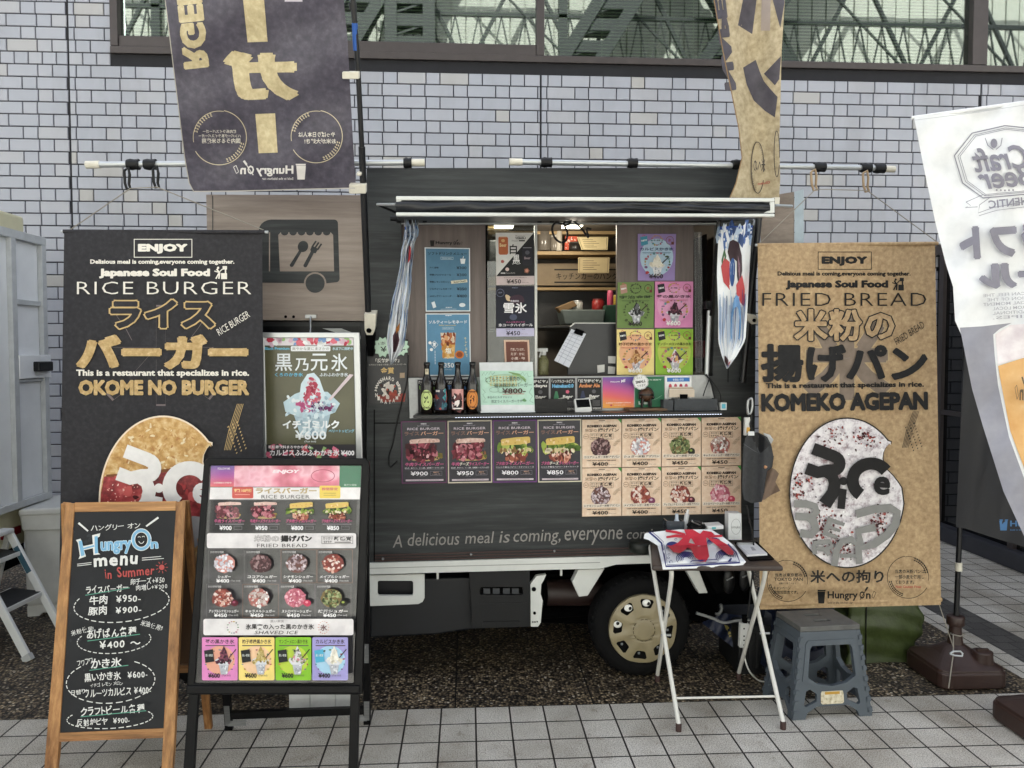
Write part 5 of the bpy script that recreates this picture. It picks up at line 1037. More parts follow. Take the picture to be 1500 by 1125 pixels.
pr = Print(quadmap([(630, 351.5), (678, 352.5), (678, 362), (630, 361)], WPL, .0006 + .0)); logo(pr, 0, .05, 1, .95, "#1d1a19", False, False); pr.done(mb); mb.build("panel_logo", van)
# ---- beer poster on the body, star price tags
def kin(pr):
    pr.text("「反射炉ビヤ」", .2, .29, .78, .355, "#e6e3de", .03); pr.text("世界的な審査会で受賞したクラフトビール", .03, .375, .95, .4, "#b9b5ae", .01); pr.text("金賞", .32, .43, .66, .53, "#d8b878", .04); pr.rect(.8, .52, .92, .6, "#a8927a")
    pr.poly([(.2, .86), (.95, .84), (.93, .97), (.4, .97)], "#8a3a30"); pr.blobs(lambda: (.5 + J(.2), .8 + J(.1)), 26, .05, ["#d8cfc6", "#3a2420", "#a84a3a", "#e8e0d6"])
    for i, ch in enumerate("HANSHARO BEER"):
        a = R(170 - i * 15); pr.text(ch, .5 + .3 * math.cos(a) - .03, .8 - .2 * math.sin(a) - .03, .5 + .3 * math.cos(a) + .03, .8 - .2 * math.sin(a) + .03, "#e6e0d8", .03, 90 - (170 - i * 15) and -(90 - (170 - i * 15)))
    for i, ch in enumerate("NIRAYAMA"):
        a = R(200 + i * 20); pr.text(ch, .5 + .3 * math.cos(a) - .03, .8 - .17 * math.sin(a) - .03, .5 + .3 * math.cos(a) + .03, .8 - .17 * math.sin(a) + .03, "#e6e0d8", .03)
poster("award_poster", "black beer award poster on the truck body left of the counter", "poster", [(538, 498), (598, 497), (597, 591), (539, 592.5)], VAN, .003, mottle("black poster paper", [(.3, "#17171a"), (.7, "#26262a")], 25, .35), kin)
for cx, cy, r_, lab, t in ((560.5, 508.5, 13.5, "pale green star shaped price tag, left one by the hanging towel", "¥"), (587.5, 508, 12, "pale green star shaped price tag, right one by the hanging towel", "0-")):
    pts = [(cx + (r_ if i % 2 == 0 else r_ * .78) * math.cos(2 * math.pi * i / 20), cy + (r_ if i % 2 == 0 else r_ * .78) * 1.15 * math.sin(2 * math.pi * i / 20)) for i in range(20)]
    SP = sh(VAN, .03); mb = MB(); mb.slab(pts, SP, 0, .003, ink("#c3dcc9")); pr = Print(planemap(SP, .0004)); pr.line(pts[::1] + [pts[0]], .6, "#8fb89c"); pr.text("1本", cx - 6, cy - 8, cx + 4, cy - 3, "#33403a", 0, 8); pr.text(t, cx - 3, cy - 1, cx + 6, cy + 7, "#1d2522", .01, 8); pr.done(mb); tag(mb.build("price_tag"), lab, "price tag", "star price tags")
# ---- hanging ice towels at both ends of the hatch
M_TOWEL = plain("white towel cloth", "#e4e7ea", .8, var=.06)
def towel(lab, pl, L, Rr, seed, narrow):
    rn = random.Random(seed)
    def at(P_, t):
        k = t * (len(P_) - 1); i = min(int(k), len(P_) - 2); f = k - i; return P_[i][0] * (1 - f) + P_[i + 1][0] * f, P_[i][1] * (1 - f) + P_[i + 1][1] * f
    fo = 3 if narrow else 2
    def fm(u, v, h):
        a = at(L, v); b = at(Rr, v); x = a[0] * (1 - u) + b[0] * u; y = a[1] * (1 - u) + b[1] * u
        d = (.022 if narrow else .01) * math.sin(u * fo * 6.28 + v * 2) + .006 * math.sin(u * 17 + v * 9) + .004 * math.sin(v * 21 + u * 5)
        return pl.at(x, y, d + h)
    pr = Print(fm); pr.rect(0, 0, 1, 1, M_TOWEL)
    B_ = ["#4a68a4", "#7d9ac4", "#a9c0dc", "#39507f", "#c7d5e6", "#b9cbe0"]
    pr.rect(0, 0, 1, .035, "#2a4fa0"); pr.blobs(lambda: (rn.random(), rn.uniform(.0, .13)), 26, .09, B_ + ["#e6eaf0"] * 2, .5)
    if not narrow:
        pr.poly([(.3, .22), (.35, .15), (.45, .13), (.62, .15), (.74, .24), (.78, .34), (.7, .42), (.62, .36), (.6, .28), (.5, .26), (.4, .28)], "#3d2c33"); pr.poly([(.62, .24), (.7, .3), (.72, .4), (.66, .34)], "#8a6a78")
        pr.poly([(.12, .3), (.22, .25), (.38, .28), (.4, .42), (.2, .38)], "#b8484a"); pr.line([(.14, .28), (.2, .22), (.26, .26)], .04, "#4a6a4a"); pr.ell(.47, .33, .085, .075, "#3a5f9c", 20); pr.ring(.47, .33, .045, .045, .012, "#b9c9e2", 14)
        pr.poly([(.6, .4), (.78, .36), (.88, .42), (.9, .5), (.76, .48), (.62, .44)], "#c05054")
        for k in range(34):
            x = .04 + .92 * k / 34 + rn.uniform(-.02, .02); a = rn.uniform(.42, .5); b = rn.uniform(.62, .86); pr.line([(x, a), (x + rn.uniform(-.02, .02), (a + b) / 2), (x + rn.uniform(-.03, .03), b)], [rn.uniform(.006, .022), rn.uniform(.008, .03), .005], rn.choice(B_))
        pr.ring(.62, .6, .16, .13, .05, "#6f9ac8", 24, -30, 210); pr.poly([(.08, .92), (.2, .84), (.5, .9), (.62, .98), (.3, .96)], "#4a3438"); pr.poly([(.6, .94), (.72, .9), (.76, .98)], "#c6484f"); pr.text("ice", .4, .955, .7, .975, "#4f7ab8", .02)
    else:
        for k in range(60):
            x = rn.random(); a = rn.uniform(.1, .7); b = a + rn.uniform(.08, .3); pr.line([(x, a), (x + rn.uniform(-.05, .05), (a + b) / 2), (x + rn.uniform(-.06, .06), b)], [.01, rn.uniform(.015, .06), .01], rn.choice(B_ + ["#eef1f4", "#c9d4e2", "#2b3550"]))
        pr.poly([(.55, .2), (.75, .24), (.8, .34), (.6, .36)], "#b8383f"); pr.poly([(.3, .82), (.5, .76), (.7, .84), (.6, .93), (.4, .93)], "#5a4048"); pr.line([(.45, .78), (.6, .74)], .05, "#c98a4a")
    mb = MB(); pr.done(mb, (fr(0, 1, 14), fr(0, 1, 26)), True)
    t = thing("hanging_towel", lab, "towel", fm(.5, 1, 0), "printed towels hung from the hatch"); mb.build("towel_cloth", t)
    for s_ in (0, 1):
        p = fm(s_, 0, 0); mb = MB(); mb.tube([p, p + V(.004, 0, .018), p + V(-.003, .02, .04), p + V(0, .03, .058)], .0045, M_CHROME, 8); mb.build("snap_hook", t)
    return t
TPL = Plane(VAN.at(600, 400, .36), VAN.n)
towel("printed towel twisted narrow, hanging at the hatch's left end", TPL, [(593, 332), (594, 348), (588, 366), (586, 392), (580, 420), (574, 446), (569, 476), (566, 500), (572, 534)], [(611, 331), (611.6, 344), (607, 358), (606, 370), (603, 392), (602, 424), (598, 450), (597, 472), (594, 494), (592, 508), (574, 534)], 3, True)
towel("printed towel with berries spread flat, hanging at the hatch's right end", TPL, [(1052, 332), (1052, 354), (1050, 400), (1052, 452), (1052, 500), (1057, 520), (1064, 540)], [(1103, 330), (1100, 360), (1098, 392), (1095, 450), (1092, 498), (1080, 520), (1066, 540)], 5, False)
# ---- small posters on the backsplash
BP = sh(VAN, .012)
def beer(title, c1, sub, pic):
    def d(pr):
        pr.frame(0, 0, 1, 1, .02, "#8a8a8e", .015); pr.text("「" + title + "」", .06, .05, .94, .15, "#e6e4e2", .03); pr.text(sub, .08, .18, .92, .3, c1, .05); pr.poly(pic and [(.2, .4), (.28, .4), (.34, .6), (.34, .85), (.14, .85), (.14, .6)], "#3f7a58" if pic == 1 else "#2d3550"); pr.ell(.68, .42, .08, .06, "#c8607a" if pic == 1 else "#55555a", 5 if pic == 1 else 14); pr.text("Beer", .5, .52, .9, .6, "#d8d6d4", .03)
        pr.poly([(.3, .62), (.72, .56), (.74, .64), (.32, .7)], "#cfcdc6"); pr.text("Sold Out", .38, .6, .68, .66, "#333", .02, 8) if False else pr.text("Sold Out", .38, .6, .68, .66, "#333333", .02, 8)
        for i in range(6): pr.rect(.62, .7 + i * .03, .92, .708 + i * .03, "#8a888c")
        pr.text("¥800", .62, .9, .96, .97, "#d8d6d4", .01)
    return d
for q, a, lab in (([(611, 556), (650, 555.5), (650, 606), (612, 607)], ("反射炉ビヤ", "#7aa04a", "Umezake Ale", 2), "small black beer poster behind the two left bottles"), ([(652, 555.4), (692, 555), (692, 605.5), (652, 606)], ("反射炉ビヤ", "#4a7ab8", "Taro Pale", 2), "small black beer poster behind the two right bottles"),
                  ([(764, 554.3), (804.5, 553.8), (804.5, 602), (764, 603)], ("反射炉ビヤ", "#d8d6d4", "Heidayu", 2), "small black beer poster beside the mint sign"), ([(806, 553.7), (843, 553.3), (843.5, 602), (806, 602.5)], ("ノンアルコールビア", "#6fb0d8", "Heineken0.0", 1), "small black poster of the green alcohol free beer bottle"), ([(845, 553.2), (881.6, 552.9), (882, 601), (845, 602)], ("反射炉ビヤ", "#d08a5a", "Amber Ale", 2), "small black beer poster with orange title by the gradient sign")):
    poster("small_beer_poster", lab, "poster", q, BP, .004, "#1a1a1d", beer(*a), "small beer posters on the backsplash")
n = NT("sunset gradient print"); g1 = n.n("ShaderNodeTexGradient", gradient_type='LINEAR'); n.l(n.coord((5.5, 0, 4.2) if False else (4, 0, 4), loc=(.42, 0, -.25)), g1.inputs[0])
sx = n.n("ShaderNodeSeparateXYZ"); n.l(n.coord((1, 1, 1)), sx.inputs[0]); ad = n.n("ShaderNodeMath", operation='MULTIPLY_ADD'); n.l(sx.outputs[2], ad.inputs[0]); ad.inputs[1].default_value = 6.0; n.l(sx.outputs[0], ad.inputs[2])
mr = n.n("ShaderNodeMapRange"); n.l(ad.outputs[0], mr.inputs[0]); mr.inputs[1].default_value = 0; mr.inputs[2].default_value = .95; n.base(n.ramp(mr.outputs[0], [(0, "#e8a040"), (.3, "#e0605a"), (.55, "#c04a8a"), (.8, "#7d4a9c"), (1, "#5a55a8")])); n.set(.4); M_GRAD = n.m
def ig(pr):
    pr.text("FOLLOW", .25, .13, .55, .17, "#eee6f0", .03); pr.text("ME", .58, .08, .74, .17, "#f4ecf4", .03, 12, .3); pr.text("お得情報や出店情報を更新中", .1, .82, .9, .85, "#f4e8e4", .02); pr.ell(.27, .91, .035, .03, "#c84a5a", 14); pr.text("hungry_on", .38, .895, .72, .925, "#f0dcd0", .01)
poster("follow_sign", "square sign in purple to orange gradient on the backsplash", "sign", [(883, 552.8), (928.5, 552), (928.5, 597), (883, 598)], BP, .004, M_GRAD, ig)
def gr(pr):
    pr.text("友だち追加で", .3, .08, .9, .13, "#cfe4d6", .02); pr.line([(.5, .8), (.75, .72), (.92, .62)], .008, "#9cc8ac"); pr.text("LINE", .12, .8, .42, .9, "#e4efe8", .05)
poster("green_sign", "dark green square sign behind the leather figure", "sign", [(930.5, 552), (973, 551.4), (973, 596), (930.5, 597)], BP, .004, "#2c7050", gr)
def pp(pr):
    pr.rect(.08, .07, .93, .25, "#3f78c0"); pr.text("お支払い方法", .3, .11, .7, .21, "#dfe9f4", .03)
    for i, c in enumerate(("#c04a5a", "#b85a6a", "#a8304a", "#c0607a")): pr.ell(.2 + i * .2, .45, .06, .11, c, 12); pr.text("Pay", .14 + i * .2, .6, .26 + i * .2, .66, "#7a6a70", .01)
    pr.ell(.25, .8, .06, .1, "#b04a5c", 12)
poster("payment_sign", "white payment sign with red round marks above the grey tray", "sign", [(974, 550.8), (1013, 550.4), (1013, 584), (974, 584.5)], BP, .005, "#e6e7e8", pp)
# ================================================================ THINGS ON THE COUNTER
M_BGL = plain("dark brown bottle glass", "#120b08", .08, var=.2, spec=.7); M_BCAP = plain("black crown cap", "#1c1c1e", .35, .5)
def bottle_art(k):
    def d(pr):
        if k in (0, 3):
            a, b = ("#c8d890", "#3a4420") if k == 0 else ("#d88a44", "#4a2410"); pr.ell(.5, .5, .46, .48, a, 30); pr.ring(.5, .5, .34, .36, .02, b, 24); pr.blobs(lambda: (.5 + J(.14), .5 + J(.16)), 14, .08, [b, a], .3, .5); pr.text("HANSHARO", .2, .08, .8, .16, b, .04); pr.text("RO BEER", .25, .84, .75, .92, b, .04)
        elif k == 1: pr.rect(0, 0, 1, 1, "#28283c"); pr.text("BEAR", .1, .03, .9, .13, "#d8d0cc", .05); pr.blobs(lambda: (rnd.uniform(.05, .95), rnd.uniform(.2, .9)), 22, .2, ["#b8483c", "#4a98a0", "#2a2a3a", "#8a3a34", "#3a6a78"], .4)
        else: pr.rect(0, 0, 1, 1, "#d8a09c"); pr.blobs(lambda: (rnd.uniform(.1, .9), rnd.uniform(.3, .98)), 26, .16, ["#2a2226", "#f0e6e2", "#6a3a3c", "#141214"], .5); pr.rect(.1, .9, .9, .96, "#eee8e4")
    return d
def bottle(px, k, lab):
    L = on_shelf(px, 605.2); sc_ = 1.0
    t = thing("beer_bottle", lab, "beer bottle", L, "beer bottles on the counter")
    mb = MB(); mb.lathe([(.026, 0), (.0295, .004), (.0295, .125), (.028, .138), (.021, .158), (.0145, .176), (.0128, .195), (.0125, .218), (.0142, .221), (.0142, .227), (.0125, .229)], L, M_BGL, n=28); mb.build("glass_bottle", t)
    mb = MB(); mb.lathe([(.0148, .2255), (.0152, .229), (.0135, .234), (.008, .2355)], L, M_BCAP, n=20); mb.build("crown_cap", t)
    w_ = math.radians(62)
    def fm(u, v, h): a = -math.pi / 2 + (u - .5) * 2 * w_ - .05; r = .0299 + h; return L + V(r * math.cos(a), r * math.sin(a), .112 - v * .094)
    pr = Print(fm); bottle_art(k)(pr); mb = MB(); pr.done(mb, (fr(0, 1, 12), [.5]), True); mb.build("paper_label", t)
    if k == 0:
        mb = MB(); pr = Print(lambda u, v, h: L + V((.0142 + h) * math.cos(-math.pi / 2 + (u - .5) * 1.2), (.0142 + h) * math.sin(-math.pi / 2 + (u - .5) * 1.2), .205 - .026 * v)); pr.rect(0, 0, 1, 1, "#c9bfa6"); pr.text("反", .2, .15, .8, .5, "#4a4030", .02); pr.done(mb, ([.25, .5, .75], [.5])); mb.build("neck_label", t)
for px, k, lab in ((625.7, 0, "brown beer bottle with pale green oval label, leftmost"), (646.5, 1, "brown beer bottle with dark blue and teal picture label"), (670.7, 2, "brown beer bottle with pink and black picture label"), (692.2, 3, "brown beer bottle with orange oval label")): bottle(px, k, lab)
# mint sign in acrylic stand
MP = Plane(on_shelf(743, 604.5), VAN.n + V(0, 0, -.1)); MP = Plane(on_shelf(743, 604.5), Vector((VAN.n.x, VAN.n.y, .1)))
def mint(pr):
    pr.rect(702.5, 531.5, 780.5, 543, "#d6dade"); pr.rect(705, 593, 783, 603.5, "#dcdfe2")
    pr.line([(706, 550), (709, 545), (711, 550), (714, 545), (716, 549), (719, 544), (721, 549), (725, 545)], .5, "#5f8a7a"); pr.line([(762, 549), (766, 545), (768, 550), (772, 546), (774, 552), (778, 551)], .5, "#5f8a7a"); pr.line([(707, 570), (711, 575), (707, 578), (711, 584), (708, 589), (714, 589)], .5, "#5f8a7a"); pr.line([(779, 568), (775, 575), (780, 580), (776, 587), (781, 590)], .5, "#5f8a7a")
    for i in range(9):
        for j in range(5): pr.ell(719 + i * 4.6, 551.5 + j * 3.2, 1.7, 1.2, "#d6cf98", 8)
    pr.ring(738, 557.5, 26, 8.5, .6, "#8fae7a", 30); pr.line([(745, 545), (760, 549), (768, 556), (770, 560)], [1, 3.5, 3, 1], "#7da06a"); pr.line([(750, 548), (766, 552), (771, 557)], [1, 2, 1], "#8fb47c")
    pr.text("とうもろこしと豚肉の", 711, 551.5, 761, 559, "#22302c", .0, 1.5); pr.text("醤油麹炒めバーガー", 724, 561, 779, 567.5, "#22302c", .0, 1); pr.text("¥800-", 735.5, 568.5, 770, 576.5, "#4a2420", .02, 1); pr.line([(736, 578), (752, 577), (768, 577)], .7, "#b8504a"); pr.ring(724, 571, 7, 3.5, .5, "#8aa898", 16); pr.ring(734, 571, 5, 4, .5, "#8aa898", 16)
    pr.text("本日のヒルズマルシェ", 714, 580, 750, 583.5, "#22302c", 0, 1); pr.text("限定ライスバーガーです", 720, 585.5, 765, 590, "#22302c", 0, 1); pr.ell(768, 586.5, 3, 2.4, "#6a9a6a", 8, .3)
t_ = thing("sign_stand", "mint green handwritten sign in a clear stand on the counter", "sign", on_shelf(743, 604.5))
mb = MB(); q = [(702, 531), (780.4, 530), (783.6, 603.6), (704.7, 604.6)]; mb.slab(q, MP, -.002, .004, ink("#cfd6da", .12)); mb.slab([(704, 603), (784, 602.4), (784, 604), (704, 604.6)], MP, .04, .06, ink("#cfd6da", .12)); mb.build("clear_stand", t_)
mb = MB(); pr = Print(planemap(MP, .0)); pr.poly([(703, 543), (780.8, 542), (783, 593), (704.4, 594)], "#b9dccc"); mint(pr); pr.done(mb); mb.build("paper_sign", t_)
# trays, card reader, board and figure
mb = MB(); a = on_shelf(784, 604); b = on_shelf(831, 603.2); hx = b.x - a.x
M_WEAVE = plain("black woven tray", "#131315", .6, var=.5, scale=70)
mb.box((a.x, a.y, a.z), (b.x, a.y + .006, a.z + .062), M_WEAVE); mb.box((a.x, a.y + .08, a.z), (b.x, a.y + .086, a.z + .062), M_WEAVE); mb.box((a.x, a.y + .006, a.z), (a.x + .006, a.y + .08, a.z + .062), M_WEAVE); mb.box((b.x - .006, a.y + .006, a.z), (b.x, a.y + .08, a.z + .062), M_WEAVE); mb.box((a.x + .006, a.y + .006, a.z + .0005), (b.x - .006, a.y + .08, a.z + .006), M_WEAVE)
for i in range(5):
    for j in range(4):
        if (i + j) % 2: mb.box((a.x + hx * i / 5 + .002, a.y - .0025, a.z + .003 + j * .015), (a.x + hx * (i + 1) / 5 - .002, a.y, a.z + .014 + j * .015), M_WEAVE)
tag(mb.build("woven_tray"), "black woven cash tray on the counter", "tray")
L = on_shelf(854, 604); t_ = thing("card_reader", "white card reader with dark screen on the counter", "card reader", L); CPn = Plane(L, Vector((VAN.n.x, VAN.n.y, .55)))
mb = MB(); mb.slab([(841, 584), (864, 583), (867.5, 600), (865, 603), (846, 605), (843, 603)], CPn, .004, .022, ink("#dcdddd", .3)); mb.build("reader_case", t_, bevel=.003, fix=True)
mb = MB(); mb.slab([(843.5, 585.5), (862.5, 584.7), (865, 596), (845.5, 597)], CPn, .0052, .001, ink("#101113", .15)); mb.build("screen", t_)
a = on_shelf(917, 602); b = on_shelf(984, 602); mb = MB(); M_BOARD = woodm("dark oiled board", "#3d2a1c", "#5d4430", "#74583f", (2, 9, 9), .45, 8)
mb.prism([V(a.x, a.y + .01, a.z), V(a.x + .015, a.y - .005, a.z), V(b.x, b.y, a.z), V(b.x, b.y + .09, a.z), V(a.x, a.y + .09, a.z)], (0, 0, .014), M_BOARD); tag(mb.build("wooden_board", bevel=.003, fix=True), "dark wooden board under the leather figure", "board")
c_ = V(on_shelf(949, 602).x, a.y + .04, a.z + .014); t_ = thing("leather_figure", "small brown leather helmet figure on the wooden board", "ornament", c_)
M_LEA = plain("brown leather", "#4a3222", .4, var=.35, scale=40); M_DLEA = plain("black leather", "#141211", .4, var=.3)
mb = MB(); mb.sphere(c_ + V(0, 0, .06), .033, M_LEA, 1, .9, 1, 20); mb.build("helmet_shell", t_)
mb = MB(); mb.lathe([(.0345, -.004), (.0352, 0), (.0345, .004)], c_ + V(0, 0, .062), M_DLEA, n=26); mb.tube([c_ + V(.034 * math.cos(R(a)), -.002, .06 + .035 * math.sin(R(a))) for a in range(0, 181, 15)], .004, M_DLEA); 
for s_ in (-1, 1): mb.sphere(c_ + V(s_ * .031, -.01, .05), .011, M_DLEA, .6, 1, 1, 12)
mb.build("helmet_straps", t_)
mb = MB()
for x, y in ((-.022, -.012), (.022, -.012), (-.018, .014), (.018, .014)): mb.tube([c_ + V(x, y, 0), c_ + V(x * .8, y, .045)], [.004, .007], M_DLEA)
mb.build("figure_legs", t_)
SBP = Plane(c_ + V(-.02, -.03, 0), VAN.n); cl = []
for i in range(36): a = 2 * math.pi * i / 36; r_ = 1 + .09 * abs(math.sin(a * 4.5)); cl.append((938.5 + 10.8 * r_ * math.cos(a), 559.5 + 10.5 * r_ * math.sin(a)))
t2 = thing("speech_sign", "white cloud shaped price sign above the leather figure", "sign", c_ + V(-.02, -.02, .06)); mb = MB(); mb.slab(cl, SBP, 0, .003, ink("#e4e5e5")); pr = Print(planemap(SBP, .0004)); pr.line([(938.5 + (x - 938.5) * .93, 559.5 + (y - 559.5) * .93) for x, y in cl + [cl[0]]], .5, "#8a8c8c"); pr.text("SMALL", 931, 557, 946, 561, "#2a2a2a", .03, 10); pr.text("サイズ", 932, 552, 941, 555, "#4a4a4a", 0, 10); pr.text("できます", 933, 563, 946, 566.5, "#4a4a4a", 0, 10); pr.done(mb); mb.build("card", t2); mb = MB(); mb.tube([SBP.at(940, 568, -.003), c_ + V(-.01, 0, .075)], .0015, M_CHROME); mb.build("wire", t2)
M_FELT = plain("grey felt tray", "#45484c", .85, var=.15, scale=80)
def traybox(x0, x1, yb, h, d, lab):
    a = on_shelf(x0, yb); b = on_shelf(x1, yb); mb = MB(); z = a.z + .0005; mb.box((a.x, a.y, z), (b.x, a.y + .004, z + h), M_FELT); mb.box((a.x, a.y + d, z), (b.x, a.y + d + .004, z + h), M_FELT); mb.box((a.x, a.y + .004, z), (a.x + .004, a.y + d, z + h), M_FELT); mb.box((b.x - .004, a.y + .004, z), (b.x, a.y + d, z + h), M_FELT); mb.box((a.x + .004, a.y + .004, z), (b.x - .004, a.y + d, z + .004), M_FELT); tag(mb.build("felt_tray"), lab, "tray", "grey trays on the counter"); return a, b
a, b = traybox(988, 1050, 603.5, .055, .09, "wide grey felt tray holding napkins at the counter's right end"); traybox(972, 986, 602.6, .05, .07, "small grey felt box left of the wide grey tray")
mb = MB(); M_PAP = ink("#cdbfae"); z = a.z + .04
for i in range(6): mb.box((a.x - .02 + i * .002, a.y + .02 + i * .009, z + .022 + i * .002), (a.x + .1, a.y + .026 + i * .009, z + .058 + i * .003), (M_PAP, ink("#e2ddd6"), ink("#b39a80"))[i % 3], .06 if i % 2 else -.04)
mb.box((a.x + .03, a.y + .012, z + .0), (a.x + .066, a.y + .018, z + .036), M_CHASSIS); tag(mb.build("napkin_stack"), "stack of tan and white napkins with a black clip", "napkins")
p = on_shelf(1058, 607); mb = MB(); mb.box((p.x - .012, p.y - .01, p.z + .001), (p.x + .018, p.y + .02, p.z + .036), ink("#d8dcdc")); mb.box((p.x - .006, p.y - .0125, p.z + .008), (p.x + .012, p.y - .0101, p.z + .03), ink("#5fb4cc")); tag(mb.build("tissue_pack", bevel=.003, fix=True), "small white and cyan pack at the counter's right end", "pack")
# ================================================================ INSIDE THE WINDOW
IP = sh(VAN, -.12)
mb = MB(); mb.slab([(832, 549), (835, 478), (842, 473), (902.5, 473), (902.5, 549)], IP, 0, .03, plain("slate tablet back", "#25272c", .35)); mb.slab([(835, 478), (842, 472.6), (902.5, 472.6), (902.5, 474), (842.5, 474), (836, 479)], IP, .003, .02, M_WHITE); tag(mb.build("order_screen", fix=True), "dark slate screen back standing in the serving window", "screen")
for q, lab in (([(891, 521.6), (902, 522), (901.5, 532.5), (891, 532)], "small white square card, topmost of three on the dark screen"), ([(875, 535), (885.6, 534), (885.6, 545), (875.5, 546)], "small white square card, left of three on the dark screen"), ([(891, 536.5), (901.5, 537.5), (900.5, 548), (890.5, 547.5)], "small white square card, lowest right of three on the dark screen")):
    mb = MB(); mb.slab(q, IP, .006, .005, ink("#dcdcda")); tag(mb.build("square_card"), lab, "card", "white square cards on the screen")
CB = Plane(VAN.at(835, 510, -.08), V(VAN.n.x + .1, VAN.n.y, .15)); t_ = thing("clipboard", "clipboard of white order slips tilted in the serving window", "clipboard", CB.at(822, 535))
mb = MB(); mb.slab([(837, 482), (858.5, 489), (833.5, 538.5), (812, 528)], CB, 0, .004, ink("#d5d9e4")); pr = Print(planemap(CB, .0004))
for i in range(8): a = .12 + i * .1; pr.line([(837 - 25 * a + 1, 482 + 46 * a), (858.5 - 25 * a - 1, 489 + 49.5 * a)], .5, "#8a93a8")
for a in (.25, .6): pr.line([(837 + 21.5 * a, 482 + 7 * a), (812 + 21.5 * a, 528 + 10.5 * a)], .4, "#8a93a8")
pr.done(mb); mb.build("order_slips", t_); mb = MB(); mb.slab([(844, 481), (856, 485), (853, 492), (841, 488)], CB, .008, .008, M_CHASSIS); mb.build("clip", t_)
L = VAN.at(796, 549, -.1); t_ = thing("spray_bottle", "clear spray bottle with white trigger in the serving window", "spray bottle", L)
mb = MB(); n = NT("clear plastic bottle"); n.base(rgb("#8a8a62")); n.b.inputs["Alpha"].default_value = .5; n.set(.15); mb.lathe([(.024, 0), (.026, .004), (.026, .07), (.012, .09), (.012, .1)], L, n.m, n=18); mb.build("bottle_body", t_)
mb = MB(); mb.lathe([(.013, .095), (.013, .11), (.01, .114)], L, ink("#c9cbcb"), n=14); mb.box((L.x - .03, L.y - .009, L.z + .112), (L.x + .02, L.y + .009, L.z + .128), ink("#c9cbcb")); mb.bar(L + V(-.012, 0, .112), L + V(-.02, 0, .085), .008, .006, ink("#c9cbcb")); mb.build("trigger_head", t_)
def onp(x, y, d): return VAN.at(x, y, d)
def jar(x, y, d, h, r_, body, lid, lab, cat="jar", grp="jars on the kitchen shelf"):
    L = onp(x, y, d); t = thing("jar" if cat == "jar" else cat.replace(" ", "_"), lab, cat, L, grp); mb = MB(); mb.lathe([(r_ * .92, 0), (r_, .004), (r_, h * .82), (r_ * .8, h * .88)], L, body, n=18); mb.build("jar_body", t); mb = MB(); mb.lathe([(r_ * .86, h * .86), (r_ * .88, h), (r_ * .6, h * 1.01)], L, lid, n=18); mb.build("lid", t)
jar(797, 367.6, -.88, .14, .04, plain("smoky jar glass", "#6a645c", .15), ink("#3a3632"), "tall smoky glass jar on the upper shelf, leftmost"); jar(813, 367.6, -.88, .09, .03, ink("#7d766c", .2), ink("#c9c4ba"), "squat grey jar with pale lid on the upper shelf"); jar(819, 367.6, -.86, .13, .018, ink("#b9b2a4", .3), ink("#d8d4ca"), "slim pale tube beside the cable loop on the upper shelf"); jar(843, 367.6, -.86, .05, .04, ink("#2a2624", .3), ink("#4a4640"), "low dark tub on the upper shelf")
jar(846, 456, -.7, .06, .03, ink("#b9b9b4", .2), M_CHROME, "silver tin standing in the grey bin", "tin", "tins in the kitchen"); jar(876, 455, -.7, .065, .035, ink("#8a2a28", .3), ink("#6a1e1e"), "red pot with lid behind the grey bin", "pot", "pots in the kitchen"); jar(894, 448, -.66, .085, .018, ink("#b84a68", .3), ink("#d06a84"), "pink bottle above the green box", "bottle", "small bottles in the kitchen"); jar(900, 448, -.66, .06, .014, ink("#c9a840", .3), ink("#d8c070"), "small yellow bottle above the green box", "bottle", "small bottles in the kitchen")
def card(q, d, c, lab, dr, nm="paper_card", cat="card", grp="papers pinned in the kitchen"): poster(nm, lab, cat, q, sh(VAN, d), 0, c, dr, grp)
def lines(pr):
    pr.frame(.04, .04, .96, .96, .015, "#6a6048")
    for i in range(5): pr.rect(.15, .2 + i * .14, .5 + .3 * ((i * 7) % 3) / 3, .23 + i * .14, "#4a4234")
card([(845, 347), (891, 347), (890, 366), (852, 366)], -.8, "#c9b98e", "cream paper label behind the dark tub on the upper shelf", lines); card([(847, 377), (893, 377), (892, 400), (847, 400)], -.84, "#b3a27c", "cream certificate hung below the upper shelf", lines)
poster("orange_packet", "orange and white packet on the upper shelf", "packet", [(828, 346), (846, 346), (845, 366), (827, 366)], sh(VAN, -.86), 0, "#c9553a", lambda pr: pr.blobs(lambda: (rnd.uniform(.1, .9), rnd.uniform(.05, .95)), 24, .09, ["#e6d2c4", "#d8b09a", "#a83c28"]))
def bin_(q, d, th, c, lab, nm, cat): mb = MB(); mb.slab(q, sh(VAN, d), 0, th, c); tag(mb.build(nm, bevel=.006, fix=True), lab, cat)
bin_([(823, 453.5), (887, 453.5), (884, 475), (828, 475)], -.6, .2, plain("grey green bin", "#66706e", .5), "grey green plastic bin inside the kitchen", "storage_bin", "bin"); bin_([(886, 447), (906, 446), (906, 478), (884, 475)], -.62, .2, plain("green box", "#1d4030", .6), "dark green box beside the grey bin in the kitchen", "green_box", "box")
bin_([(815, 450), (840, 440), (846, 448), (822, 459)], -.66, .08, plain("brown card", "#7d6446", .8), "torn brown cardboard box lying on the grey bin", "cardboard_box", "box"); bin_([(716, 352), (728, 352), (728, 400), (716, 402)], -.5, .2, plain("pale packets", "#8f8f90", .6), "stack of pale packets behind the dark glass", "packet_stack", "packets"); bin_([(714, 330), (748, 330), (748, 334.5), (714, 334.5)], -.6, .1, plain("tan box", "#b59a6a", .6), "tan box on top of the kitchen shelf", "tan_box", "box")
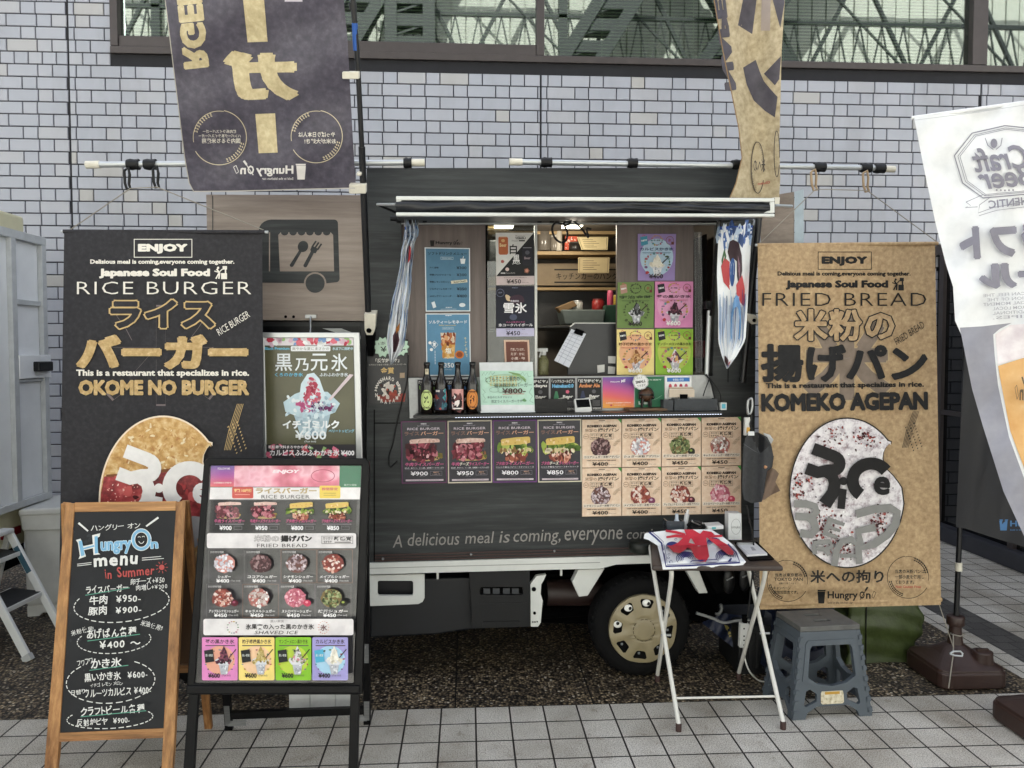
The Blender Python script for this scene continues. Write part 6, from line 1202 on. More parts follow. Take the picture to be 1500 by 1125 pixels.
bin_([(787, 425.5), (903, 425.5), (903, 474), (787, 478)], -.95, .02, plain("dark steel panel", "#2a2a2b", .4), "dark steel splash panel at the kitchen's back", "steel_splashback", "splashback")
bin_([(700, 478), (905, 476), (905, 480), (700, 482)], -.3, .5, plain("steel worktop", "#4a4a48", .35, .4), "steel worktop inside the kitchen", "worktop", "worktop")
bin_([(1026, 346), (1036, 342), (1039, 545), (1027, 545)], -.3, .2, plain("dark apron cloth", "#1d1c1e", .9), "dark cloth hanging inside at the window's right end", "hanging_cloth", "cloth"); bin_([(1023, 499), (1034, 499), (1034, 524), (1024, 524)], -.14, .1, plain("dark red bag", "#5a1f28", .7), "dark red bag inside the window's right end", "red_bag", "bag")
def cable(pts, r_, lab, nm="cable", m=None, cat="cable", grp="black cables on the truck"): mb = MB(); mb.tube(pts, r_, m or M_BLACKP, 8); tag(mb.build(nm), lab, cat, grp)
def smooth(P_, n=6):
    o = []; P_ = [Vector(p) for p in P_]
    for i in range(len(P_) - 1):
        a, b, c, d = P_[max(i - 1, 0)], P_[i], P_[i + 1], P_[min(i + 2, len(P_) - 1)]
        for k in range(n): t = k / n; o.append(.5 * ((2 * b) + (c - a) * t + (2 * a - 5 * b + 4 * c - d) * t * t + (3 * b - a - 3 * c + d) * t ** 3))
    return o + [P_[-1]]
cp = sh(VAN, .2); cable(smooth([cp.at(x, y) for x, y in ((838, 323), (830, 330), (815, 326), (809, 334), (812, 347), (821, 355), (829, 352), (831, 340), (826, 327), (836, 324))]), .0048, "black cable coiled in a loop under the hatch"); cable(smooth([cp.at(x, y) for x, y in ((840, 323), (852, 335), (862, 348), (859, 335), (866, 336))]), .0045, "black cable hanging in a V under the hatch")
cable(smooth([VAN.at(x, y, d) for x, y, d in ((1034, 548, .02), (1041, 560, .03), (1046, 580, .05), (1050, 600, .07), (1050, 606, .07))]), .004, "black cable down the backsplash's right edge"); cable(smooth([VAN.at(x, y, d) for x, y, d in ((1036, 552, .02), (1044, 560, .04), (1054, 575, .05), (1056, 590, .06), (1052, 602, .07))]), .0025, "thin black cable bowed right of the grey tray"); cable(smooth([VAN.at(x, y, d) for x, y, d in ((1040, 553, .02), (1034, 568, .04), (1030, 580, .05))]), .0025, "thin black cable bowed left at the backsplash edge")
cable(smooth([VAN.at(x, y, .008) for x, y in ((598, 520), (596, 560), (590, 582), (586, 600), (580, 625), (576, 648), (570, 668), (572, 684), (582, 676))]), .003, "thin black cable hanging down the body left of the burger posters")
# ================================================================ CHALKBOARD A-FRAME
M_OAK = woodm("burnt pine frame", "#4f2f16", "#a3703f", "#cf9f68", (9, 9, .8), .5, 6, .2); M_OAKH = woodm("burnt pine rail", "#4f2f16", "#a3703f", "#cf9f68", (.8, 9, 12), .5, 6, .2)
M_CHALK = mottle("black chalkboard", [(.3, "#121418"), (.6, "#1b1d21"), (.78, "#2b2d31")], 7, .65, 5)
a, b = G(62, 1158), G(250, 1152); mid = (a + b) / 2; top = CAM + ray(184, 736) * ((1.0 - CAM.z) / ray(184, 736).z)
CH = P3(a, b, top)
ch = thing("chalkboard_sign", "wooden A-frame chalkboard with a handwritten menu at the lower left", "chalkboard", V(mid.x, mid.y + .12, 0))
for q in ([(95.5, 736), (109, 737.5), (84.5, 1108), (77, 1168), (61, 1168)], [(258, 735), (272, 733.5), (254.5, 1100), (249, 1162), (234, 1162)]): mb = MB(); mb.slab(q, CH, .0, .022, M_OAK); mb.build("side_post", ch, bevel=.002, fix=True)
for q in ([(109, 736), (258, 734), (257, 748), (108.5, 750)], [(84.6, 1074), (239.5, 1067), (239, 1081), (84, 1087)]): mb = MB(); mb.slab(q, CH, -.002, .02, M_OAKH); mb.build("rail", ch, bevel=.002, fix=True)
mb = MB(); mb.slab([(108.5, 749), (257.5, 747), (240, 1068), (84.5, 1075)], CH, -.006, .01, M_CHALK)
pr = Print(planemap(CH, -.0055)); W_ = "#e4e4e0"; GRN = "#5fa08a"; BLU = "#7fb6d8"
def hand(t, x0, y0, x1, y1, c=W_, rot=4, bold=.008):           # chalk hand: each letter set a little differently
    bs = []; adv = 0
    for ch in t:
        vs = glyphs(ch, 0)[0]
        if not vs: adv += .38; continue
        a = min(v[0] for v in vs); b = max(v[0] for v in vs); lo = min(v[1] for v in vs); hi = max(v[1] for v in vs); bs.append((ch, adv, adv + b - a, lo, hi)); adv += b - a + .09
    lo = min(b[3] for b in bs); hi = max(b[4] for b in bs); kx = (x1 - x0) / (adv - .09); ky = (y1 - y0) / (hi - lo); tn = math.tan(R(rot)); xm = (x0 + x1) / 2
    for ch, a, b, l, h in bs:
        X0, X1 = x0 + a * kx, x0 + b * kx; dy = -((X0 + X1) / 2 - xm) * tn + J(.6); g_ = rnd.uniform(.92, 1.1); hh = (h - l) * ky; yb = y1 - (l - lo) * ky + dy
        pr.text(ch, X0 + J(.3), yb - hh * g_, X1 + J(.3), yb, c, bold, rot + J(6), .06)
for k in range(9): x, y = rnd.uniform(95, 240), rnd.uniform(760, 1060); pr.blobs(lambda: (x + J(14), y + J(8)), 5, 3.2, [(50, 53, 58), (46, 49, 54)])
pr.line([(115, 766), (129, 778)], [3, 2.4], W_); pr.line([(214, 771), (232, 758)], [2.4, 3], W_)
hand("ハングリー オン", 133, 767, 206, 776)
pr.poly([(111, 791), (118, 789), (122, 800), (136, 797), (135, 784), (147, 781), (146, 786), (142, 788), (144, 810), (147, 812), (137, 813), (136, 803), (123, 806), (126, 815), (115, 819), (117, 814), (114, 795)], W_); pr.poly([(115, 793), (120, 791.5), (124, 813), (119, 815)], BLU); pr.poly([(138.5, 786), (143, 785), (143.5, 810), (139, 811)], BLU); pr.line([(121, 804), (138, 799.5)], 2.4, BLU)
pr.text("ungry", 147, 792, 193, 812, BLU, .03, 3, .05, edge="#cfe3ee", ew=.03); pr.line(arc(207, 790.5, 12, 13.5, 0, 360, 30), 6, W_); pr.line(arc(207, 790.5, 12, 13.5, 0, 360, 30), 4, BLU); pr.text("n", 220, 793, 232, 804, BLU, .03, 3, edge="#cfe3ee", ew=.03)
pr.line(arc(204, 788, 2, 2, 20, 160, 5), .8, W_); pr.line(arc(210, 787.5, 2, 2, 20, 160, 5), .8, W_); pr.line(arc(207, 791, 4, 5, 200, 340, 8), 1, W_)
hand("menu", 137, 815, 202, 829, W_, 4, .035); 
for p in ((113, 826.5, 134, 824), (113, 829, 134, 826.5), (208, 817.5, 236, 815), (208, 820.5, 240, 818)): pr.line([p[:2], p[2:]], 1, W_)
hand("in Summer", 154, 831, 226, 845, "#b8524e", 5, .02); pr.ell(237, 831, 4, 4, "#b8524e", 14)
for k in range(9): a_ = R(k * 40); pr.line([(237 + 5.5 * math.cos(a_), 831 + 5.5 * math.sin(a_)), (237 + 9 * math.cos(a_), 831 + 9 * math.sin(a_))], .9, "#b8524e")
hand("ライスバーガー", 126, 857, 188, 868, W_, 4, .02); pr.line([(125, 872), (190, 861)], 1.2, GRN); hand("卵チーズ+¥50", 191, 846, 241, 856); hand("肉増し+¥200", 199, 856, 245, 864)
hand("牛肉  ¥950-", 131, 871, 206, 884, W_, 3, .02); hand("豚肉  ¥900-", 129, 887, 207, 900, W_, 3, .02)
def dell(cx, cy, rx, ry, rot=4, skip=(60, 120)):
    P_ = arc(0, 0, rx, ry, skip[1], 360 + skip[0], 66); c_, s_ = math.cos(R(rot)), math.sin(R(rot)); pr.dash([(cx + x * c_ + y * s_, cy - x * s_ + y * c_) for x, y in P_], 1.3, W_, 2, 1)
dell(178, 884, 70, 27, 6, (35, 150)); hand("米粉使用!", 104, 920, 137, 928, W_, 14); hand("あげぱん各種", 127, 920, 200, 934, W_, 4, .02); pr.line([(128, 939), (205, 929)], 1.2, GRN); hand("米油使用!!", 206, 912, 238, 920, W_, -14); hand("¥400 〜", 146, 938, 206, 949, W_, 4, .02); dell(167, 938, 54, 19, 4, (20, 150))
hand("フワフワ", 113, 966, 136, 974, W_, 12); hand("かき氷", 133, 964, 178, 979, W_, 3, .02); pr.line([(131, 982), (188, 974.5)], 1.2, GRN); hand("黒いかき氷  ¥600-", 123, 984, 216, 996, W_, 4, .02); hand("イチゴ レモン メロン", 132, 999, 180, 1005); hand("日替り!", 104, 1010, 127, 1017, W_, 8); hand("フルーツカルピス ¥400-", 124, 1007, 221, 1019, W_, 4, .015); dell(162, 998, 65, 32, 4, (60, 130))
hand("クラフトビール各種", 118, 1033, 212, 1047, W_, 4, .02); pr.line([(118, 1050), (214, 1041)], 1.2, GRN); hand("反射炉ビヤ  ¥900-", 112, 1051.5, 190, 1062, W_, 3, .015); dell(161, 1052, 63, 15, 3, (30, 150))
pr.done(mb); mb.build("chalk_panel", ch)
tA, tB = CH.at(97, 737, -.025), CH.at(271, 734, -.025); fA, fB = V(tA.x - .03, tA.y + .34, 0), V(G(306, 1066).x, G(306, 1066).y, 0)
fA = V(fB.x - .56, fB.y - .0, 0)
for p, q_ in ((tA, fA), (tB, fB)): mb = MB(); mb.bar(p, q_, .03, .022, M_OAK, (0, 1, 0)); mb.build("back_leg", ch, bevel=.002, fix=True)
mb = MB(); mb.bar(tA.lerp(fA, .05), tB.lerp(fB, .05), .022, .03, M_OAKH); mb.bar(tA.lerp(fA, .72), tB.lerp(fB, .72), .022, .03, M_OAKH); mb.prism([tA.lerp(fA, .08), tB.lerp(fB, .08), tB.lerp(fB, .7), tA.lerp(fA, .7)], (0, .006, 0), plain("brown hardboard", "#5a4028", .7)); mb.build("back_panel", ch, fix=True)
# ================================================================ BLACK MENU STAND
M_BLKMET = plain("black powder coated frame", "#070709", .42, var=.2, spec=.22)
a, b = G(266, 1166), G(516, 1163); r0 = ray(420, 672); top = CAM + r0 * ((1.175 - CAM.z) / r0.z); BS = P3(a, b, top)
st = thing("menu_stand", "black framed standing menu of burgers, fried bread and shaved ice", "menu stand", V((a.x + b.x) / 2, a.y + .2, 0))
mb = MB(); mb.slab(rrect(298.5, 670.5, 540.5, 682, 5, 3)[:0] or [(305, 670.5), (534, 671), (540, 675), (541, 684), (530, 1018), (272, 1018), (297.5, 684), (299, 675)], BS, .008, .03, M_BLKMET, [[(307, 682), (529.5, 682), (517.5, 1001), (285, 1001)]]); mb.build("frame", st, bevel=.005, fix=True)
for q in ([(276, 1016), (290, 1016), (281, 1170), (265, 1170)], [(513, 1016), (526, 1016), (523, 1166), (509, 1166)]): mb = MB(); mb.slab(q, BS, .0, .022, M_BLKMET); mb.build("leg", st, bevel=.003, fix=True)
mb = MB(); mb.slab([(272, 1004), (527.5, 1004), (526.5, 1017), (271.5, 1018)], BS, .016, .02, M_BLKMET); mb.build("bottom_rail", st, bevel=.006, fix=True)
mb = MB(); q = [(306, 681), (530.5, 681), (518, 1002), (284, 1002)]; M_MARB = mottle("grey marbled menu", [(.3, "#201f21"), (.5, "#2e2d2f"), (.62, "#474548"), (.7, "#39393c")], 9, .35, 3)
mb.slab(q, BS, -.004, .004, M_MARB); pr = Print(planemap(BS, -.0036))
M_PINKM = mottle("pink meat picture", [(.3, "#b03a55"), (.45, "#d8708a"), (.55, "#eeb8c6"), (.68, "#c24a66"), (.8, "#f2d5dc")], 7, .3, 3)
n = NT("stand gradient print"); sx = n.n("ShaderNodeSeparateXYZ"); n.l(n.coord((1, 1, 1)), sx.inputs[0]); mr = n.n("ShaderNodeMapRange"); n.l(sx.outputs[2], mr.inputs[0]); mr.inputs[1].default_value = 1.04; mr.inputs[2].default_value = 1.15; n.base(n.ramp(mr.outputs[0], [(0, "#e8a040"), (.35, "#d85a6a"), (.7, "#a0489a"), (1, "#6a4fa6")])); n.set(.3); 
pr.poly([(343, 682), (498, 682), (497, 713), (342, 713)], M_PINKM); pr.text("ENJOY", 399, 688, 439, 694.5, "#f0dfe4", .06, 0, .2); pr.ring(473, 697, 17, 9, 1, "#a83a58", 24)
pr.poly([(309, 682), (343.5, 682), (342.5, 713), (308, 713)], n.m); pr.text("FOLLOW ME", 319, 685, 337, 688, "#f0e4f0", .02); pr.text("お得情報を更新中", 313, 706, 339, 708.5, "#f6e8dc", .01)
pr.poly([(497.5, 682), (529, 682), (528, 714), (497, 714)], "#2c7050"); pr.text("友だち追加", 504, 709, 522, 711.5, "#cfe4d6")
lt = mottle("pale marbled bar", [(.3, "#c9c5c6"), (.5, "#dedada"), (.7, "#eeecec")], 10, .3, 4)
pr.poly([(308, 714), (528, 714), (527, 731.5), (306.8, 731.5)], lt); pr.poly(rrect(340, 713.5, 371, 730, 2, 3), "#c9483c"); pr.text("学割 100円引", 343, 716, 368, 721, "#f2d890", .03); pr.rect(344, 724, 366, 725, "#e8a090"); pr.poly(rrect(468, 711.5, 498.6, 730, 2, 3), "#e6c94a"); pr.text("期間限定", 471, 714, 495, 718.5, "#c24a5a", .03); pr.rect(474, 722, 492, 723, "#b89a30"); pr.rect(474, 725, 492, 726, "#b89a30")
pr.text("ライスバーガー", 374.6, 714.5, 464, 723, "#b09a70", .05); pr.text("RICE BURGER", 383, 725, 453.6, 730.3, "#3a3636", .0, sp=1.08)
def sk(y): return (1002 - y) / (1002 - 681)             # the panel narrows downwards
def XL(u, y): k = sk(y); l = 284 + 22 * k; r = 518 + 12.5 * k; return l + (r - l) * u
def cell(i, n, y): return XL(.06 + .9 * i / n if False else .04 + .925 * i / n, y)
pr.poly([(XL(.03, 733), 733), (XL(.975, 733), 733), (XL(.975, 779), 779), (XL(.03, 779), 779)], "#161518")
for i, (p, pk, chz) in enumerate((("900", 0, 0), ("950", 0, 1), ("800", 1, 0), ("850", 1, 1))):
    x0, x1 = cell(i, 4, 755), cell(i + 1, 4, 755); w_ = x1 - x0; burger(pr, x0 + 5, 735 + pk, x1 - 5, 760 + pk, pk, n=26)
    pr.text(("ブタ肉" if pk else "牛肉") + ("チーズ" if chz else "") + "ライスバーガー", x0 + 4, 760.5, x1 - 4, 765.8, "#d0608f", .04, 0, .2); pr.rect(x0 + 5, 767.3, x1 - 5, 768.3, "#8a868c"); pr.text("¥" + p, x0 + w_ * .22, 770, x0 + w_ * .56, 776.6, "#efeef0", .03); pr.frame(x0 + w_ * .62, 770.5, x0 + w_ * .85, 776, .5, "#77747a")
pr.poly(rrect(XL(.02, 790), 781, XL(.98, 790), 803, 3, 3), lt); pr.text("米粉の", 372, 784, 409, 793.6, "#cfcaca", .02, edge="#2a2828", ew=.035); pr.text("揚げパン", 411, 784, 457, 793.6, "#1d1b1b", .06); pr.text("FRIED BREAD", 376.5, 796.5, 450, 801.6, "#3a3636", 0, sp=1.08); pr.frame(471, 785, 517, 796.5, .6, "#5a5656"); pr.text("カリカリ", 473, 786.5, 487, 790.5, "#2a2828", .04); pr.text("モチモチ", 474, 792, 486, 795.5, "#2a2828", .04); pr.text("新感覚", 489, 786, 515, 792, "#2a2828", .04); pr.rect(490, 793.5, 514, 795, "#6a6666")
names = ("シュガー", "ココアシュガー", "シナモンシュガー", "メイプルシュガー", "アップルシナモンシュガー", "キャラメルシュガー", "ストロベリーシュガー", "抹茶シュガー"); arts = ((SG, "#c98a80", None), (CO, "#4a3032", None), (CI, "#6e4a44", None), (ME, "#7a3a34", None), (ME, "#7a3a34", ("#5a1426", "#a0506a")), (CR, "#b06a62", None), (ST, "#c0707c", ("#c8405c", "#f0a0ac")), (GR, "#7d6a44", ("#2a2a22", "#a0b050")))
for i in range(8):
    c_, r_ = i % 4, i // 4; y0 = 805 + r_ * 50.5; x0, x1 = cell(c_, 4, y0 + 22), cell(c_ + 1, 4, y0 + 22); w_ = x1 - x0
    pr.frame(x0 + .4, y0, x1 - .4, y0 + 49, .5, "#8a6a5a" if i in (2, 3, 5) else "#6a6668"); pr.text("カリカリモチモチ 新感覚", x0 + 3, y0 + 2, x0 + w_ * .42, y0 + 5.5, "#cfcccc", .02)
    bun(pr, x0 + w_ * .45, y0 + 20.5, 15.5, arts[i][0], .88, arts[i][1], 60, arts[i][2]); pr.text(names[i], x0 + w_ * (.26 if len(names[i]) < 6 else .08), y0 + 37.5, x0 + w_ * (.62 if len(names[i]) < 6 else .9), y0 + 42, "#eceaea", .03, 0, .15); pr.text("¥" + ("400" if r_ == 0 else "450"), x0 + w_ * .22, y0 + 43, x0 + w_ * .58, y0 + 48.5, "#f0eeee", .03); pr.text("(Tax incl)", x0 + w_ * .62, y0 + 44.5, x0 + w_ * .88, y0 + 47.5, "#c9c6c6", .01)
pr.poly(rrect(XL(.035, 918), 906.5, XL(.985, 918), 930.5, 3, 3), lt); wreath(pr, 341, 919, 8, 8.5, 1.6, FLW, 14); pr.text("氷果実の入った黒のかき氷", 360, 914, 460, 922, "#2a2626", .02); pr.text("SHAVED ICE", 373, 924, 437, 929, "#3a3636", 0, 0, .2, sp=1.08); pr.text("黒い果実", 396, 908, 416, 912, "#8a8484"); wreath(pr, 474, 919, 7.5, 9, 1.3, ["#c07a6a", "#d8a090"], 14); pr.text("氷", 469, 915, 479, 924, "#6a3a34", .01)
for i, (t, c, g, m_, pz) in enumerate((("苺の黒かき氷", "#e08ac2", "#e8a890", PUR, "600"), ("柚子檸檬黒かき氷", "#f0d880", "#f0c8a0", ["#b8a05a", "#cdb878", "#8f7a3a", "#d8ca98"], "600"), ("マンゴーメロン黒かき氷", "#86c030", "#b8d048", ["#dcd8da", "#3a2630", "#c98a94", "#8a9a70"], "600"), ("カルピスかき氷", "#a09ad0", "#a8d0e8", ["#efeadb", "#e0dac6", "#f6f3e8"], "400"))):
    x0, x1 = cell(i, 4, 965), cell(i + 1, 4, 965) - 1.5; w_ = x1 - x0; pr.poly(rrect(x0, 933.5, x1, 996.5, 2, 3), c); pr.ell((x0 + x1) / 2, 967, w_ * .42, 21, g, 24); pr.text(t, x0 + 5, 936.5, x1 - 5, 943, "#3a2a30" if i != 2 else "#4a5a1a", .02); pr.rect(x0 + 5, 945, x1 - 4, 946.4, "#5a4a50")
    wreath(pr, (x0 + x1) / 2, 970, w_ * .4, 18, 2, FLW, 12, -60, 240); icebowl(pr, x0 + w_ * .28, 946, x1 - w_ * .06, 988, m_); pr.poly([(x0 + 3, 953), (x0 + 16, 951), (x0 + 18, 969), (x0 + 5, 971)], "#1d1f20" if i < 3 else "#4fa8c8"); pr.text("黒い果実", x0 + 5, 958, x0 + 16, 962, "#cfd4cf", .01); pr.text("¥" + pz, x0 + 9, 986, x0 + w_ * .5, 993, "#2a2226", .03); pr.text("(Tax incl)", x0 + w_ * .56, 988, x0 + w_ * .8, 991.5, "#5a4a50")
pr.done(mb); mb.build("menu_sheet", st)
n = NT("glossy clear cover"); n.t.nodes.remove(n.b); g_ = n.n("ShaderNodeBsdfGlossy"); g_.inputs["Roughness"].default_value = .06; t_ = n.n("ShaderNodeBsdfTransparent"); m_ = n.n("ShaderNodeMixShader"); m_.inputs[0].default_value = .025; n.l(t_.outputs[0], m_.inputs[1]); n.l(g_.outputs[0], m_.inputs[2]); n.l(m_.outputs[0], n.t.nodes["Material Output"].inputs[0])
mb = MB(); mb.slab([(307, 682), (529.5, 682), (517.5, 1001), (285, 1001)], BS, .004, .001, n.m); mb.build("clear_cover", st)
fr_, fl_ = G(538, 1060), G(336, 1068); tr2, tl2 = BS.at(534, 690, -.02), BS.at(306, 690, -.02)
for p, q_ in ((tl2, fl_), (tr2, fr_)): mb = MB(); mb.bar(p, q_, .03, .022, M_BLKMET, (0, 1, 0)); mb.build("rear_leg", st, bevel=.002, fix=True)
mb = MB(); u_ = .06; mb.bar(fl_.lerp(tl2, u_), fr_.lerp(tr2, u_), .022, .03, M_BLKMET); mb.build("rear_rail", st, fix=True)
for c, o_, s_ in ((fr_, tr2, -1), (fl_, tl2, 1)):
    d = (o_ - c).normalized(); k = c + d * .035 + V(0, -.014, 0); mb = MB(); mb.bar(k, k + V(s_ * .075, 0, 0), .003, .022, M_CHROME); mb.bar(k - d * .01, k + d * .085, .022, .003, M_CHROME, (0, 1, 0)); mb.build("corner_brace", st)
d = (tr2 - fr_).normalized(); k = fr_ + d * .36 + V(0, -.014, 0); mb = MB(); mb.bar(k - d * .05, k + d * .04, .022, .003, M_CHROME, (0, 1, 0)); mb.bar(k + d * .03, k + d * .03 + V(-.06, 0, 0), .003, .02, M_CHROME); mb.build("corner_brace", st)
for i, (x, w_, lab) in enumerate(((500, 3, "thin white board leaning behind the menu stand, left one of the pair"), (508, 4, "thin white board leaning behind the menu stand, right one of the pair"))):
    pB = Plane(G(520, 1052) + V(0, .02 * i + .03, 0), V(-.25, -1, .1)); mb = MB(); mb.slab([(x - 30, 930), (x + 15, 925), (x + 10, 1044), (x - 30, 1046)], pB, 0, .006, ink("#cfd0d0")); tag(mb.build("white_board", fix=True), lab, "board", "white boards behind the menu stand")
L = G(468, 1048); mb = MB(); mb.box((L.x - .13, L.y, 0), (L.x + .14, L.y + .26, .3), plain("white foam box", "#b9bbbb", .7))
for x in (-.04, .07): mb.box((L.x + x - .003, L.y - .003, .01), (L.x + x + .003, L.y, .29), ink("#a0a2a2"))
tag(mb.build("foam_box", bevel=.006, fix=True), "white foam box standing on the ground behind the menu stand", "box")
# ================================================================ SILVER FRAMED POSTER HANGING FROM THE HOOK
SF = Plane(V(-.7, 3.34, 1.3), V(.02, -1, .01)); sf = thing("framed_poster", "silver framed shaved ice poster hanging from the hook on the cab panel", "poster", SF.at(455, 700))
O_ = [(378, 487), (526.5, 487), (531.5, 700), (383, 700)]; I_ = [(387, 495), (517.5, 495), (522, 692), (391, 692)]
mb = MB(); mb.slab(O_, SF, .008, .02, plain("brushed silver frame", "#b9bbbc", .3, .6, var=.06), [I_]); mb.build("frame", sf, bevel=.003, fix=True)
mb = MB(); mb.slab([(386, 494), (518.5, 494), (523, 693), (390, 693)], SF, 0, .006, mottle("olive poster paper", [(.3, "#4f4e38"), (.7, "#5d5b42")], 8, .3)); pr = Print(planemap(SF, .0004))
pr.poly([(387, 495), (517.5, 495), (517.8, 506), (387.3, 506)], "#ddd6da"); pr.blobs(lambda: (rnd.uniform(389, 516), rnd.uniform(496, 505)), 36, 5, ["#c8505e", "#d87080", "#7a9ac8", "#d8b8c8", "#9ac080", "#eef0f0", "#b83a50"]); pr.text("Black Premium", 388, 508.5, 424, 512.5, "#6fc0e0", .03); pr.poly(rrect(426, 507, 484, 514.5, 1.5, 3), "#e8eaec"); pr.text("爽やかな夏にまさかの", 428, 508.5, 482, 513, "#6a6a5a", .0); pr.text("氷点下に挑戦中", 487, 508.5, 517, 513, "#bfe0ec", .02)
for ch, x0, x1, y0 in (("黒", 403, 428, 518), ("乃", 432, 452, 525), ("元", 455, 480, 518), ("氷", 485, 509, 518)): pr.text(ch, x0, y0, x1, 543.5, "#e6ebee", .012, res=3)
pr.text("くろのかき氷", 402.6, 546, 444, 551.6, "#6fc0e0", .03); pr.text("ふわふわかき氷", 468, 546, 510, 551.6, "#dfe8ee", .03)
pr.poly([(430, 606), (484, 606), (477, 638), (440, 638)], "#a9c0cc"); pr.poly([(415, 589), (432, 577), (446, 572), (480, 574), (498, 591), (491, 604), (470, 612), (440, 612), (418, 603)], "#c2d8e2"); pr.poly([(438, 585), (441, 562), (450, 548), (460, 546), (468, 555), (474, 572), (482, 588), (470, 600), (446, 600)], "#d4e4ec")
pr.blobs(lambda: (lambda t: (457 + J(14) * t, 548 + 42 * t))(rnd.uniform(.15, 1)), 110, 3.4, ["#b8455a", "#d0707f", "#a02f45", "#c85a6e", "#dfb0bc", "#e6dce4"]); pr.blobs(lambda: (445 + J(8), 596 + J(7)), 20, 3.4, ["#c05a88", "#d88ab0"]); pr.blobs(lambda: (467 + J(11), 598 + J(8)), 46, 2.6, ["#6a4a78", "#4a3458", "#b8a8c8", "#8a6a98"]); pr.blobs(lambda: (482 + J(5), 596 + J(6)), 14, 3, ["#7a3a68", "#a05a88"])
pr.blobs(lambda: (456 + J(36), 594 + J(14)), 40, 3, ["#e6eef2", "#9fb8c8", "#cfe0e8"]); pr.blobs(lambda: (458 + J(18), 622 + J(14)), 36, 4, ["#8fa8b8", "#d8e6ec", "#b9ccd6"]); pr.poly([(481, 585), (484, 587), (518, 549), (512, 548)], "#d8c8cc")
pr.text("イチゴミルク", 414, 615, 497, 628, "#eef2f4", .045, res=3); pr.text("¥600", 432, 630.5, 478, 644, "#eef2f4", .02); pr.text("(Tax incl)", 446, 645.5, 463, 648.5, "#e0e6e8", .02); pr.text("ベリートッピング", 481.5, 628.8, 519, 633.6, "#8fd0e8", .02)
pr.poly([(390, 651), (521, 651), (521.5, 691), (391, 691)], "#2f2c30"); pr.blobs(lambda: (rnd.uniform(394, 518), rnd.uniform(654, 690)), 40, 6, ["#c8505e", "#2c292d", "#8fb070", "#d8708a", "#3a3538", "#b84860"]); pr.text("乳酸菌飲料まろやかな甘み", 393, 652.5, 456, 657.5, "#eee8ea", .03); pr.text("カルピスふわふわかき氷 ¥400", 395, 658.5, 519, 668, "#f2eef0", .03); pr.done(mb); mb.build("poster_sheet", sf)
mb = MB(); mb.tube([SF.at(454, 489, .004), SF.at(455, 483, -.0), VAN.at(455, 480, .022), VAN.at(455, 473, .02)], .0032, M_CHROME, 8); mb.build("hanging_chain", sf)
# ================================================================ LEFT: BOX TRUCK, BIN, STEP LADDER
M_GREY = plain("grey aluminium panel", "#e6e8e9", .45, 0, var=.06, scale=4); M_GREYD = plain("grey aluminium rib", "#b9bcbd", .4, 0); M_CREAM = plain("cream truck paint", "#c9c4a4", .4, var=.05)
TX = -2.66; TP = Plane((TX, 5, 1), (1, 0, 0)); tk = thing("box_truck", "cream box truck with a grey ribbed side panel at the left edge", "truck", (TX - .5, 4, 0))
def tq(y0, z0, y1, z1, off, th, m, mb): mb.box((TX + off - th, y0, z0), (TX + off, y1, z1), m)
mb = MB(); mb.box((TX - 1.5, 1.0, .7), (TX - .26, 5.3, 2.47), M_CREAM); mb.box((TX - 1.5, 1.0, .42), (TX - .02, 5.0, .66), M_CREAM); mb.build("truck_body", tk, bevel=.02, fix=True)
mb = MB(); tq(1.0, .67, 5.0, 2.27, 0, .04, M_GREY, mb); mb.build("side_panel", tk, fix=True)
mb = MB(); yA, yB = TP.at(12, 500).y, 5.0
tq(yA, .67, yA + .05, 2.29, .03, .03, M_GREYD, mb); tq(1.0, 2.24, yB, 2.29, .032, .03, M_GREYD, mb); tq(4.95, .67, 5.0, 2.24, .031, .03, M_GREYD, mb); tq(1.0, .66, yB, .7, .033, .03, M_GREYD, mb)
for z, h in ((1.86, .03), (1.4, .015)): tq(yA + .05, z, 4.95, z + h, .02, .019, M_GREYD, mb)
tq(yA + .05, 1.42, 5.02, 1.56, .034, .03, M_GREY, mb); mb.build("panel_ribs", tk, bevel=.003, fix=True)
mb = MB(); mb.box((TX, 4.82, 1.46), (TX + .07, 4.98, 1.52), M_BLACKP); mb.build("door_latch", tk, bevel=.008, fix=True)
mb = MB(); p = TP.at(19, 758); mb.box((TX - .02, p.y - .09, .5), (TX - .008, p.y + .09, .545), ink("#7d1a22", .2)); mb.build("reflector", tk)
mb = MB(); mb.box((TX - 1.4, 1.2, .25), (TX - .15, 5.0, .42), M_CHASSIS); mb.build("truck_chassis", tk); mb = MB(); mb.lathe([(.2, -.1), (.3, -.1), (.32, -.08), (.32, .08), (.3, .1), (.2, .1)], (TX - .2, 2.0, .32), M_RUBBER, (1, 0, 0), 32); mb.build("truck_wheel", tk)
# white bin
L = G(62, 903); bn = thing("rubbish_bin", "white plastic bin with lid behind the step ladder", "bin", L); BN = Plane(L, V(.12, -1, 0)); M_BIN = plain("white bin plastic", "#c6c7c4", .45, var=.06)
mb = MB(); mb.slab([(33, 775), (112, 768), (110, 884), (38, 890)], BN, 0, .42, M_BIN); mb.build("bin_body", bn, bevel=.02, fix=True)
mb = MB(); mb.slab([(27, 752), (112, 748), (112, 777), (32, 779)], BN, .012, .45, M_BIN); mb.slab([(26, 747), (113, 742), (113, 753), (26, 757)], BN, .022, .47, M_BIN); mb.build("bin_lid", bn, bevel=.012, fix=True)
mb = MB(); mb.slab([(39, 888), (112, 880), (110, 903), (96, 905), (88, 897), (62, 898), (52, 908), (40, 908)], BN, -.01, .4, M_BIN); mb.build("bin_base", bn, bevel=.006, fix=True)
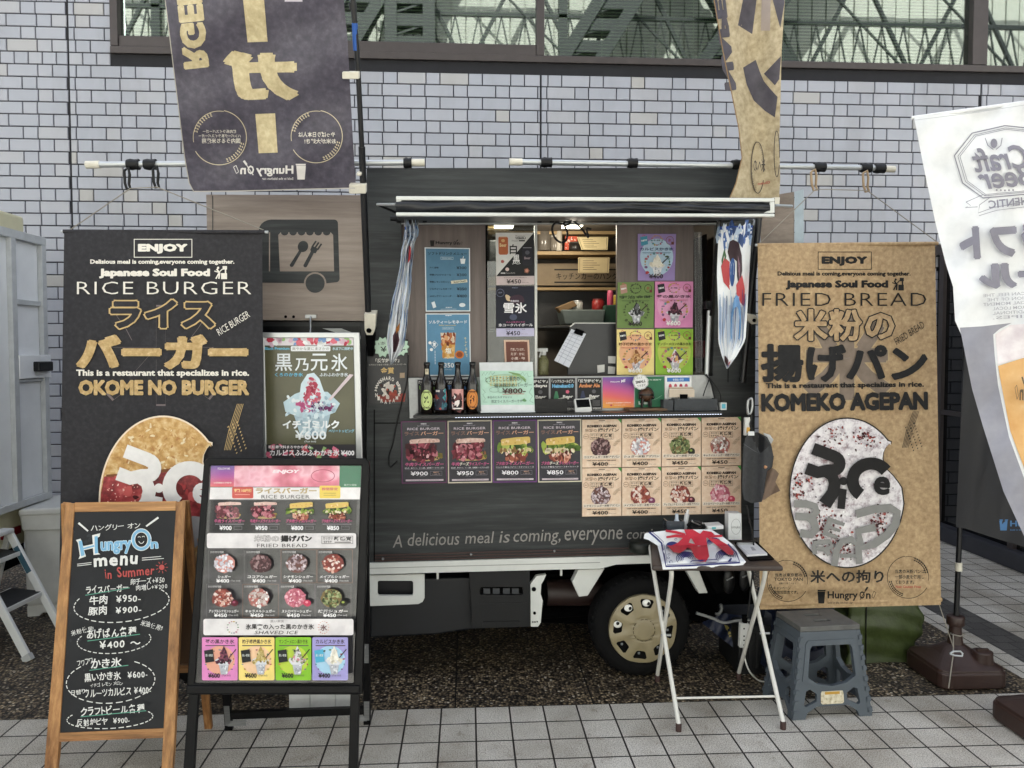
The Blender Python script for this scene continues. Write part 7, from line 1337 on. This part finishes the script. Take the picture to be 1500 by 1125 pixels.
# step ladder
M_LAD = plain("white ladder aluminium", "#dcdedd", .4, 0, var=.05); M_TREAD = plain("black ladder tread", "#1b1c1f", .7, bump=.2)
F1, F2 = G(97, 935), G(43, 968); up = V(-.36, .12, .57); ld = thing("step_ladder", "white folding step ladder with black treads at the left edge", "step ladder", (F1 + F2) / 2 + up * .3)
T1, T2 = F1 + up, F2 + up
for p, q_ in ((F1, T1), (F2, T2)):
    mb = MB(); mb.bar(p, q_, .04, .022, M_LAD, (T1 - T2)); mb.build("front_rail", ld, bevel=.004, fix=True); e = p + up * .05; mb = MB(); mb.bar(p, e, .046, .028, ink("#b9bcbc"), (T1 - T2)); mb.build("rail_foot", ld)
B1, B2 = F1 + V(-.62, .35, 0), F2 + V(-.62, .35, 0)
for p, q_ in ((B1, T1), (B2, T2)): mb = MB(); mb.bar(p, q_, .03, .02, M_LAD, (T1 - T2)); mb.build("rear_rail", ld, bevel=.003, fix=True)
for k in (.42, .8):
    c1, c2 = F1 + up * k, F2 + up * k; bk = V(-.2, .07, 0); mb = MB(); mb.prism([c1, c2, c2 + bk, c1 + bk], (0, 0, .012), M_TREAD); mb.bar(c1, c2, .02, .022, M_LAD); mb.bar(c1 + bk, c2 + bk, .02, .022, M_LAD); mb.build("step_tread", ld, fix=True)
mb = MB(); mb.bar(T1 + V(0, 0, .01), T2 + V(0, 0, .01), .07, .025, M_LAD); mb.build("top_cap", ld, bevel=.006, fix=True)
mb = MB(); a = F1 + up * .62 + V(0, -.012, 0); b = F1 + up * .86 + V(0, -.012, 0); mb.bar(a, b, .03, .002, ink("#3a5a6a"), (0, 1, 0)); mb.build("rail_sticker", ld)
# ================================================================ FOLDING TABLE AND THINGS ON IT
FA, FB = G(994, 1071), G(1147, 1068); RA, RB = G(963, 998), G(1082, 995); RB = G(1082, 995)
TZ = .70; yf = FA.y - .03; TT = PZ(TZ)
c1, c2, c3, c4 = TT.at(955, 829), TT.at(1148, 829.5), TT.at(1102, 790), TT.at(952, 790)
tb = thing("folding_table", "small folding table with brown top and white tube legs", "table", V((FA.x + FB.x) / 2, (FA.y + RA.y) / 2, 0)); M_TOP = plain("brown table top", "#3c322e", .4, var=.1); M_TUBE = plain("white tube", "#d4d3cd", .35, var=.05)
mb = MB(); mb.prism([c1, c2, c3, c4], (0, 0, -.022), M_TOP); mb.build("table_top", tb, bevel=.008, fix=True)
yF, yR = c1.y + .035, c3.y - .03
for s_, (f, r_, xt) in enumerate(((FA, RA, None), (FB, RB, None))):
    tf = V(r_.x - .06, yF, TZ - .03); tr_ = V(f.x - .03, yR, TZ - .03)
    x_in = .0
    mb = MB(); mb.tube(smooth([tr_ + V(0, -.03, .0), tr_ + V(0, .0, -.02), f.lerp(tr_, .5), f + V(0, 0, .03)], 5), .0095, M_TUBE, 12); mb.build("front_leg", tb)
    mb = MB(); mb.tube(smooth([tf + V(0, .04, .0), tf + V(0, .0, -.03), r_.lerp(tf, .5) + V(x_in, 0, 0), r_ + V(0, 0, .03)], 5), .0095, M_TUBE, 12); mb.build("rear_leg", tb)
    for q_ in (f, r_): mb = MB(); mb.lathe([(.012, 0), (.0125, .03), (.0105, .034)], q_, plain("brown rubber tip", "#3a2522", .6), n=14); mb.build("leg_tip", tb)
    m_ = f.lerp(tr_, .5); mb = MB(); mb.tube([m_ + V(-.014, 0, 0), m_ + V(.03, 0, 0)], .006, M_CHROME, 8); mb.build("pivot", tb)
mb = MB(); k = .15; mb.tube([FA.lerp(V(FA.x - .02, yR, TZ), .16), FB.lerp(V(FB.x - .02, yR, TZ), .16)], .005, M_TUBE, 10); mb.build("cross_bar", tb)
# ice towel draped over the table
TC = PZ(TZ + .012); TFp = Plane(V(0, c1.y - .012, 0), (0, -1, 0)); y_e = 825.0
def tmap(x, y, h):
    lift = .008 + .006 * math.sin(x * .09 + y * .13) + .005 * math.sin(x * .21 - y * .07)
    if y < 800:
        e_ = PZ(TZ + .008).at(x, 800); return Plane(e_, V(0, -.8, .6)).at(x, y, max(0, lift - .008) + h)
    p = PZ(TZ + .006 + max(.002, lift) + h).at(x, min(y, y_e)); ye = c1.y - .014
    if p.y < ye or y > y_e:
        q_ = TFp.at(x, y, .004 * math.sin(x * .2) + h) ; q_.z = min(q_.z, TZ + .02); return q_
    return p
pr = Print(tmap, .0004); OUT = [(946, 781), (968, 778), (995, 775.5), (1042, 775.5), (1060, 787), (1075, 799), (1086, 815), (1093, 823), (1087, 829), (1060, 831.5), (1020, 832.5), (985, 834), (971, 834.5), (967, 815), (963, 799), (950, 791), (943, 789), (944, 783)]
pr.poly(OUT, M_TOWEL); NV = "#2a3270"; RD = "#b8293a"
pr.line([(951, 779.5), (960, 787), (969, 795.5), (973, 814), (975.5, 829.5), (1010, 828.5), (1050, 826), (1084, 824), (1078, 809), (1066, 797)], 2.6, NV); pr.line([(954.5, 778.5), (963, 785.5), (971.5, 793.5), (975.5, 812), (977.5, 827), (1010, 826), (1050, 823.7), (1079, 822)], .8, NV)
for cx, cy, r_ in ((1005, 818, 13), (1063, 815, 13), (985, 800, 8), (1046, 795, 9)):
    for k in range(5): pr.line(arc(cx, cy, r_ * (1 - k * .17) * 1.1, r_ * (1 - k * .17) * .75, -10, 215, 16), [.6 + 1 * math.sin(math.pi * i / 16) for i in range(17)], NV)
for x, y in ((978, 803), (980, 812), (979, 817), (983, 822), (1040, 791), (1052, 797), (990, 790)): pr.ring(x, y, 1.8, 1.3, .6, NV, 10)
pr.line([(980, 822), (992, 823), (1000, 822), (1040, 820), (1072, 818)], 1.2, NV)
pr.line([(976, 777.5), (990, 779), (1004, 782), (1002, 785), (990, 785), (976, 787)], [3, 5, 4, 3, 3, 3], RD) if False else pr.line([(975, 777.5), (990, 779.5), (1004, 783)], [3, 4, 3], RD); pr.line([(976, 787), (990, 785), (1008, 786.5), (1030, 786), (1058, 785)], [3, 4, 5, 4, 3], RD)
pr.poly([(1002, 775.6), (1015, 775.6), (1024, 781), (1034, 786), (1036, 798), (1039, 815), (1034, 822), (1026, 822), (1018, 816), (1012, 804), (1007, 802), (1003, 806), (996, 810), (987, 809), (977, 799), (984, 799), (993, 795), (1000, 788), (1005, 783)], RD, [[(1012, 787), (1018, 797), (1009, 795)]]); pr.poly([(1030, 777), (1042, 779), (1047, 783), (1036, 786), (1022, 786)], RD); pr.poly([(1036, 787), (1052, 790), (1066, 798), (1075, 808), (1074, 813), (1066, 812), (1054, 802), (1042, 793)], RD)
mb = MB(); pr.done(mb, ([938 + i * 4 for i in range(41)], [774 + i * 2 for i in range(32)]), True); tag(mb.build("ice_towel"), "white towel with a big red brush kanji and blue waves, on the folding table", "towel")
t_ = thing("paper_clipboard", "clipboard with white papers on the folding table's right side", "clipboard", TT.at(1100, 812)); P_ = PZ(TZ + .006)
mb = MB(); mb.prism([PZ(TZ + .001).at(x, y) for x, y in ((1076, 796), (1109, 795), (1134, 820), (1098, 822))], (0, 0, .005), M_CHASSIS); mb.build("clip_board", t_, fix=True)
mb = MB(); mb.prism([PZ(TZ + .0065).at(x, y) for x, y in ((1079, 798), (1106, 797.5), (1124, 813.5), (1094, 815.5))], (0, 0, .008), ink("#d6d7da")); pr = Print(lambda x, y, h: PZ(TZ + .0148 + h).at(x, y)); pr.poly([(1099, 801), (1103, 801), (1108, 806), (1102, 806.5)], "#9a9ca2"); pr.line([(1085, 801), (1098, 812)], .4, "#a9abb2"); pr.done(mb); mb.build("papers", t_); mb = MB(); mb.bar(PZ(TZ + .018).at(1080, 796.5), PZ(TZ + .018).at(1104, 796), .012, .01, M_CHROME); mb.build("board_clip", t_)
def ontable(x, back): p = TT.at(x, 800); return V(p.x, c3.y - back, TZ)
TBk = Plane(V(0, c3.y - .045, 0), (0, -1, 0))
t_ = thing("desk_caddy", "grey plastic caddy holding small bottles behind the towel", "caddy", TBk.at(990, 792)); mb = MB(); cad = plain("smoky caddy plastic", "#3a4048", .25); mb.slab([(976, 763), (1003, 764), (1002, 786), (978, 786)], TBk, 0, .004, cad); mb.slab([(976, 763), (1003, 764), (1002, 786), (978, 786)], TBk, -.06, .004, cad); mb.slab([(976, 763), (978, 763), (979, 786), (977, 786)], TBk, -.004, .056, cad); mb.slab([(1001, 764), (1003, 764), (1002, 786), (1000, 786)], TBk, -.004, .056, cad); mb.build("caddy_box", t_, fix=True)
L = TBk.at(991, 790, -.03); mb = MB(); mb.lathe([(.013, 0), (.014, .05), (.014, .085), (.008, .095), (.008, .12)], L, ink("#b9c4d2", .2), n=16); tag(mb.build("pump_bottle"), "small pale blue bottle standing in the grey caddy", "bottle", "bottles in the caddy"); L = TBk.at(1000, 790, -.03); mb = MB(); mb.tube([L, L + V(.02, 0, .12)], .011, ink("#c9ccd0", .2), 12); mb.tube([L + V(.02, 0, .12), L + V(.024, 0, .14)], .006, ink("#e0e0e0", .2), 10); tag(mb.build("white_tube"), "tilted white tube standing in the grey caddy", "tube", "bottles in the caddy")
cable(smooth([TBk.at(x, y, d) for x, y, d in ((1008, 770, 0), (1016, 763, .02), (1026, 766, .03), (1031, 772, .0), (1022, 776, .02), (1012, 774, .03))]), .009, "coiled black lead with silver plug behind the towel"); mb = MB(); mb.tube([TBk.at(1013, 763, .02), TBk.at(1025, 768, .03), TBk.at(1030, 766, .03)], .006, M_CHROME, 8); tag(mb.build("silver_spanner"), "small silver tool lying on the black lead", "tool")
mb = MB(); mb.slab([(1036, 772), (1060, 770.5), (1060, 792), (1038, 792)], TBk, 0, .07, ink("#2c2f33")); mb.slab([(1036, 771), (1060, 769.5), (1060, 775), (1036, 777)], TBk, .003, .076, ink("#dfe2e4")); mb.slab([(1043, 772.3), (1049, 772), (1049, 775), (1043, 775.3)], TBk, .006, .004, ink("#5fb0b8")); tag(mb.build("white_gadget", bevel=.002, fix=True), "white topped dark box behind the towel", "box")
mb = MB(); mb.slab([(1067, 752), (1086, 752), (1086.5, 791), (1067, 791)], TBk, .0, .05, ink("#d9dcdd", .4)); pr = Print(planemap(TBk, .0005)); pr.ring(1078, 771.5, 7, 11.2, .5, "#8a8e90", 30); pr.text("kimuko", 1071.5, 770, 1084, 774, "#5a6062", 0, 0, .2); pr.done(mb); tag(mb.build("egg_box", fix=True), "tall white box with an egg outline mark on the table", "box")
mb = MB(); bp = sh(VAN, .07); cc = bp.at(938, 808); mb.lathe([(.05, 0), (.055, .004), (.055, .04), (.05, .048), (.02, .05)], cc, plain("dark green tape", "#10160f", .5), n=24); mb.box((cc.x + .04, cc.y - .02, cc.z), (cc.x + .12, cc.y + .02, cc.z + .03), M_BLACKP); tag(mb.build("tape_roll"), "dark green roll with black strap on the truck body left of the table", "roll")
# ---- apron, carabiner and towels at the right body edge
AP = sh(VAN, .29); M_APR = plain("charcoal apron cloth", "#3a3b3d", .9, var=.2, scale=60); 
ap = thing("grey_apron", "charcoal apron hanging on the truck's right edge", "apron", AP.at(1110, 740), "clothes hung at the right edge")
def amap(x, y, h): return AP.at(x, y, .02 * math.sin(x * .18 + y * .01) + .03 * math.sin((x - 1088) * .05) + h)
pr = Print(amap); pr.poly([(1096, 634), (1110, 633), (1124, 640), (1130, 652), (1133, 668), (1131, 684), (1124, 690), (1121, 704), (1119, 722), (1116, 735), (1101, 737), (1090, 732), (1087, 715), (1088, 680), (1089, 655), (1092, 642)], M_APR); pr.poly([(1100, 636), (1110, 634), (1121, 642), (1128, 652), (1114, 664), (1106, 652)], "#17181a"); pr.line([(1089, 650), (1104, 660), (1112, 664), (1108, 650)], 1, "#55575a"); pr.line([(1133, 668), (1131, 684), (1124, 690), (1121, 704), (1119, 722)], 1, "#1d1e20")
mb = MB(); pr.done(mb, ([1086 + i * 3 for i in range(18)], [632 + i * 7 for i in range(17)]), True); mb.build("apron_cloth", ap); mb = MB(); mb.lathe([(.007, 0), (.008, .003), (.004, .006)], AP.at(1121, 684, .045), ink("#b98a64", .3), AP.n, 14); mb.build("apron_button", ap); mb = MB(); mb.slab([(1096, 632), (1105, 632), (1105, 638), (1096, 638)], AP, .03, .003, ink("#d0d2d2")); mb.build("care_label", ap)
pr = Print(lambda x, y, h: AP.at(x, y, -.02 + .014 * math.sin(x * .3 + y * .12) + h)); pr.poly([(1118, 690), (1126, 683), (1136, 688), (1141, 694), (1136, 706), (1143, 719), (1130, 725), (1120, 732), (1114, 734)], plain("taupe cloth", "#7d6a5c", .9, var=.15)); mb = MB(); pr.done(mb, ([1114 + i * 3 for i in range(10)], [684 + i * 4 for i in range(13)]), True); tag(mb.build("taupe_cloth"), "crumpled taupe cloth tucked behind the grey apron", "cloth", "clothes hung at the right edge")
pr = Print(lambda x, y, h: AP.at(x, y, -.035 + .01 * math.sin(x * .3) + h)); pr.poly([(1118, 634), (1128, 637), (1133, 644), (1130, 650), (1122, 645)], ink("#c9cbcc")); mb = MB(); pr.done(mb); tag(mb.build("white_cloth"), "white cloth edge showing behind the apron's shoulder", "cloth", "clothes hung at the right edge")
mb = MB(); o_ = [(1096, 586), (1101, 584), (1102, 594), (1100, 604), (1096, 606), (1095, 596), (1096, 586)]; mb.tube(smooth([AP.at(x, y, .02) for x, y in o_]), .006, M_CHROME, 8); tag(mb.build("key_carabiner"), "silver carabiner above the grey apron", "carabiner"); mb = MB(); mb.slab([(1092, 612), (1099, 611), (1100, 624), (1096, 638), (1091, 638)], AP, .01, .02, ink("#c9c9c6")); mb.slab([(1094, 626), (1099, 626), (1098, 634), (1094, 634)], AP, .014, .004, ink("#c99a48")); tag(mb.build("cleaning_cloth", bevel=.004, fix=True), "white and yellow cloth bundle clipped above the apron", "cloth", "clothes hung at the right edge")
cable(smooth([AP.at(x, y, .01) for x, y in ((1098, 604), (1101, 612), (1099, 622), (1102, 632), (1098, 640))]), .005, "black strap loop above the apron"); cable(smooth([AP.at(x, y, .0) for x, y in ((1094, 740), (1098, 762), (1102, 785), (1104, 800), (1103, 830), (1099, 870), (1095, 905))]), .004, "black lead running down to the white power strip")
# ---- power strip, crate, hose, sheets under the truck
PS = Plane(V(0, 3.5, 0), (0, -1, 0)); ps = thing("power_strip", "white power strip hanging on its lead beside the table leg", "power strip", PS.at(1088, 950)); mb = MB(); mb.slab([(1085, 913), (1098, 914), (1096, 950), (1083.5, 949)], PS, 0, .03, ink("#d4d5d2", .4))
mb.build("strip_case", ps, bevel=.004, fix=True); mb = MB()
for y in (920, 931, 937, 944): mb.slab([(1089, y), (1091, y), (1091, y + 2), (1089, y + 2)], PS, .0015, .001, M_CHASSIS)
mb.build("sockets", ps); mb = MB(); mb.slab([(1088, 902), (1096, 902), (1095, 914), (1089, 914)], PS, -.004, .022, M_CHASSIS); mb.build("plug", ps, bevel=.003, fix=True)
cable(smooth([PS.at(1089, 950), PS.at(1092, 968), PS.at(1099, 985), G(1112, 1000) + V(0, 0, .01), G(1124, 1000) + V(0, 0, .006)]), .004, "white lead from the power strip to the ground", "white_lead", M_TUBE); cable(smooth([VAN.at(x, y, .0) for x, y in ((1020, 898), (1042, 905), (1060, 912), (1080, 909), (1098, 908))]), .007, "grey hose under the truck's rear end", "grey_hose", plain("grey hose", "#8a8c8c", .5), "hose", None); cable(smooth([VAN.at(x, y, -.05) for x, y in ((1056, 885), (1057, 893), (1053, 899), (1048, 899))]), .008, "grey bent pipe end under the truck", "drain_pipe", plain("grey pipe", "#6a6c6c", .5), "pipe", None)
L = G(1118, 995); mb = MB(); M_CRATE = plain("black crate plastic", "#131416", .55); bx0, bx1, by, bz = L.x - .1, L.x + .12, L.y + .06, .24; mb.box((bx0, by, 0), (bx1, by + .3, bz), M_CRATE)
for i in range(6): mb.box((bx0 + .015 + i * .034, by - .008, .03), (bx0 + .035 + i * .034, by, bz - .03), M_CRATE)
mb.box((bx0 - .006, by - .012, bz - .03), (bx1 + .006, by + .31, bz + .004), M_CRATE); tag(mb.build("black_crate", bevel=.003, fix=True), "black ribbed crate on the ground beside the grey stool", "crate")
pr = Print(lambda x, y, h: VAN.at(x, y, -.1 + .02 * math.sin(x * .2 + y * .1) + h)); pr.poly([(1028, 912), (1060, 898), (1096, 903), (1100, 955), (1076, 950), (1050, 930)], plain("navy tarpaulin", "#141d36", .5, var=.4)); pr.poly([(1061, 915), (1067, 917), (1072, 932), (1068, 934)], "#a89a55"); pr.poly([(1078, 936), (1084, 940), (1083, 950), (1078, 948)], "#a89a55"); mb = MB(); pr.done(mb, ([1030 + i * 6 for i in range(12)], [900 + i * 6 for i in range(9)]), True); tag(mb.build("navy_tarpaulin"), "navy tarpaulin with yellow stripes bundled under the truck's rear", "tarpaulin")
for x, y, lab, c in ((1067, 856, "black pouch with buckle hung under the rear end, left one", "#0c0c0d"), (1090, 852, "black pouch with silver zip hung under the rear end, right one", "#111114")):
    L = VAN.at(x, y + 12, .0); mb = MB(); mb.sphere(L + V(0, 0, .06), .045, plain("pouch " + c, c, .4), .7, .5, 1.5, 14); mb.tube([L + V(-.02, -.028, .07), L + V(.012, -.03, .085)], .004, M_CHROME, 6); tag(mb.build("black_pouch"), lab, "pouch", "black pouches under the rear end")
# ================================================================ STOOL, GREEN BAG
M_ST = plain("slate blue grey plastic", "#4c545c", .5, var=.06, scale=8); M_ST2 = plain("worn grey stool top", "#5a5a58", .65, var=.2, scale=30)
ST_Z = .395; stp = PZ(ST_Z); sA, sB, sC, sD = stp.at(1171, 920), stp.at(1257, 916), stp.at(1221, 890.5), stp.at(1136, 897)
sl = thing("folding_stool", "grey blue plastic folding step stool in front of the green bag", "stool", V((sA.x + sC.x) / 2, (sA.y + sC.y) / 2, 0))
uX = (sB - sA); uY = (sD - sA); up_ = V(0, 0, 1)
g1, g2 = G(1151, 1050), G(1273, 1043); ex = .055
def S(u, v, z): k = 1 - z / ST_Z; w_ = 1 + .36 * k; d_ = 1 + .3 * k; c = (sA + sC) / 2; return V(c.x, c.y, z) + (uX * (u - .5)).xy.to_3d() * w_ + (uY * (v - .5)).xy.to_3d() * d_
mb = MB(); mb.prism([S(u, v, ST_Z) for u, v in ((-.01, 0), (0, -.01), (1, -.01), (1.01, 0), (1.01, 1), (1, 1.01), (0, 1.01), (-.01, 1))], (0, 0, -.022), M_ST2, [[S(u, v, ST_Z) for u, v in ((.36, .62), (.64, .62), (.64, .74), (.36, .74))], [S(u, v, ST_Z) for u, v in ((.36, .26), (.64, .26), (.64, .38), (.36, .38))]]); mb.build("stool_top", sl, bevel=.004, fix=True)
def panel(front, name):
    def Q(u, t): z = (ST_Z - .024) * (1 - t) + .001; return S(u, 0 if front == 0 else 1, z) if front < 2 else S(0 if front == 2 else 1, u, z)
    win = [(.2, .16), (.8, .16), (.83, .2), (.84, .52), (.7, .6), (.5, .63), (.3, .6), (.16, .52), (.17, .2)]; t1 = [(.15, .68), (.2, .66), (.3, .72), (.3, .8), (.16, .86), (.13, .84)]; t2 = [(1 - u, t) for u, t in t1][::-1]
    out = [(0, 0), (1, 0), (1, 1), (.84, 1), (.82, .93), (.7, .86), (.3, .86), (.18, .93), (.16, 1), (0, 1)]
    mb = MB(); q = [Q(*p) for p in out]; nrm = (q[1] - q[0]).cross(q[-1] - q[0]).normalized(); ctr = (sA + sC) / 2
    if nrm.dot(V(ctr.x, ctr.y, .2) - q[0]) < 0: nrm = -nrm
    mb.prism(q, nrm * .018, M_ST, [[Q(*p) for p in h] for h in (win, t1, t2)])
    fr2 = [(.13, .1), (.87, .1), (.9, .14), (.91, .56), (.72, .65), (.28, .65), (.09, .56), (.1, .14)]
    mb.prism([Q(*p) - nrm * .004 for p in fr2], nrm * .0045, M_ST, [[Q(*p) - nrm * .004 for p in win]])
    for k in range(8):
        for u in (.0, .955): mb.prism([Q(u, .06 + k * .12) - nrm * .006, Q(u + .045, .06 + k * .12) - nrm * .006, Q(u + .045, .11 + k * .12) - nrm * .006, Q(u, .11 + k * .12) - nrm * .006], nrm * .007, M_ST)
    mb.build(name, sl, fix=True); return Q, nrm
Q0, n0 = panel(0, "leg_panel"); panel(1, "leg_panel"); panel(2, "leg_panel"); panel(3, "leg_panel")
mb = MB(); mb.prism([Q0(*p) - n0 * .003 for p in ((.36, .69), (.64, .69), (.65, .71), (.65, .82), (.63, .835), (.37, .835), (.35, .82), (.35, .71))], n0 * .003, mottle("scuffed cream label", [(.3, "#8a7a58"), (.45, "#c9c0a6"), (.7, "#ded8c6")], 60, .5)); mb.prism([Q0(*p) - n0 * .0034 for p in ((.4, .695), (.6, .695), (.6, .725), (.4, .725))], n0 * .0004, ink("#b98f3a")); mb.build("warning_label", sl, fix=True)
M_NST = plain("navy plastic", "#111a30", .5, var=.15)
s2 = sl.copy(); COL.objects.link(s2); s2.location = sl.location + V(.05, .36, 0); s2['label'] = "navy plastic folding stool behind the grey blue one"; s2['_w'] = tuple(s2.location)
sl['group'] = s2['group'] = "folding stools"
for ch_ in list(sl.children):
    if ch_.name.startswith("warning"): continue
    c_ = ch_.copy(); COL.objects.link(c_); c_.parent = s2
    for ms in c_.material_slots: ms.link = 'OBJECT'; ms.material = M_NST
L = G(1296, 972); gb_ = MB(); M_GRN = plain("green bag cloth", "#3f4b26", .45, var=.25, scale=12, bump=.9, bscale=26)
def bag(u, v):
    a = 2 * math.pi * u; sx = max(-1, min(1, 1.45 * math.cos(a))); sy = max(-1, min(1, 1.45 * math.sin(a))); z = .36 * v; k = 1 - .06 * math.sin(v * 9) + .03 * math.sin(v * 23 + a * 2) + .035 * math.sin(a * 5 + v * 7)
    if v > .9: k *= 1 - (v - .9) * 6
    return L + V(sx * .19 * k, .17 + sy * .16 * k, z * (1 + .05 * math.sin(a * 3)))
gb_.grid(bag, 48, 26, M_GRN); gb_.tube([bag(.69, v / 16) + V(.004, -.004, 0) for v in range(15)], .004, plain("dark seam", "#161c0c", .7), 6); tag(gb_.build("green_bag"), "puffy olive green bag on the aggregate below the kraft banner", "bag")
